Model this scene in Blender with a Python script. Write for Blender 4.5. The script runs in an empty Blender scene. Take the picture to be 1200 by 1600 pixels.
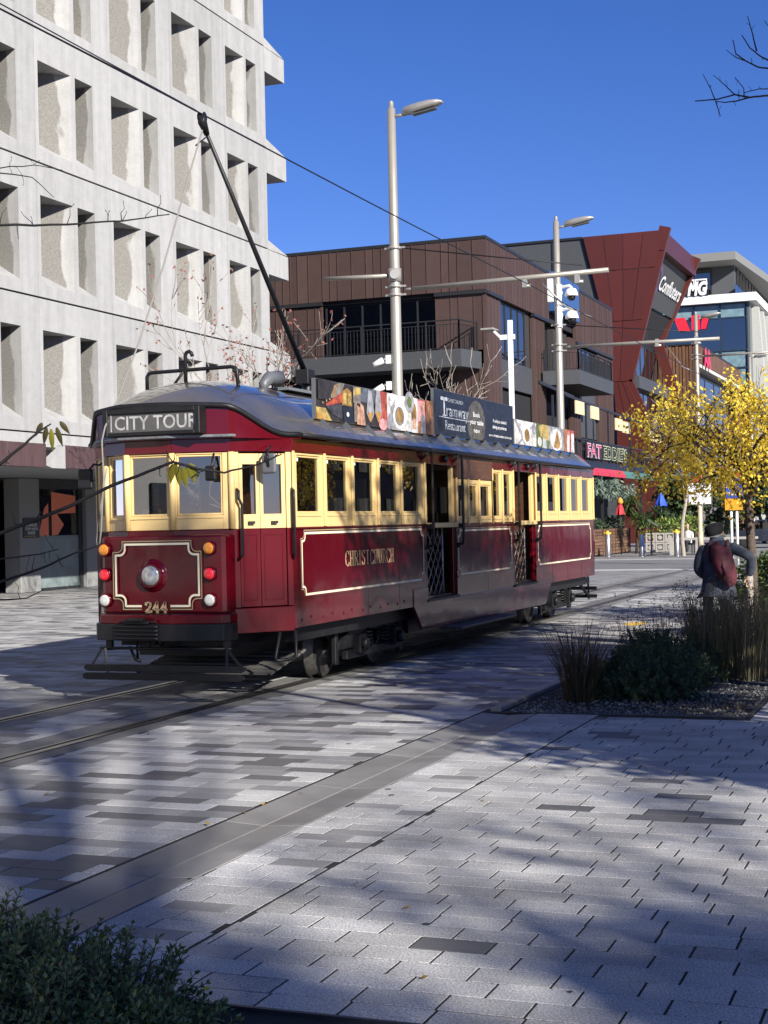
import bpy, math, random
from mathutils import Vector, Matrix, noise
R = math.radians
S = bpy.context.scene
COL = S.collection
# ---------------------------------------------------------------- camera
YAW, PITCH, ROLL = 0.3659035512623445, 0.007669555664062501, 0.0229803466796875
fw = Vector((-math.sin(YAW)*math.cos(PITCH), math.cos(YAW)*math.cos(PITCH), math.sin(PITCH)))
rt = fw.cross(Vector((0, 0, 1))).normalized()
up = rt.cross(fw)
r2 = rt*math.cos(ROLL) - up*math.sin(ROLL)
u2 = rt*math.sin(ROLL) + up*math.cos(ROLL)
cd = bpy.data.cameras.new('camera')
cam = bpy.data.objects.new('camera', cd)
COL.objects.link(cam)
cam.matrix_world = Matrix(((r2.x, u2.x, -fw.x, 0), (r2.y, u2.y, -fw.y, 0), (r2.z, u2.z, -fw.z, 1.62), (0, 0, 0, 1)))
cd.sensor_fit = 'VERTICAL'; cd.sensor_height = 36; cd.lens = 2350*36/1600
cd.clip_start = 0.05; cd.clip_end = 2000
S.camera = cam
# ---------------------------------------------------------------- light
SUN = Vector((0.80, -0.60, 0.50)).normalized()
w = bpy.data.worlds.new('World'); S.world = w; w.use_nodes = True
wn = w.node_tree; bg = wn.nodes['Background']
sky = wn.nodes.new('ShaderNodeTexSky'); sky.sky_type = 'NISHITA'; sky.sun_disc = False
sky.sun_elevation = math.asin(SUN.z); sky.sun_rotation = math.atan2(SUN.x, SUN.y)
sky.altitude = 1500; sky.air_density = 1.0; sky.dust_density = 0.0; sky.ozone_density = 4.0
hs = wn.nodes.new('ShaderNodeHueSaturation'); hs.inputs['Saturation'].default_value = 1.2
wn.links.new(sky.outputs[0], hs.inputs['Color']); gr = wn.nodes.new('ShaderNodeMix'); gr.data_type = 'RGBA'; gr.blend_type = 'MULTIPLY'; gr.inputs[0].default_value = 1; gr.inputs[7].default_value = (.98, .82, 1.15, 1)
wn.links.new(hs.outputs[0], gr.inputs[6]); wn.links.new(gr.outputs[2], bg.inputs[0]); bg.inputs[1].default_value = 0.062
sd = bpy.data.lights.new('sun', 'SUN'); sd.energy = 5.0; sd.angle = R(0.53); sd.color = (1, .95, .87)
so = bpy.data.objects.new('sun', sd); COL.objects.link(so)
so.rotation_euler = SUN.to_track_quat('Z', 'Y').to_euler(); so.location = (30, -20, 40)
S.view_settings.view_transform = 'Standard'; S.view_settings.look = 'None'
S.view_settings.exposure = 0.86; S.view_settings.gamma = 1; S.view_settings.use_curve_mapping = False
S.render.engine = 'CYCLES'; S.cycles.max_bounces = 8; S.cycles.transparent_max_bounces = 24
S.cycles.caustics_reflective = False; S.cycles.caustics_refractive = False
S.cycles.sample_clamp_indirect = 6

# ---------------------------------------------------------------- materials
MATS = {}
def nodes(name):
    m = bpy.data.materials.new(name); m.use_nodes = True
    nt = m.node_tree; return m, nt, nt.nodes['Principled BSDF']
def N(nt, kind, **kw):
    n = nt.nodes.new(kind)
    for k, v in kw.items():
        if k[0] == 'i' and k[1:].isdigit(): n.inputs[int(k[1:])].default_value = v
        else: setattr(n, k, v)
    return n
def mat(name, col, rough=.6, metal=0., var=.0, scale=8., bump=0., bscale=60., coat=0., spec=None, col2=None, island=0., coord='Object', detail=6., stretch=None):
    """plain surface with an optional second tone (noise), per-piece variation and fine bump"""
    if name in MATS: return MATS[name]
    m, nt, b = nodes(name); L = nt.links.new
    b.inputs['Roughness'].default_value = rough; b.inputs['Metallic'].default_value = metal
    if coat: b.inputs['Coat Weight'].default_value = coat; b.inputs['Coat Roughness'].default_value = .05
    if spec is not None: b.inputs['Specular IOR Level'].default_value = spec
    c4 = (*col, 1)
    tc = N(nt, 'ShaderNodeTexCoord'); src = tc.outputs[coord]
    if stretch:
        mp = N(nt, 'ShaderNodeMapping'); mp.inputs['Scale'].default_value = stretch
        L(src, mp.inputs[0]); src = mp.outputs[0]
    out = None
    if var or col2:
        nz = N(nt, 'ShaderNodeTexNoise'); nz.inputs['Scale'].default_value = scale; nz.inputs['Detail'].default_value = detail
        nz.inputs['Roughness'].default_value = .65
        L(src, nz.inputs['Vector'])
        rp = N(nt, 'ShaderNodeValToRGB')
        a = tuple(c*(1-var) for c in col); d = col2 if col2 else tuple(min(1, c*(1+var)) for c in col)
        rp.color_ramp.elements[0].color = (*a, 1); rp.color_ramp.elements[1].color = (*d, 1)
        rp.color_ramp.elements[0].position = .32; rp.color_ramp.elements[1].position = .68
        L(nz.outputs[0], rp.inputs[0]); out = rp.outputs[0]
    if island:
        g = N(nt, 'ShaderNodeNewGeometry'); oi = N(nt, 'ShaderNodeObjectInfo')
        ad = N(nt, 'ShaderNodeMath', operation='ADD'); fr = N(nt, 'ShaderNodeMath', operation='FRACT')
        L(g.outputs['Random Per Island'], ad.inputs[0]); L(oi.outputs['Random'], ad.inputs[1]); L(ad.outputs[0], fr.inputs[0])
        mr = N(nt, 'ShaderNodeMapRange'); mr.inputs[3].default_value = 1-island; mr.inputs[4].default_value = 1+island
        L(fr.outputs[0], mr.inputs[0])
        mx = N(nt, 'ShaderNodeMix', data_type='RGBA', blend_type='MULTIPLY'); mx.inputs[0].default_value = 1
        if out: L(out, mx.inputs[6])
        else: mx.inputs[6].default_value = c4
        L(mr.outputs[0], mx.inputs[7]); out = mx.outputs[2]
    if out: L(out, b.inputs['Base Color'])
    else: b.inputs['Base Color'].default_value = c4
    if bump:
        n2 = N(nt, 'ShaderNodeTexNoise'); n2.inputs['Scale'].default_value = bscale; n2.inputs['Detail'].default_value = 4
        L(src, n2.inputs['Vector'])
        bp = N(nt, 'ShaderNodeBump'); bp.inputs['Strength'].default_value = bump; bp.inputs['Distance'].default_value = .01
        L(n2.outputs[0], bp.inputs['Height']); L(bp.outputs[0], b.inputs['Normal'])
    MATS[name] = m; return m
def glass(name, tint=(.55, .6, .6), refl=.10, rough=0.0):
    if name in MATS: return MATS[name]
    m, nt, b = nodes(name); L = nt.links.new; nt.nodes.remove(b)
    o = nt.nodes['Material Output']
    t = N(nt, 'ShaderNodeBsdfTransparent'); t.inputs[0].default_value = (*tint, 1)
    g = N(nt, 'ShaderNodeBsdfGlossy'); g.inputs['Roughness'].default_value = rough; g.inputs[0].default_value = (1, 1, 1, 1)
    f = N(nt, 'ShaderNodeFresnel'); f.inputs[0].default_value = 1.52
    mr = N(nt, 'ShaderNodeMapRange'); mr.inputs[1].default_value = .04; mr.inputs[2].default_value = 1; mr.inputs[3].default_value = refl; mr.inputs[4].default_value = 1
    L(f.outputs[0], mr.inputs[0])
    mx = N(nt, 'ShaderNodeMixShader'); L(mr.outputs[0], mx.inputs[0]); L(t.outputs[0], mx.inputs[1]); L(g.outputs[0], mx.inputs[2])
    L(mx.outputs[0], o.inputs[0]); MATS[name] = m; return m

# ---------------------------------------------------------------- mesh helpers
WPOS = {}
class MB:
    def __init__(s): s.v = []; s.f = []; s.m = []; s.sm = []
    def add(s, pts, faces, m=0, smooth=False):
        o = len(s.v); s.v += [tuple(p) for p in pts]
        for f in faces: s.f.append([o+i for i in f]); s.m.append(m); s.sm.append(smooth)
        return s
    def poly(s, pts, m=0): return s.add(pts, [list(range(len(pts)))], m)
    def box(s, x0, x1, y0, y1, z0, z1, m=0):
        p = [(x0,y0,z0),(x1,y0,z0),(x1,y1,z0),(x0,y1,z0),(x0,y0,z1),(x1,y0,z1),(x1,y1,z1),(x0,y1,z1)]
        return s.add(p, [(3,2,1,0),(4,5,6,7),(0,1,5,4),(1,2,6,5),(2,3,7,6),(3,0,4,7)], m)
    def obox(s, c, ax, ay, az, m=0):
        c, ax, ay, az = Vector(c), Vector(ax), Vector(ay), Vector(az)
        p = [c+i*ax+j*ay+k*az for k in (-1,1) for i, j in ((-1,-1),(1,-1),(1,1),(-1,1))]
        return s.add(p, [(3,2,1,0),(4,5,6,7),(0,1,5,4),(1,2,6,5),(2,3,7,6),(3,0,4,7)], m)
    def beam(s, a, b, w, h, m=0, upv=(0,0,1)):
        a, b = Vector(a), Vector(b); d = b-a; l = d.length/2; d.normalize()
        sd = d.cross(Vector(upv))
        if sd.length < 1e-4: sd = d.cross(Vector((0,1,0)))
        sd.normalize(); u = sd.cross(d)
        return s.obox((a+b)/2, d*l, sd*w/2, u*h/2, m)
    def prism(s, pts, vec, m=0):
        """closed polygon pts (3d) extruded by vec"""
        n = len(pts); v = Vector(vec); p = [Vector(q) for q in pts]
        nrm = Vector((0,0,0))
        for i in range(n): nrm += p[i].cross(p[(i+1)%n])
        if nrm.dot(v) < 0: p.reverse()
        top = [q+v for q in p]
        return s.add(p+top, [list(range(n))[::-1], list(range(n, 2*n))]+[(i, (i+1)%n, n+(i+1)%n, n+i) for i in range(n)], m)
    def tube(s, path, r, n=8, m=0, cap=True, smooth=True):
        P = [Vector(p) for p in path]; k = len(P)
        rr = r if isinstance(r, (list, tuple)) else [r]*k
        o = len(s.v); prev = None
        for i in range(k):
            d = (P[min(i+1,k-1)]-P[max(i-1,0)]).normalized()
            if prev is None:
                a = d.cross(Vector((0,0,1)))
                if a.length < .05: a = d.cross(Vector((1,0,0)))
            else: a = prev - d*prev.dot(d)
            a.normalize(); prev = a; b = d.cross(a)
            for j in range(n):
                t = 2*math.pi*j/n; s.v.append(tuple(P[i]+(a*math.cos(t)+b*math.sin(t))*rr[i]))
        for i in range(k-1):
            for j in range(n):
                s.f.append([o+i*n+j, o+i*n+(j+1)%n, o+(i+1)*n+(j+1)%n, o+(i+1)*n+j]); s.m.append(m); s.sm.append(smooth)
        if cap:
            s.f.append([o+j for j in range(n)][::-1]); s.m.append(m); s.sm.append(False)
            s.f.append([o+(k-1)*n+j for j in range(n)]); s.m.append(m); s.sm.append(False)
        return s
    def lathe(s, prof, c=(0,0,0), axis=(0,0,1), n=16, m=0, smooth=True):
        """prof: (radius, height) along axis from c"""
        c = Vector(c); d = Vector(axis).normalized()
        a = d.cross(Vector((0,0,1)))
        if a.length < .05: a = d.cross(Vector((1,0,0)))
        a.normalize(); b = d.cross(a); o = len(s.v)
        for r, h in prof:
            for j in range(n):
                t = 2*math.pi*j/n; s.v.append(tuple(c+d*h+(a*math.cos(t)+b*math.sin(t))*r))
        for i in range(len(prof)-1):
            for j in range(n):
                s.f.append([o+i*n+j, o+i*n+(j+1)%n, o+(i+1)*n+(j+1)%n, o+(i+1)*n+j]); s.m.append(m); s.sm.append(smooth)
        s.f.append([o+j for j in range(n)][::-1]); s.m.append(m); s.sm.append(False)
        q = o+(len(prof)-1)*n; s.f.append([q+j for j in range(n)]); s.m.append(m); s.sm.append(False)
        return s
    def grid(s, rows, m=0, smooth=True, closed=False):
        o = len(s.v); n = len(rows[0])
        for r in rows: s.v += [tuple(p) for p in r]
        for i in range(len(rows)-1):
            for j in range(n if closed else n-1):
                s.f.append([o+i*n+j, o+i*n+(j+1)%n, o+(i+1)*n+(j+1)%n, o+(i+1)*n+j]); s.m.append(m); s.sm.append(smooth)
        return s
    def ell(s, c, r, m=0, nu=12, nv=8):
        rows = []
        for i in range(nv+1):
            t = math.pi*i/nv
            rows.append([(c[0]+r[0]*math.sin(t)*math.cos(2*math.pi*j/nu), c[1]+r[1]*math.sin(t)*math.sin(2*math.pi*j/nu), c[2]-r[2]*math.cos(t)) for j in range(nu)])
        return s.grid(rows, m, True, True)
    def text(s, txt, org, xd, yd, h, w=None, d=.004, m=0, shear=0, bold=0., align='L'):
        """lettering: org = lower left, xd/yd unit directions, h = capital height, w = full width"""
        cu = bpy.data.curves.new('t', 'FONT'); cu.body = txt; cu.size = 1; cu.shear = shear; cu.offset = bold; cu.resolution_u = 3
        ob = bpy.data.objects.new('t', cu); me = bpy.data.meshes.new_from_object(ob)
        vs = [v.co.copy() for v in me.vertices]; fs = [list(p.vertices) for p in me.polygons]
        bpy.data.objects.remove(ob); bpy.data.curves.remove(cu); bpy.data.meshes.remove(me)
        if not vs: return s
        x0 = min(v.x for v in vs); x1 = max(v.x for v in vs)
        sy = h/.70; sx = (w/(x1-x0)) if w else sy
        xd, yd = Vector(xd).normalized(), Vector(yd).normalized(); nd = xd.cross(yd); org = Vector(org)
        if align == 'C': org = org - xd*((x1-x0)*sx/2)
        return s.add([org+xd*((v.x-x0)*sx)+yd*(v.y*sy)+nd*d for v in vs], fs, m)
    def build(s, name, mats, parent=None, local=False, loc=None, bevel=0, segs=2):
        if not isinstance(mats, (list, tuple)): mats = [mats]
        if parent is not None: org = Vector((0,0,0)) if local else WPOS[parent]
        else: org = Vector(loc) if loc is not None else Vector((0,0,0))
        vs = s.v if local else [(a-org.x, b-org.y, c-org.z) for a, b, c in s.v]
        me = bpy.data.meshes.new(name); me.from_pydata(vs, [], s.f)
        for mm in mats: me.materials.append(mm)
        me.polygons.foreach_set('material_index', s.m); me.polygons.foreach_set('use_smooth', s.sm); me.update()
        o = bpy.data.objects.new(name, me); COL.objects.link(o)
        if parent is not None: o.parent = parent; WPOS[o] = WPOS[parent]
        else: o.location = org; WPOS[o] = org
        if bevel:
            bm = o.modifiers.new('bevel', 'BEVEL'); bm.width = bevel; bm.segments = segs; bm.limit_method = 'ANGLE'; bm.angle_limit = R(35); bm.harden_normals = False
        return o
def tag(o, label=None, cat=None, group=None, kind=None):
    if label: o['label'] = label
    if cat: o['category'] = cat
    if group: o['group'] = group
    if kind: o['kind'] = kind
    return o
def thing(name, label, cat, loc=(0,0,0), group=None, kind=None, rz=0):
    o = bpy.data.objects.new(name, None); COL.objects.link(o); o.location = loc; o.rotation_euler = (0,0,rz)
    o.empty_display_size = .2; WPOS[o] = Vector(loc); return tag(o, label, cat, group, kind)
def part(name, me, parent, loc=(0,0,0), rot=(0,0,0)):
    o = bpy.data.objects.new(name, me); COL.objects.link(o); o.parent = parent; o.location = loc; o.rotation_euler = rot
    WPOS[o] = WPOS[parent]; return o
def copy_tree(o, parent=None):
    c = o.copy(); COL.objects.link(c); c.parent = parent; WPOS[c] = WPOS[o]
    for ch in o.children: copy_tree(ch, c)
    return c
def lerp(a, b, t): return a+(b-a)*t
def sstep(t): t = max(0, min(1, t)); return t*t*(3-2*t)
# ================================================================ shared materials
def granite(name, col, speck, rough=.75, cont=.5, stain=.25):
    m, nt, b = nodes(name); L = nt.links.new
    tc = N(nt, 'ShaderNodeTexCoord'); g = N(nt, 'ShaderNodeNewGeometry'); oi = N(nt, 'ShaderNodeObjectInfo')
    n1 = N(nt, 'ShaderNodeTexNoise'); n1.inputs['Scale'].default_value = 120; n1.inputs['Detail'].default_value = 5; n1.inputs['Roughness'].default_value = .75
    n2 = N(nt, 'ShaderNodeTexNoise'); n2.inputs['Scale'].default_value = 1.3; n2.inputs['Detail'].default_value = 6; n2.inputs['Roughness'].default_value = .62
    L(g.outputs['Position'], n1.inputs['Vector']); L(g.outputs['Position'], n2.inputs['Vector'])
    rp = N(nt, 'ShaderNodeValToRGB'); e = rp.color_ramp.elements
    e[0].position = .5-cont*.25; e[1].position = .5+cont*.25
    e[0].color = (*[c*(1-speck) for c in col], 1); e[1].color = (*[min(1, c*(1+speck)) for c in col], 1)
    L(n1.outputs[0], rp.inputs[0])
    mr = N(nt, 'ShaderNodeMapRange'); mr.inputs[1].default_value = .3; mr.inputs[2].default_value = .72; mr.inputs[3].default_value = 1-stain; mr.inputs[4].default_value = 1.12
    L(n2.outputs[0], mr.inputs[0])
    ad = N(nt, 'ShaderNodeMath', operation='ADD'); fr = N(nt, 'ShaderNodeMath', operation='FRACT')
    L(g.outputs['Random Per Island'], ad.inputs[0]); L(oi.outputs['Random'], ad.inputs[1]); L(ad.outputs[0], fr.inputs[0])
    m2 = N(nt, 'ShaderNodeMapRange'); m2.inputs[3].default_value = .84; m2.inputs[4].default_value = 1.14; L(fr.outputs[0], m2.inputs[0])
    mu = N(nt, 'ShaderNodeMath', operation='MULTIPLY'); L(mr.outputs[0], mu.inputs[0]); L(m2.outputs[0], mu.inputs[1])
    mx = N(nt, 'ShaderNodeMix', data_type='RGBA', blend_type='MULTIPLY'); mx.inputs[0].default_value = 1
    L(rp.outputs[0], mx.inputs[6]); L(mu.outputs[0], mx.inputs[7]); L(mx.outputs[2], b.inputs['Base Color'])
    b.inputs['Roughness'].default_value = rough
    bp = N(nt, 'ShaderNodeBump'); bp.inputs['Strength'].default_value = .25; bp.inputs['Distance'].default_value = .004
    L(n1.outputs[0], bp.inputs['Height']); L(bp.outputs[0], b.inputs['Normal'])
    MATS[name] = m; return m
G_LIGHT = granite('granite_light', (.46, .45, .43), .55, .72, .5, .40)
G_MID = granite('granite_mid', (.255, .25, .245), .28, .7)
G_DARK = granite('basalt_dark', (.125, .122, .119), .18, .62, .5, .2)
G_FOOT = granite('granite_footpath', (.46, .45, .43), .6, .75, .5, .42)
G_ROUGH = granite('granite_flamed', (.46, .45, .435), .5, .8, .4, .45)
M_SLAB = granite('honed_basalt', (.235, .228, .213), .12, .55, .8, .35)
M_CONC = granite('track_concrete', (.19, .185, .175), .16, .75, .8, .4)
M_JOINT = mat('joint_sand', (.014, .0135, .013), .95, var=.3, scale=30)
M_STEEL = mat('dark_steel', (.035, .036, .04), .5, .3, var=.3, scale=12)
M_GALV = mat('galvanised_steel', (.42, .40, .36), .42, .5, var=.10, scale=5)
M_RAIL = mat('rail_steel', (.20, .19, .18), .32, .9, var=.25, scale=9)
M_BLACK = mat('black_paint', (.010, .010, .011), .45, var=.3, scale=14, bump=.05, bscale=40, spec=.35)
M_RUBBER = mat('black_rubber', (.01, .01, .01), .7)
M_WHITE = mat('white_paint', (.78, .78, .76), .5, var=.06, scale=4)
M_BARK = mat('pale_bark', (.30, .26, .215), .85, var=.35, scale=18, bump=.4, bscale=40)
M_DBARK = mat('dark_bark', (.075, .055, .042), .9, var=.4, scale=25, bump=.4, bscale=50)
def leafmat(name, col, col2, tr=.45):
    if name in MATS: return MATS[name]
    m, nt, b = nodes(name); L = nt.links.new
    g = N(nt, 'ShaderNodeNewGeometry'); rp = N(nt, 'ShaderNodeValToRGB')
    rp.color_ramp.elements[0].color = (*col, 1); rp.color_ramp.elements[1].color = (*col2, 1)
    L(g.outputs['Random Per Island'], rp.inputs[0]); L(rp.outputs[0], b.inputs['Base Color'])
    b.inputs['Roughness'].default_value = .5
    t = N(nt, 'ShaderNodeBsdfTranslucent'); L(rp.outputs[0], t.inputs[0])
    mx = N(nt, 'ShaderNodeMixShader'); mx.inputs[0].default_value = tr
    L(b.outputs[0], mx.inputs[1]); L(t.outputs[0], mx.inputs[2]); L(mx.outputs[0], nt.nodes['Material Output'].inputs[0])
    MATS[name] = m; return m

# ================================================================ ground and paving
def px_of(x, y, z=0.):
    d = Vector((x, y, z-1.62)); k = d.dot(fw)
    if k < .5: return None
    return 600+2350*d.dot(r2)/k, 800-2350*d.dot(u2)/k, k
def in_view(x, y, mgn=0):
    p = px_of(x, y)
    return p is not None and -mgn < p[0] < 1200+mgn and 0 < p[1] < 1600+mgn
m, nt, b = nodes('far_paving'); L = nt.links.new
br = N(nt, 'ShaderNodeTexBrick'); g = N(nt, 'ShaderNodeNewGeometry')
L(g.outputs['Position'], br.inputs['Vector']); br.inputs['Scale'].default_value = 1
br.inputs['Brick Width'].default_value = .36; br.inputs['Row Height'].default_value = .17; br.inputs['Mortar Size'].default_value = .006
br.inputs['Color1'].default_value = (.33, .325, .32, 1); br.inputs['Color2'].default_value = (.15, .147, .145, 1); br.inputs['Mortar'].default_value = (.05, .05, .05, 1)
L(br.outputs[0], b.inputs['Base Color']); b.inputs['Roughness'].default_value = .75
M_FAR = m
mb = MB(); mb.box(-22, -3.83, -8, 34, -.30, -.0024); mb.box(-3.83, -3.348, -8, 12.21, -.30, -.04); mb.box(-3.83, -3.348, 12.21, 34, -.30, -.0024); mb.box(-3.348, 6, -8, 34, -.30, -.0024); mb.build('ground', M_JOINT)['kind'] = 'structure'
mb = MB()
for a in ((-300, -22, -60, 600), (6, 300, -60, 600), (-22, 6, 34, 600), (-22, 6, -60, -8)): mb.box(a[0], a[1], a[2], a[3], -.30, -.004)
mb.build('street_paving', M_FAR)['kind'] = 'structure'
rng = random.Random(7)
def paver_faces(mb, x0, x1, y0, y1, m, z=0., ch=.0015, tilt=(0, 0), full=True):
    xc, yc = (x0+x1)/2, (y0+y1)/2
    def Z(x, y): return z+(x-xc)*tilt[0]+(y-yc)*tilt[1]
    o = [(x0,y0),(x1,y0),(x1,y1),(x0,y1)]; i = [(x0+ch,y0+ch),(x1-ch,y0+ch),(x1-ch,y1-ch),(x0+ch,y1-ch)]
    if full:
        P = [(x,y,-.02) for x,y in o]+[(x,y,Z(x,y)-ch) for x,y in o]+[(x,y,Z(x,y)) for x,y in i]
        F = [(8,9,10,11)]+[(k,(k+1)%4,4+(k+1)%4,4+k) for k in range(4)]+[(4+k,4+(k+1)%4,8+(k+1)%4,8+k) for k in range(4)]
    else:
        P = [(x,y,-.02) for x,y in o]+[(x,y,Z(x,y)) for x,y in o]
        F = [(4,5,6,7)]+[(k,(k+1)%4,4+(k+1)%4,4+k) for k in range(4)]
    mb.add(P, F, m)
def lay(xr, yr, length, depth, gapx, gapy, holes, pick, rg, bond=None):
    """rows along X; returns (x0,x1,y0,y1,material index)"""
    out = []; y = yr[0]; row = 0
    while y < yr[1]-.02:
        off = (bond[row % len(bond)]*length if bond else rg.random()*length); x = xr[0]-off
        y1 = min(y+depth, yr[1])
        while x < xr[1]-.02:
            a, c = max(x, xr[0]), min(x+length, xr[1]); x += length
            if c-a < .03: continue
            segs = [(a, c)]
            for h in holes:
                if y1 > h[2]+.01 and y < h[3]-.01:
                    ns = []
                    for p, q in segs:
                        if q <= h[0] or p >= h[1]: ns.append((p, q)); continue
                        if h[0]-p > .03: ns.append((p, h[0]))
                        if q-h[1] > .03: ns.append((h[1], q))
                    segs = ns
            for p, q in segs: out.append((p+gapx/2, q-gapx/2, y+gapy/2, y1-gapy/2, pick(rg)))
        y += depth; row += 1
    return out
def paving(name, pieces, mats, far=34):
    root = thing(name, None, None, kind='structure')
    vis = sorted([p for p in pieces if in_view((p[0]+p[1])/2, (p[2]+p[3])/2, 20)], key=lambda p: (p[2])**2+((p[0]+p[1])/2)**2)[:300]
    vs = set(vis); cache = {}; full = name+'_unit'
    for p in vis:
        wd, dp = round(p[1]-p[0], 3), round(p[3]-p[2], 3); key = (wd, dp, p[4])
        if key not in cache:
            mb = MB(); paver_faces(mb, -wd/2, wd/2, -dp/2, dp/2, 0)
            me = bpy.data.meshes.new('paver'); me.from_pydata(mb.v, [], mb.f); me.materials.append(mats[p[4]]); me.update(); cache[key] = me
        part('paver', cache[key], root, ((p[0]+p[1])/2, (p[2]+p[3])/2, rng.uniform(-.0012, .001)), (rng.gauss(0, .0028), rng.gauss(0, .002), rng.gauss(0, .004)))
    mb = MB()
    for p in pieces:
        if p in vs: continue
        near = p[2] < 16
        paver_faces(mb, p[0], p[1], p[2], p[3], p[4], rng.uniform(-.0014, .001), .0015, (rng.gauss(0, .0025), rng.gauss(0, .0035)), near)
    o = mb.build('far_pavers', mats, root); o['kind'] = 'stuff'
    return root
def wpick(ws):
    def f(rg):
        t = rg.random()*sum(ws)
        for i, a in enumerate(ws):
            t -= a
            if t <= 0: return i
        return len(ws)-1
    return f
BED = (-3.76, -1.60, 12.22, 18.0)
PLANTER = (-5.2, 1.2, 1.0, 4.56)
foot = lay((-2.815, 5.5), (2.6, 34), .305, .164, .010, .0062, [BED, PLANTER, (-9, -1.60, 18.0, 40)], wpick([.97, .0, .03]), random.Random(3))
foot += lay((-3.345, -2.825), (4.5, 12.22), .29, .145, .007, .005, [PLANTER], wpick([0, .10, 0, .90]), random.Random(5))
paving('footpath_paving', foot, [G_FOOT, G_MID, G_DARK, G_ROUGH])
road = lay((-22, -3.83), (3.6, 34), .36, .17, .004, .0045, [(-8.17, -7.42, -9, 99), (-6.78, -6.13, -9, 99), PLANTER, (-3.85, -3.0, 0, 12.3)], wpick([.50, .32, .18]), random.Random(11))
road += lay((-3.83, -1.6), (18.1, 34), .36, .17, .004, .0035, [], wpick([.50, .32, .18]), random.Random(12))
paving('road_paving', road, [G_LIGHT, G_MID, G_DARK])
# dished drainage channel of long honed slabs
root = thing('drainage_channel', None, None, kind='structure')
ys = [1.5]
while ys[-1] < 12.1: ys.append(ys[-1]+rng.uniform(1.15, 1.3))
ys[-1] = 12.2
for i in range(len(ys)-1):
    a, c = ys[i]+.004, ys[i+1]-.004
    for x0, x1, z0, z1 in ((-3.826, -3.592, 0, -.014), (-3.586, -3.352, -.014, 0)):
        mb = MB(); mb.add([(x0,a,-.05),(x1,a,-.05),(x1,c,-.05),(x0,c,-.05),(x0,a,z0),(x1,a,z1),(x1,c,z1),(x0,c,z0)], [(4,5,6,7),(0,1,5,4),(1,2,6,5),(2,3,7,6),(3,0,4,7)])
        mb.build('channel_slab', M_SLAB, root, bevel=.004, segs=1)
# rails in concrete slabs
root = thing('tram_track', None, None, kind='structure')
for xr, x0, x1 in ((-6.375, -6.777, -6.133), (-7.81, -8.167, -7.423)):
    sg = 1 if xr > -7 else -1      # outward side
    mb = MB(); mb.box(xr-.035, xr+.035, -10, 46, -.06, .003)
    mb.box(xr-sg*.118, xr-sg*.088, -10, 46, -.06, .001)
    mb.build('rail', M_RAIL, root)
    xa, xb = sorted((xr-sg*.118, xr+sg*.036)) if sg > 0 else sorted((xr+.118, xr-.036))
    y = -8.
    while y < 40:
        y2 = y+2.4
        for p, q in ((x0, xa-.003), (xb+.003, x1)):
            mb = MB(); mb.box(p+.003, q-.003, y+.004, y2-.004, -.05, -.002); mb.build('track_slab', M_CONC, root, bevel=.004, segs=1)
        y = y2
# cross street beyond
mb = MB(); mb.box(-60, 60, 47.2, 57.5, -.05, .004); mb.build('cross_street', mat('asphalt', (.17, .17, .172), .85, var=.12, scale=3, bump=.1))['kind'] = 'structure'
mb = MB(); mb.box(-60, 60, 46.2, 47.0, -.05, .006); mb.box(-60, 60, 57.7, 58.4, -.05, .006); mb.build('kerb_strip', mat('pale_kerb', (.42, .42, .41), .8, var=.1))['kind'] = 'structure'
for x, y, lab in ((-5.48, 16.33, 'round pale inspection cover set in the shaded paving, farther of two'), (-5.12, 14.28, 'round pale inspection cover set in the paving, nearer of two')):
    mb = MB(); mb.lathe([(.27, -.01), (.27, .003), (.235, .003), (.235, .0005), (.215, .0005), (.215, .003), (.0, .003)], (x, y, 0), n=28)
    for k in range(-3, 4): mb.box(x-.17, x+.17, y+k*.05-.008, y+k*.05+.008, .003, .005)
    tag(mb.build('manhole_cover', mat('cast_cover', (.27, .26, .25), .6, .2, var=.2, scale=20), loc=(x, y, 0)), lab, 'manhole cover')
mb = MB(); mb.poly([(-4.67+.17*math.cos(t*.5)*(1+.25*math.sin(t*3)), 22.8+.36*math.sin(t*.5)*(1+.2*math.cos(t*5)), .004) for t in range(13)]); mb.build('paint_mark', mat('yellow_paint', (.62, .40, .06), .8, var=.4, scale=30))['kind'] = 'structure'

rg = random.Random(31); mb = MB()
for k in range(70):
    x, y_ = rg.uniform(-9, 1), 4.8+14*rg.random()**1.5; r = rg.uniform(.008, .022)
    if -3.8 < x < -1.6 and y_ > 12: continue
    mb.poly([(x+r*math.cos(a*.8)*rg.uniform(.8, 1.2), y_+r*math.sin(a*.8)*rg.uniform(.8, 1.2), .0028) for a in range(8)])
mb.build('gum_spots', mat('old_gum', (.06, .06, .06), .8))['kind'] = 'stuff'
mb = MB()
for k in range(90):
    x, y_ = rg.uniform(-9, 1.5), 5+18*rg.random()**1.3
    if -3.8 < x < -1.6 and y_ > 12: continue
    p = Vector((x, y_, .004)); d = Vector((rg.gauss(0, 1), rg.gauss(0, 1), .15)).normalized(); q = d.cross(Vector((0, 0, 1))).normalized(); l = rg.uniform(.02, .05)
    mb.add([p, p+d*l*.5+q*l*.25, p+d*l, p+d*l*.5-q*l*.25+Vector((0, 0, .006))], [(0, 1, 2, 3)])
mb.build('fallen_leaves', leafmat('fallen_leaf', (.22, .13, .03), (.45, .30, .05), .2))['kind'] = 'stuff'
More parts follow.
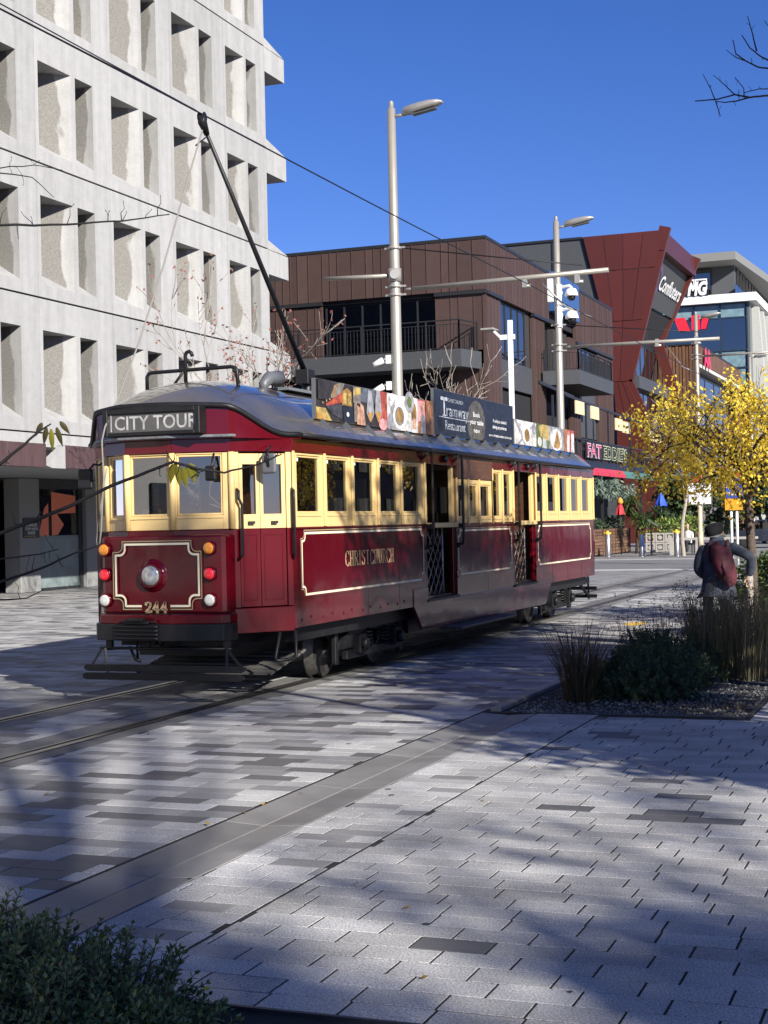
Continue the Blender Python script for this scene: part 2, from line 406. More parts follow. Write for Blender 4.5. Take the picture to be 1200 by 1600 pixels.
# ================================================================ the tram
def gloss(name, col, rough=.16, coat=.6, dust=(.20, .15, .12)):
    """old enamel: slightly wavy panels, road dust thickening low down, faint streaks"""
    m, nt, b = nodes(name); L = nt.links.new; g = N(nt, 'ShaderNodeNewGeometry'); sx = N(nt, 'ShaderNodeSeparateXYZ'); L(g.outputs['Position'], sx.inputs[0])
    mp = N(nt, 'ShaderNodeMapping'); mp.inputs['Scale'].default_value = (5, 5, .7); L(g.outputs['Position'], mp.inputs[0])
    n1 = N(nt, 'ShaderNodeTexNoise'); n1.inputs['Scale'].default_value = 2.2; n1.inputs['Detail'].default_value = 7; n1.inputs['Roughness'].default_value = .7; L(mp.outputs[0], n1.inputs['Vector'])
    n2 = N(nt, 'ShaderNodeTexNoise'); n2.inputs['Scale'].default_value = 1.6; n2.inputs['Detail'].default_value = 2; L(g.outputs['Position'], n2.inputs['Vector'])
    lo = N(nt, 'ShaderNodeMapRange'); lo.inputs[1].default_value = .25; lo.inputs[2].default_value = 1.0; lo.inputs[3].default_value = .18; lo.inputs[4].default_value = .0; L(sx.outputs[2], lo.inputs[0])
    st = N(nt, 'ShaderNodeMapRange'); st.inputs[1].default_value = .48; st.inputs[2].default_value = .78; L(n1.outputs[0], st.inputs[0])
    mu = N(nt, 'ShaderNodeMath', operation='MULTIPLY'); L(lo.outputs[0], mu.inputs[0]); L(st.outputs[0], mu.inputs[1])
    mx = N(nt, 'ShaderNodeMix', data_type='RGBA'); L(mu.outputs[0], mx.inputs[0]); mx.inputs[6].default_value = (*col, 1); mx.inputs[7].default_value = (*dust, 1); L(mx.outputs[2], b.inputs['Base Color'])
    rr = N(nt, 'ShaderNodeMapRange'); rr.inputs[3].default_value = rough; rr.inputs[4].default_value = min(1, rough+.35); L(mu.outputs[0], rr.inputs[0]); L(rr.outputs[0], b.inputs['Roughness'])
    b.inputs['Specular IOR Level'].default_value = .3; b.inputs['Coat Weight'].default_value = coat; b.inputs['Coat Roughness'].default_value = .06
    bp = N(nt, 'ShaderNodeBump'); bp.inputs['Strength'].default_value = .35; bp.inputs['Distance'].default_value = .02; L(n2.outputs[0], bp.inputs['Height']); L(bp.outputs[0], b.inputs['Normal']); L(bp.outputs[0], b.inputs['Coat Normal'])
    MATS[name] = m; return m
M_RED = gloss('crimson_enamel', (.082, .001, .0055), .16, .35)
M_CREAM = gloss('cream_enamel', (.70, .50, .215), .38, .2, (.30, .24, .15))
M_PIN = mat('pinstripe_cream', (.80, .70, .50), .5)
M_TAN = mat('pinstripe_tan', (.36, .27, .15), .5)
M_GOLD = mat('gilt_lettering', (.50, .37, .20), .5)
M_ROOF = mat('roof_canvas', (.036, .042, .055), .27, var=.15, scale=.7, col2=(.115, .098, .072), bump=.10, bscale=24, coat=1.0, spec=.9, stretch=(.6, 1.6, 1.6))
M_WOOD = mat('varnished_wood', (.09, .038, .016), .35, var=.4, scale=6, stretch=(1, 1, 6))
M_INT = mat('tram_interior', (.11, .08, .055), .6, var=.3)
M_GLASS = glass('window_glass', (.40, .41, .40), .15)
M_GLASSF = glass('windscreen_glass', (.66, .68, .67), .20)
M_GREYM = mat('grey_plastic', (.10, .105, .115), .45)
M_SLAT = mat('weathered_slats', (.10, .095, .088), .85, var=.3, scale=10, stretch=(.3, 3, 3))
def lampmat(name, col):
    m = mat(name, col, .12, coat=1, var=.25, scale=60); return m
M_AMBER = lampmat('amber_lens', (.85, .28, .02)); M_REDL = lampmat('red_lens', (.85, .02, .03)); M_CLEAR = lampmat('clear_lens', (.62, .62, .55))
def offs(poly, d, closed=False):
    n = len(poly); out = []
    for i in range(n):
        ns = []
        for a, c in (((i-1) % n, i), (i, (i+1) % n)):
            if not closed and (a > c or (a == n-1 and c == 0)): continue
            dx, dy = poly[c][0]-poly[a][0], poly[c][1]-poly[a][1]; l = math.hypot(dx, dy)
            ns.append((-dy/l, dx/l))
        if len(ns) == 1: nx, ny = ns[0]; k = 1
        else:
            nx, ny = ns[0][0]+ns[1][0], ns[0][1]+ns[1][1]; l = math.hypot(nx, ny); nx, ny = nx/l, ny/l
            k = 1/max(.4, nx*ns[0][0]+ny*ns[0][1])
        out.append((poly[i][0]+nx*d*k, poly[i][1]+ny*d*k))
    return out
def ribbon(mb, poly, z0, z1, o0, o1, m=0, closed=False):
    """vertical slab following poly, between outward offsets o0 < o1"""
    A, B = offs(poly, o0, closed), offs(poly, o1, closed); n = len(poly)
    for i in range(n if closed else n-1):
        j = (i+1) % n
        q = [A[i], A[j], B[j], B[i]]
        mb.add([(x, y, z0) for x, y in q]+[(x, y, z1) for x, y in q], [(0,1,2,3),(7,6,5,4),(0,4,5,1),(1,5,6,2),(2,6,7,3),(3,7,4,0)], m)
class Pl:
    def __init__(s, p, q=None, t=None, n=None):
        s.p = Vector((*p, 0))
        if q is not None:
            s.t = (Vector((*q, 0))-s.p); s.len = s.t.length; s.t.normalize(); s.n = Vector((-s.t.y, s.t.x, 0))
        else: s.t = Vector((*t, 0)); s.n = Vector((*n, 0))
    def __call__(s, u, z, o=0): v = s.p+s.t*u+s.n*o; return (v.x, v.y, z)
def pbox(mb, pl, u0, u1, z0, z1, o0, o1, m=0):
    P = [pl(u,z,o) for z in (z0,z1) for u, o in ((u0,o0),(u1,o0),(u1,o1),(u0,o1))]
    mb.add(P, [(3,2,1,0),(4,5,6,7),(0,1,5,4),(1,2,6,5),(2,3,7,6),(3,0,4,7)], m)
def pframe(mb, pl, U0, U1, Z0, Z1, u0, u1, z0, z1, o0, o1, m=0):
    pbox(mb, pl, U0, u0, Z0, Z1, o0, o1, m); pbox(mb, pl, u1, U1, Z0, Z1, o0, o1, m)
    pbox(mb, pl, u0, u1, Z0, z0, o0, o1, m); pbox(mb, pl, u0, u1, z1, Z1, o0, o1, m)
def window(parent, pl, U0, U1, Z0, Z1, u0, u1, z0, z1, m=None, g=None, th=.05, sash=True, name='window'):
    mb = MB(); pframe(mb, pl, U0, U1, Z0, Z1, u0, u1, z0, z1, -th, 0)
    if sash:
        pframe(mb, pl, u0+.001, u1-.001, z0+.001, z1-.001, u0+.02, u1-.02, z0+.02, z1-.02, -.04, -.012)
        pbox(mb, pl, u0-.005, u1+.005, z0-.03, z0-.012, 0, .008)
    w = mb.build(name, m or M_CREAM, parent, bevel=.004, segs=1)
    mb = MB(); mb.poly([pl(u0,z0,-.03), pl(u1,z0,-.03), pl(u1,z1,-.03), pl(u0,z1,-.03)]); mb.build('pane', g or M_GLASS, w)
    return w
def notch_path(u0, u1, z0, z1, n=.075, s=.028, k=4):
    pts = []
    for cu, cz, su, sz in ((u1,z1,-1,-1),(u0,z1,1,-1),(u0,z0,1,1),(u1,z0,-1,1)):
        c = []
        c.append((cu+su*n, cz)); c.append((cu+su*n, cz+sz*s))
        for i in range(1, k):
            a = math.pi/2*i/k
            c.append((cu+su*s+su*(n-s)*math.cos(a), cz+sz*s+sz*(n-s)*math.sin(a)))
        c.append((cu+su*s, cz+sz*n)); c.append((cu, cz+sz*n))
        if (su, sz) in ((-1,-1), (1,1)): c.reverse()
        pts += c
    return pts
def flat_line(mb, pl, pts, wd, o, m=0, closed=True):
    A, B = offs(pts, -wd/2, closed), offs(pts, wd/2, closed); n = len(pts)
    for i in range(n if closed else n-1):
        j = (i+1) % n; mb.poly([pl(*A[i],o), pl(*A[j],o), pl(*B[j],o), pl(*B[i],o)], m)
tram = thing('tram', 'crimson and cream vintage tram with a CITY TOUR sign, crossing the paved plaza', 'tram', (-7.05, 19.1, 0))
XR, XL = -5.88, -8.15
FR = [(-5.88, 12.92), (-6.28, 12.47), (-6.81, 12.31), (-7.29, 12.31), (-7.62, 12.50), (-8.13, 13.15)]
RE = [(-8.15, 25.2), (-7.75, 25.75), (-7.29, 25.95), (-6.81, 25.95), (-6.30, 25.82), (-5.88, 25.38)]
SR = Pl((XR, 0), t=(0, 1), n=(1, 0)); SL = Pl((XL, 0), t=(0, 1), n=(-1, 0))
D1, D2 = (16.73, 17.86), (20.45, 21.60)
# --- red side panels, one per saloon
def side_panel(y0, y1, z0, z1=1.60):
    mb = MB(); pbox(mb, SR, y0, y1, z0, z1, -.05, 0)
    pbox(mb, SR, y0, y1, .925, .945, 0, .012); pbox(mb, SR, y0, y1, 1.585, 1.603, 0, .014)
    k = int((y1-y0)/.9)
    for i in range(1, k): pbox(mb, SR, lerp(y0, y1, i/k)-.003, lerp(y0, y1, i/k)+.003, z0+.01, 1.58, 0, .002)
    o = mb.build('side_panel', M_RED, tram, bevel=.003, segs=1); return o
pn = [side_panel(12.92, D1[0], .655), side_panel(D1[1], D2[0], .69, 1.575), side_panel(D2[1], 25.38, .655)]
for p, (y0, y1, z0, z1) in zip(pn, ((13.13, 16.60, .957, 1.545), (17.92, 20.30, .962, 1.51), (21.72, 25.13, .957, 1.53))):
    mb = MB(); flat_line(mb, SR, notch_path(y0, y1, z0, z1), .022, .0035, 0); flat_line(mb, SR, notch_path(y0-.03, y1+.03, z0-.028, z1+.028, .08, .03), .010, .0035, 1)
    mb.build('pinstripe', [M_PIN, M_TAN], p)
mb = MB()
for y in [13.1+i*.52 for i in range(7)]:
    for dy in (0, .22): mb.lathe([(.016, 0), (.013, .006), (0, .008)], SR(y+dy, .72+.02*(dy > 0), 0), (1, 0, 0), 8)
mb.build('rivet_row', M_RED, tram)['kind'] = 'stuff'
mb = MB()   # dropped centre apron
mb.prism([SR(u, z, -.036) for u, z in ((16.22,.86),(16.73,.86),(16.73,.69),(21.6,.69),(21.6,.655),(22.42,.655),(22.06,.35),(16.5,.38),(16.22,.655))], (.045, 0, 0))
mb.build('centre_apron', M_RED, tram, bevel=.004, segs=1)
mb = MB(); pbox(mb, SR, 17.2, 19.6, .33, .36, -.02, .26); mb.build('running_board', M_STEEL, tram, bevel=.004, segs=1)
mb = MB(); pbox(mb, SL, 13.15, 25.2, .655, 1.6, -.05, 0); ribbon(mb, RE, .655, 1.6, -.05, 0); mb.build('side_panel', M_RED, tram)
# --- CHRISTCHURCH in seriffed letters
def serif(mb, pl, txt, u0, z0, h, width, o, m=0, s=.22):
    G = {'C': [[(.95,.78),(.8,.97),(.5,1),(.2,.85),(.1,.5),(.2,.15),(.5,0),(.8,.03),(.95,.22)]], 'H': [[(.2,0),(.2,1)],[(.8,0),(.8,1)],[(.2,.5),(.8,.5)]],
         'R': [[(.2,0),(.2,1)],[(.2,.97),(.65,.97),(.85,.85),(.85,.65),(.65,.52),(.2,.52)],[(.5,.52),(.9,0)]], 'I': [[(.5,0),(.5,1)]],
         'S': [[(.85,.8),(.7,.97),(.4,.98),(.2,.85),(.2,.68),(.5,.53),(.8,.4),(.85,.2),(.65,.03),(.35,.02),(.15,.2)]], 'T': [[(.5,0),(.5,1)],[(.08,.97),(.92,.97)]],
         'U': [[(.2,1),(.2,.3),(.32,.06),(.5,0),(.68,.06),(.8,.3),(.8,1)]], '2': [[(.15,.75),(.25,.95),(.5,1),(.78,.92),(.82,.72),(.6,.42),(.15,.06)],[(.15,.06),(.88,.06)],[(.88,.06),(.88,.2)]],
         '4': [[(.65,0),(.65,1)],[(.65,1),(.08,.32)],[(.08,.3),(.95,.3)]]}
    SF = {'H': ((.2,0),(.2,1),(.8,0),(.8,1)), 'R': ((.2,0),(.2,1),(.9,0)), 'I': ((.5,0),(.5,1)), 'T': ((.5,0),), 'U': ((.2,1),(.8,1)), '4': ((.65,0),)}
    adv = [(.62 if c == 'I' else 1) for c in txt]; un = width/sum(adv); x = u0
    for c, a in zip(txt, adv):
        wd = un*a*.9
        def q(p): return (x+wd*(p[0] if c != 'I' else p[0]), z0+h*p[1])
        for st in G[c]:
            for i in range(len(st)-1):
                p1, p2 = q(st[i]), q(st[i+1]); dx, dz = p2[0]-p1[0], p2[1]-p1[1]; l = math.hypot(dx, dz)
                t = (s if abs(dz) > abs(dx) else s*.5)*un*.5; nx, nz = -dz/l*t, dx/l*t; e = .3
                p1 = (p1[0]-dx/l*t*e, p1[1]-dz/l*t*e); p2 = (p2[0]+dx/l*t*e, p2[1]+dz/l*t*e)
                mb.poly([pl(p1[0]-nx,p1[1]-nz,o), pl(p2[0]-nx,p2[1]-nz,o), pl(p2[0]+nx,p2[1]+nz,o), pl(p1[0]+nx,p1[1]+nz,o)], m)
        for f in SF.get(c, ()):
            g0 = q(f); e = un*.2; tz = h*.05
            mb.poly([pl(g0[0]-e,g0[1]-tz*(f[1]),o), pl(g0[0]+e,g0[1]-tz*f[1],o), pl(g0[0]+e,g0[1]+tz*(1-f[1]),o), pl(g0[0]-e,g0[1]+tz*(1-f[1]),o)], m)
        x += un*a
mb = MB(); serif(mb, SR, 'CHRISTCHURCH', 14.20, 1.195, .15, 1.42, .004, s=.17); mb.build('lettering', M_GOLD, pn[0])
# --- side windows
gl = [(13.05,13.62),(13.78,14.35),(14.51,15.09),(15.25,15.82),(15.97,16.55)]
def win_row(pl, gls, e0, e1, z0, z1, zz0=1.603, zz1=2.317, g=None):
    ed = [e0]+[(a[1]+b[0])/2 for a, b in zip(gls, gls[1:])]+[e1]
    for (u0, u1), U0, U1 in zip(gls, ed, ed[1:]): window(tram, pl, U0+.001, U1-.001, zz0, zz1, u0, u1, z0, z1, g=g)
    for U in ed: mb = MB(); pbox(mb, pl, U-.024, U+.024, zz0+.004, zz1+.012, .0015, .02); mb.build('window_pillar', M_CREAM, tram, bevel=.005, segs=1)
win_row(SR, gl, 12.95, 16.69, 1.735, 2.292)
win_row(SR, [(21.68,22.16),(22.36,22.905),(23.07,23.645),(23.815,24.385),(24.565,25.13)], 21.63, 25.36, 1.735, 2.292)
win_row(SR, [(17.97,18.30),(18.40,18.78),(18.86,19.35)], 17.88, 19.42, 1.67, 2.10, 1.578, 2.16)
win_row(SR, [(19.47,19.85),(19.95,20.36)], 19.42, 20.43, 1.67, 2.285, 1.578, 2.317)
mb = MB(); pbox(mb, SR, 17.88, 19.41, 2.165, 2.45, -.02, .018); mb.build('header_board', M_WOOD, tram, bevel=.004, segs=1)
win_row(SL, [(13.3+i*.735, 13.87+i*.735) for i in range(16)], 13.2, 25.1, 1.735, 2.292)
mb = MB()   # little white ventilator labels at window tops
for a in gl[0:4]: mb = MB(); pbox(mb, SR, a[0]+.02, a[0]+.09, 2.235, 2.275, -.028, -.024); mb.build('window_label', M_WHITE, tram)
# --- red fascia and gutter round the whole body
PER = FR+RE
mb = MB(); ribbon(mb, PER, 2.318, 2.462, -.05, .016, closed=True); mb.build('fascia', M_RED, tram, bevel=.004, segs=1)
mb = MB()
for u, dz in ((12.94, 0), (24.85, 0), (25.2, 0)): pass
pbox(mb, SR, 16.25, 22.25, 2.452, 2.50, .0, .085); mb.build('drip_rail', mat('brown_rail', (.045, .028, .024), .45), tram, bevel=.006, segs=1)
# --- cab front
front = Pl(FR[1], FR[2]); mid = Pl(FR[2], FR[3]); lft = Pl(FR[3], FR[4]); ldo = Pl(FR[4], FR[5]); dor = Pl(FR[0], FR[1])
window(tram, front, .03, front.len, 1.603, 2.317, .085, .515, 1.735, 2.30, g=M_GLASSF, name='windscreen')
window(tram, mid, .001, mid.len, 1.603, 2.317, .05, .45, 1.735, 2.30, g=M_GLASSF, name='windscreen')
window(tram, lft, .001, lft.len-.03, 1.603, 2.317, .085, .31, 1.735, 2.30, g=M_GLASSF, name='windscreen')
window(tram, ldo, .05, ldo.len-.05, 1.603, 2.317, .25, .6, 1.735, 2.28)
for p in FR[1:5]: mb = MB(); mb.tube([(p[0], p[1], 1.605), (p[0], p[1], 2.316)], .030, 10); mb.build('corner_pillar', M_CREAM, tram)
for a, c in ((.0, .055), (.53, dor.len)):
    mb = MB(); pbox(mb, dor, a, c, 1.6, 2.317, -.06, .004); pbox(mb, dor, a, c, .87, 1.598, -.06, .004, 1); mb.build('door_jamb', [M_CREAM, M_RED], tram, bevel=.004, segs=1)
for u0, u1, a, c in ((.06, .318, .10, .285), (.322, .525, .36, .49)):
    mb = MB(); pframe(mb, dor, u0, u1, 1.602, 2.30, a, c, 1.735, 2.20, -.05, -.006); pbox(mb, dor, u0, u1, .875, 1.598, -.05, -.008, 1)
    pframe(mb, dor, u0+.03, u1-.03, .93, 1.55, u0+.045, u1-.045, .945, 1.535, -.008, -.003, 1)
    o = mb.build('cab_door', [M_CREAM, M_RED], tram, bevel=.004, segs=1)
    mb = MB(); mb.poly([dor(a,1.735,-.03), dor(c,1.735,-.03), dor(c,2.2,-.03), dor(a,2.2,-.03)]); mb.build('pane', M_GLASSF, o)
    mb = MB(); pbox(mb, dor, (a+c)/2-.04, (a+c)/2+.02, 1.645, 1.67, -.006, .03); mb.build('handle', M_BLACK, o)
mb = MB(); pbox(mb, dor, .55, dor.len+.0, 2.3, 2.317, 0, .004); mb2 = MB()
mb = MB(); ribbon(mb, FR[:2], .635, .865, -.03, .022); ribbon(mb, [FR[1], FR[2], FR[3], FR[4]], .80, 1.60, -.05, 0); ribbon(mb, FR[4:], .64, 1.60, -.05, 0)
mb.build('cab_skirt', M_RED, tram, bevel=.006, segs=2)
# --- nose apron with rounded corners
def bow(x0, x1, yc, ye, n=9):
    return [(lerp(x0, x1, i/(n-1)), lerp(ye, yc, 1-(2*i/(n-1)-1)**2)) for i in range(n)]
npl = [(-6.265, 12.52), (-6.265, 12.36), (-6.275, 12.315), (-6.305, 12.283), (-6.345, 12.268)]+bow(-6.42, -7.45, 12.245, 12.262)+[(-7.525, 12.272), (-7.56, 12.29), (-7.585, 12.33), (-7.59, 12.38), (-7.59, 12.52)]
mb = MB(); mb.prism([(x, y, .835) for x, y in npl], (0, 0, .72)); nose = mb.build('nose_panel', M_RED, tram, bevel=.022, segs=3)
mb = MB(); mb.prism([(x, y, .738) for x, y in [(-6.25, 12.5), (-6.25, 12.33)]+bow(-6.30, -7.57, 12.16, 12.24)+[(-7.62, 12.33), (-7.62, 12.5)]], (0, 0, .09)); mb.build('lower_lip', M_RED, tram, bevel=.012, segs=2)
NF = Pl((-6.0, 12.235), t=(-1, 0), n=(0, -1))
def nx(X): return -6.0-X
mb = MB()
pin = lambda a, c, z0, z1: [p for p in notch_path(nx(a), nx(c), z0, z1, .10, .045)]
P1 = pin(-6.515, -7.385, .905, 1.478); P2 = pin(-6.488, -7.412, .875, 1.506)
for P, wd, mi in ((P1, .020, 0), (P2, .009, 1)):
    A, B = offs(P, -wd/2, True), offs(P, wd/2, True)
    for i in range(len(P)):
        j = (i+1) % len(P)
        if abs(P[i][1]-P[j][1]) < .001 and P[i][1] < .95 and abs(P[i][0]-P[j][0]) > .3:    # leave the gap for the fleet number
            for a, c in ((min(P[i][0], P[j][0]), nx(-6.815)), (nx(-7.115), max(P[i][0], P[j][0]))):
                mb.poly([NF(a, P[i][1]-wd/2, .002), NF(c, P[i][1]-wd/2, .002), NF(c, P[i][1]+wd/2, .002), NF(a, P[i][1]+wd/2, .002)], mi)
        else: mb.poly([NF(*A[i],.002), NF(*A[j],.002), NF(*B[j],.002), NF(*B[i],.002)], mi)
mb.build('pinstripe', [M_PIN, M_TAN], nose)
class Mir:   # letters read left to right as seen from the front (world -X is the reader's left)
    def __call__(s, u, z, o=0): return (-6.0+u, 12.235-o, z)
mb = MB(); serif(mb, Mir(), '244', -1.085, .842, .098, .25, .003, s=.3); mb.build('fleet_number', M_GOLD, nose)
def lamp(name, X, z, r, lens, y=12.262):
    mb = MB(); mb.lathe([(r*1.22, 0), (r*1.22, .03), (r*1.02, .035)], (X, y, z), (0, -1, 0), 20)
    o = mb.build(name, M_RED, tram); mb = MB()
    mb.lathe([(r, .02), (r, .034), (r*.85, .044), (r*.5, .049), (0, .050)], (X, y, z), (0, -1, 0), 20); mb.build('lens', lens, o)
for X in (-6.409, -7.511):
    lamp('indicator_lamp', X, 1.432, .054, M_AMBER); lamp('tail_lamp', X, 1.198, .054, M_REDL); lamp('marker_lamp', X, .958, .055, M_CLEAR)
mb = MB(); mb.lathe([(.158, 0), (.154, .008), (.13, .014), (.118, .03), (.112, .055), (.104, .06), (.097, .052)], (-7.0, 12.25, 1.187), (0, -1, 0), 26); hl = mb.build('headlight', M_RED, tram)
mb = MB(); mb.lathe([(.097, .05), (.088, .064), (.05, .073), (0, .076)], (-7.0, 12.25, 1.187), (0, -1, 0), 24); mb.build('lens', mat('headlight_glass', (.42, .42, .40), .12, .55, coat=1, var=.35, scale=45), hl)
# --- bumper, ribs, coupling
bo = [(-6.235, 12.45), (-6.235, 12.33)]+bow(-6.27, -7.60, 12.115, 12.235, 13)+[(-7.65, 12.30), (-7.65, 12.45)]
mb = MB(); mb.prism([(x, y, .588) for x, y in bo], (0, 0, .155)); bp = mb.build('bumper', M_BLACK, tram, bevel=.006, segs=2)
mb = MB()
for z in (.612, .648, .684, .720): mb.tube([(x, y-.012, z) for x, y in bow(-6.27, -7.60, 12.115, 12.235, 25) if -7.40 < x < -6.83], .013, 6)
mb.build('bumper_rib', M_BLACK, bp)
mb = MB(); mb.box(-7.24, -6.98, 12.10, 12.2, .745, .775); mb.box(-7.2, -7.02, 12.06, 12.16, .775, .80); mb.tube([(-7.3, 12.12, .765), (-6.9, 12.12, .765)], .012, 6); mb.build('coupling', M_BLACK, tram, bevel=.004, segs=1)
# --- lifeguard gate under the bumper
mb = MB()
mb.tube([(-7.60, 12.28, .51), (-6.22, 12.28, .51)], .014, 8)
for X in (-7.50, -6.27): mb.box(X-.03, X+.03, 12.27, 12.31, .49, .60)
for a, c in (((-7.56,.51),(-7.66,.34)),((-7.53,.51),(-7.48,.23)),((-6.25,.53),(-6.24,.30)),((-6.24,.50),(-6.08,.34))): mb.beam((a[0],12.25,a[1]),(c[0],12.21,c[1]),.02,.02)
for X, z0 in ((-7.23, .38), (-7.1, .49), (-6.98, .52)): mb.tube([(X, 12.33, .6), (X, 12.33, z0)], .013, 6)
mb.tube([(-7.30, 12.32, .52), (-7.27, 12.3, .47), (-7.23, 12.3, .40), (-7.18, 12.3, .385)], .015, 6)
gt = mb.build('lifeguard_gate', M_BLACK, tram)
for z0, z1, y in ((.298, .362, 12.21), (.222, .287, 12.185)):
    mb = MB(); h = (z1-z0)
    mb.prism([(-7.74, y, z0+h*.3), (-7.70, y, z0), (-6.10, y, z0), (-6.055, y, z0+h*.35), (-6.055, y, z0+h*.65), (-6.10, y, z1), (-7.71, y, z1), (-7.74, y, z0+h*.75)], (0, .028, 0)); mb.build('plank', M_BLACK, gt, bevel=.003, segs=1)
tr = MB(); tr.tube([(-7.65, 13.05, .20), (-7.65, 13.85, .36)], .015, 6); tr.tube([(-6.22, 13.05, .20), (-6.22, 13.85, .36)], .015, 6); tr.tube([(-7.65, 13.45, .28), (-6.22, 13.45, .28)], .015, 6); tray = tr.build('lifeguard_tray', M_BLACK, tram)
for i in range(6):
    t = i/5; mb = MB(); mb.obox((-6.93, 13.1+t*.72, .215+.14*t), (.74, 0, 0), (0, .05, .010), (0, -.002, .010)); mb.build('slat', M_SLAT, tray)
mb = MB(); mb.tube([(-5.95, 12.75, .63), (-5.99, 12.72, .40), (-5.97, 12.70, .37), (-5.86, 12.86, .37), (-5.85, 12.88, .40), (-5.86, 12.9, .63)], .016, 8); mb.build('step_stirrup', M_BLACK, tram)
# --- underframe and bogies
mb = MB(); mb.box(-7.95, -6.02, 13.2, 25.3, .50, .70); mb.box(-7.5, -6.4, 12.5, 13.2, .52, .70); mb.box(-7.9, -6.2, 16.9, 22.0, .30, .52); mb.box(-7.6, -6.5, 13.0, 14.1, .38, .5)
mb.beam((-6.95, 12.4, .56), (-6.6, 13.3, .42), .06, .05); mb.beam((-7.1, 12.4, .56), (-7.0, 13.4, .40), .05, .05)
mb.build('underframe', M_BLACK, tram)
def bogie(y0, y1):
    mb = MB()
    for sg, X in ((1, -6.13), (-1, -8.06)):
        mb.box(X-.03, X+.03, y0-.05, y1+.12, .19, .28)
        mb.prism([(X-.02, y0-.25, .30), (X-.02, y0+.2, .30), (X-.02, y0+.42, .46), (X-.02, y1-.42, .46), (X-.02, y1-.2, .30), (X-.02, y1+.25, .30), (X-.02, y1+.25, .38), (X-.02, y1-.25, .55), (X-.02, y0+.25, .55), (X-.02, y0-.25, .38)], (.04, 0, 0))
        for y in (y0+.28, y1-.1):
            mb.box(X-.05, X+.09, y-.1, y+.1, .24, .44); mb.lathe([(.07, 0), (.07, .05), (.05, .06)], (X+.09*sg, y, .33), (sg, 0, 0), 10)
        mb.tube([(X, (y0+y1)/2-.3, .36), (X, (y0+y1)/2-.2, .27), (X, (y0+y1)/2+.1, .27), (X, (y0+y1)/2+.2, .36)], .022, 6)
        mb.box(X-.02, X+.03, y0-.36, y0-.28, .16, .50); mb.box(X-.04, X+.02, y1+.1, y1+.2, .15, .5)
    mb.box(-8.0, -6.2, (y0+y1)/2-.2, (y0+y1)/2+.2, .22, .5)
    b = mb.build('bogie', M_BLACK, tram, bevel=.006, segs=1)
    for X, sg in ((-6.44, 1), (-7.76, -1)):
        for y in (y0, y1):
            mb = MB(); mb.lathe([(.335, -.06), (.335, -.035), (.308, -.03), (.303, .05), (.27, .052), (.25, .03), (.12, .03), (.1, .07), (.0, .07)], (X, y, .306), (sg, 0, 0), 32)
            mb.build('wheel', mat('worn_wheel', (.09, .085, .08), .45, .7, var=.4, scale=14), b)
    for y in (y0+.62, y1-.38):
        mb = MB(); mb.tube([(-6.13+.055*math.cos(t*.7), y+.055*math.sin(t*.7), .28+t*.0045) for t in range(45)], .012, 5); mb.build('coil_spring', M_BLACK, b)
bogie(14.78, 16.25); bogie(22.95, 24.40)
mb = MB(); mb.box(-6.5, -6.1, 25.0, 25.9, .5, .6)
for X in (-6.2, -7.2):
    mb.beam((X, 25.3, .6), (X, 26.25, .25), .03, .05); mb.beam((X, 26.2, .6), (X, 26.25, .2), .03, .03)
mb.box(-7.8, -6.05, 26.22, 26.26, .36, .42); mb.box(-7.8, -6.05, 26.22, 26.26, .22, .28); mb.prism([(x, y, .6) for x, y in ((-6.25, 25.9), (-6.4, 26.15), (-7.6, 26.15), (-7.7, 25.8))], (0, 0, .15))
mb.build('rear_lifeguard', M_BLACK, tram)
# --- roof
RX = (-8.225, -5.805)
_fr = offs(FR, .085)
_fr = [(-5.805, 13.0)]+[_fr[1]]+[_fr[2], _fr[3], _fr[4]]+[(-8.225, 13.2)]
def front_pt(s):      # s = 1 right corner .. -1 left corner, along the rim of the cab roof
    st = [1, .60, .2, -.2, -.58, -1]
    for k in range(5):
        if s >= st[k+1]:
            t = (st[k]-s)/(st[k]-st[k+1]); return lerp(_fr[k][0], _fr[k+1][0], t), lerp(_fr[k][1], _fr[k+1][1], t)
    return _fr[-1]
def ell(s): return (1-abs(s)**1.85)**.92 if abs(s) < 1 else 0
def bell(s): return (1-sstep((abs(s)-.55)/.37))*(1+.08*(1-(s/.55)**2 if abs(s) < .55 else 0))
ss = [i/24-1 for i in range(49)]
rows = []
for t in [0, .04, .09, .15, .22, .3, .4, .5, .62, .75, .88, 1]:
    r = []
    for s_ in ss:
        x, y = front_pt(s_); hs = 1-(1-t)**3.0
        r.append((lerp(x, lerp(RX[0], RX[1], (s_+1)/2), t), lerp(y, 13.9, t), 2.475+lerp(.262*bell(s_), .62*ell(s_), hs if abs(s_) < .5 else lerp(hs, sstep(t), min(1, (abs(s_)-.5)/.3)))))
    rows.append(r)
for Y in [14.4+i*.6 for i in range(18)]+[25.1, 25.4, 25.7, 25.9, 26.05]:
    k = max(0, (Y-25.1)/.95); w_ = 1-.45*k**2; h_ = lerp(.62, .27, k**1.5)
    rows.append([(lerp(RX[0], RX[1], .5+.5*s_*w_), Y, 2.475+h_*ell(s_)) for s_ in ss])
mb = MB(); mb.grid(rows)
for r in (rows[0], rows[-1]):
    for i in range(48): mb.poly([r[i], r[i+1], (r[i+1][0], r[i+1][1], 2.44), (r[i][0], r[i][1], 2.44)], 1)
mb.build('roof', [M_ROOF, M_RED], tram)
edge = rows[0]
mb = MB(); mb.tube([(x, y-.012, z+.004) for x, y, z in edge], .026, 8)
mb.tube([(RX[1]+.005, y, 2.475) for y in (13.0, 14, 20, 25.1)], .022, 8); mb.tube([(RX[0]-.005, y, 2.475) for y in (13.2, 14, 20, 25.1)], .022, 8)
mb.build('roof_edging', M_BLACK, tram)
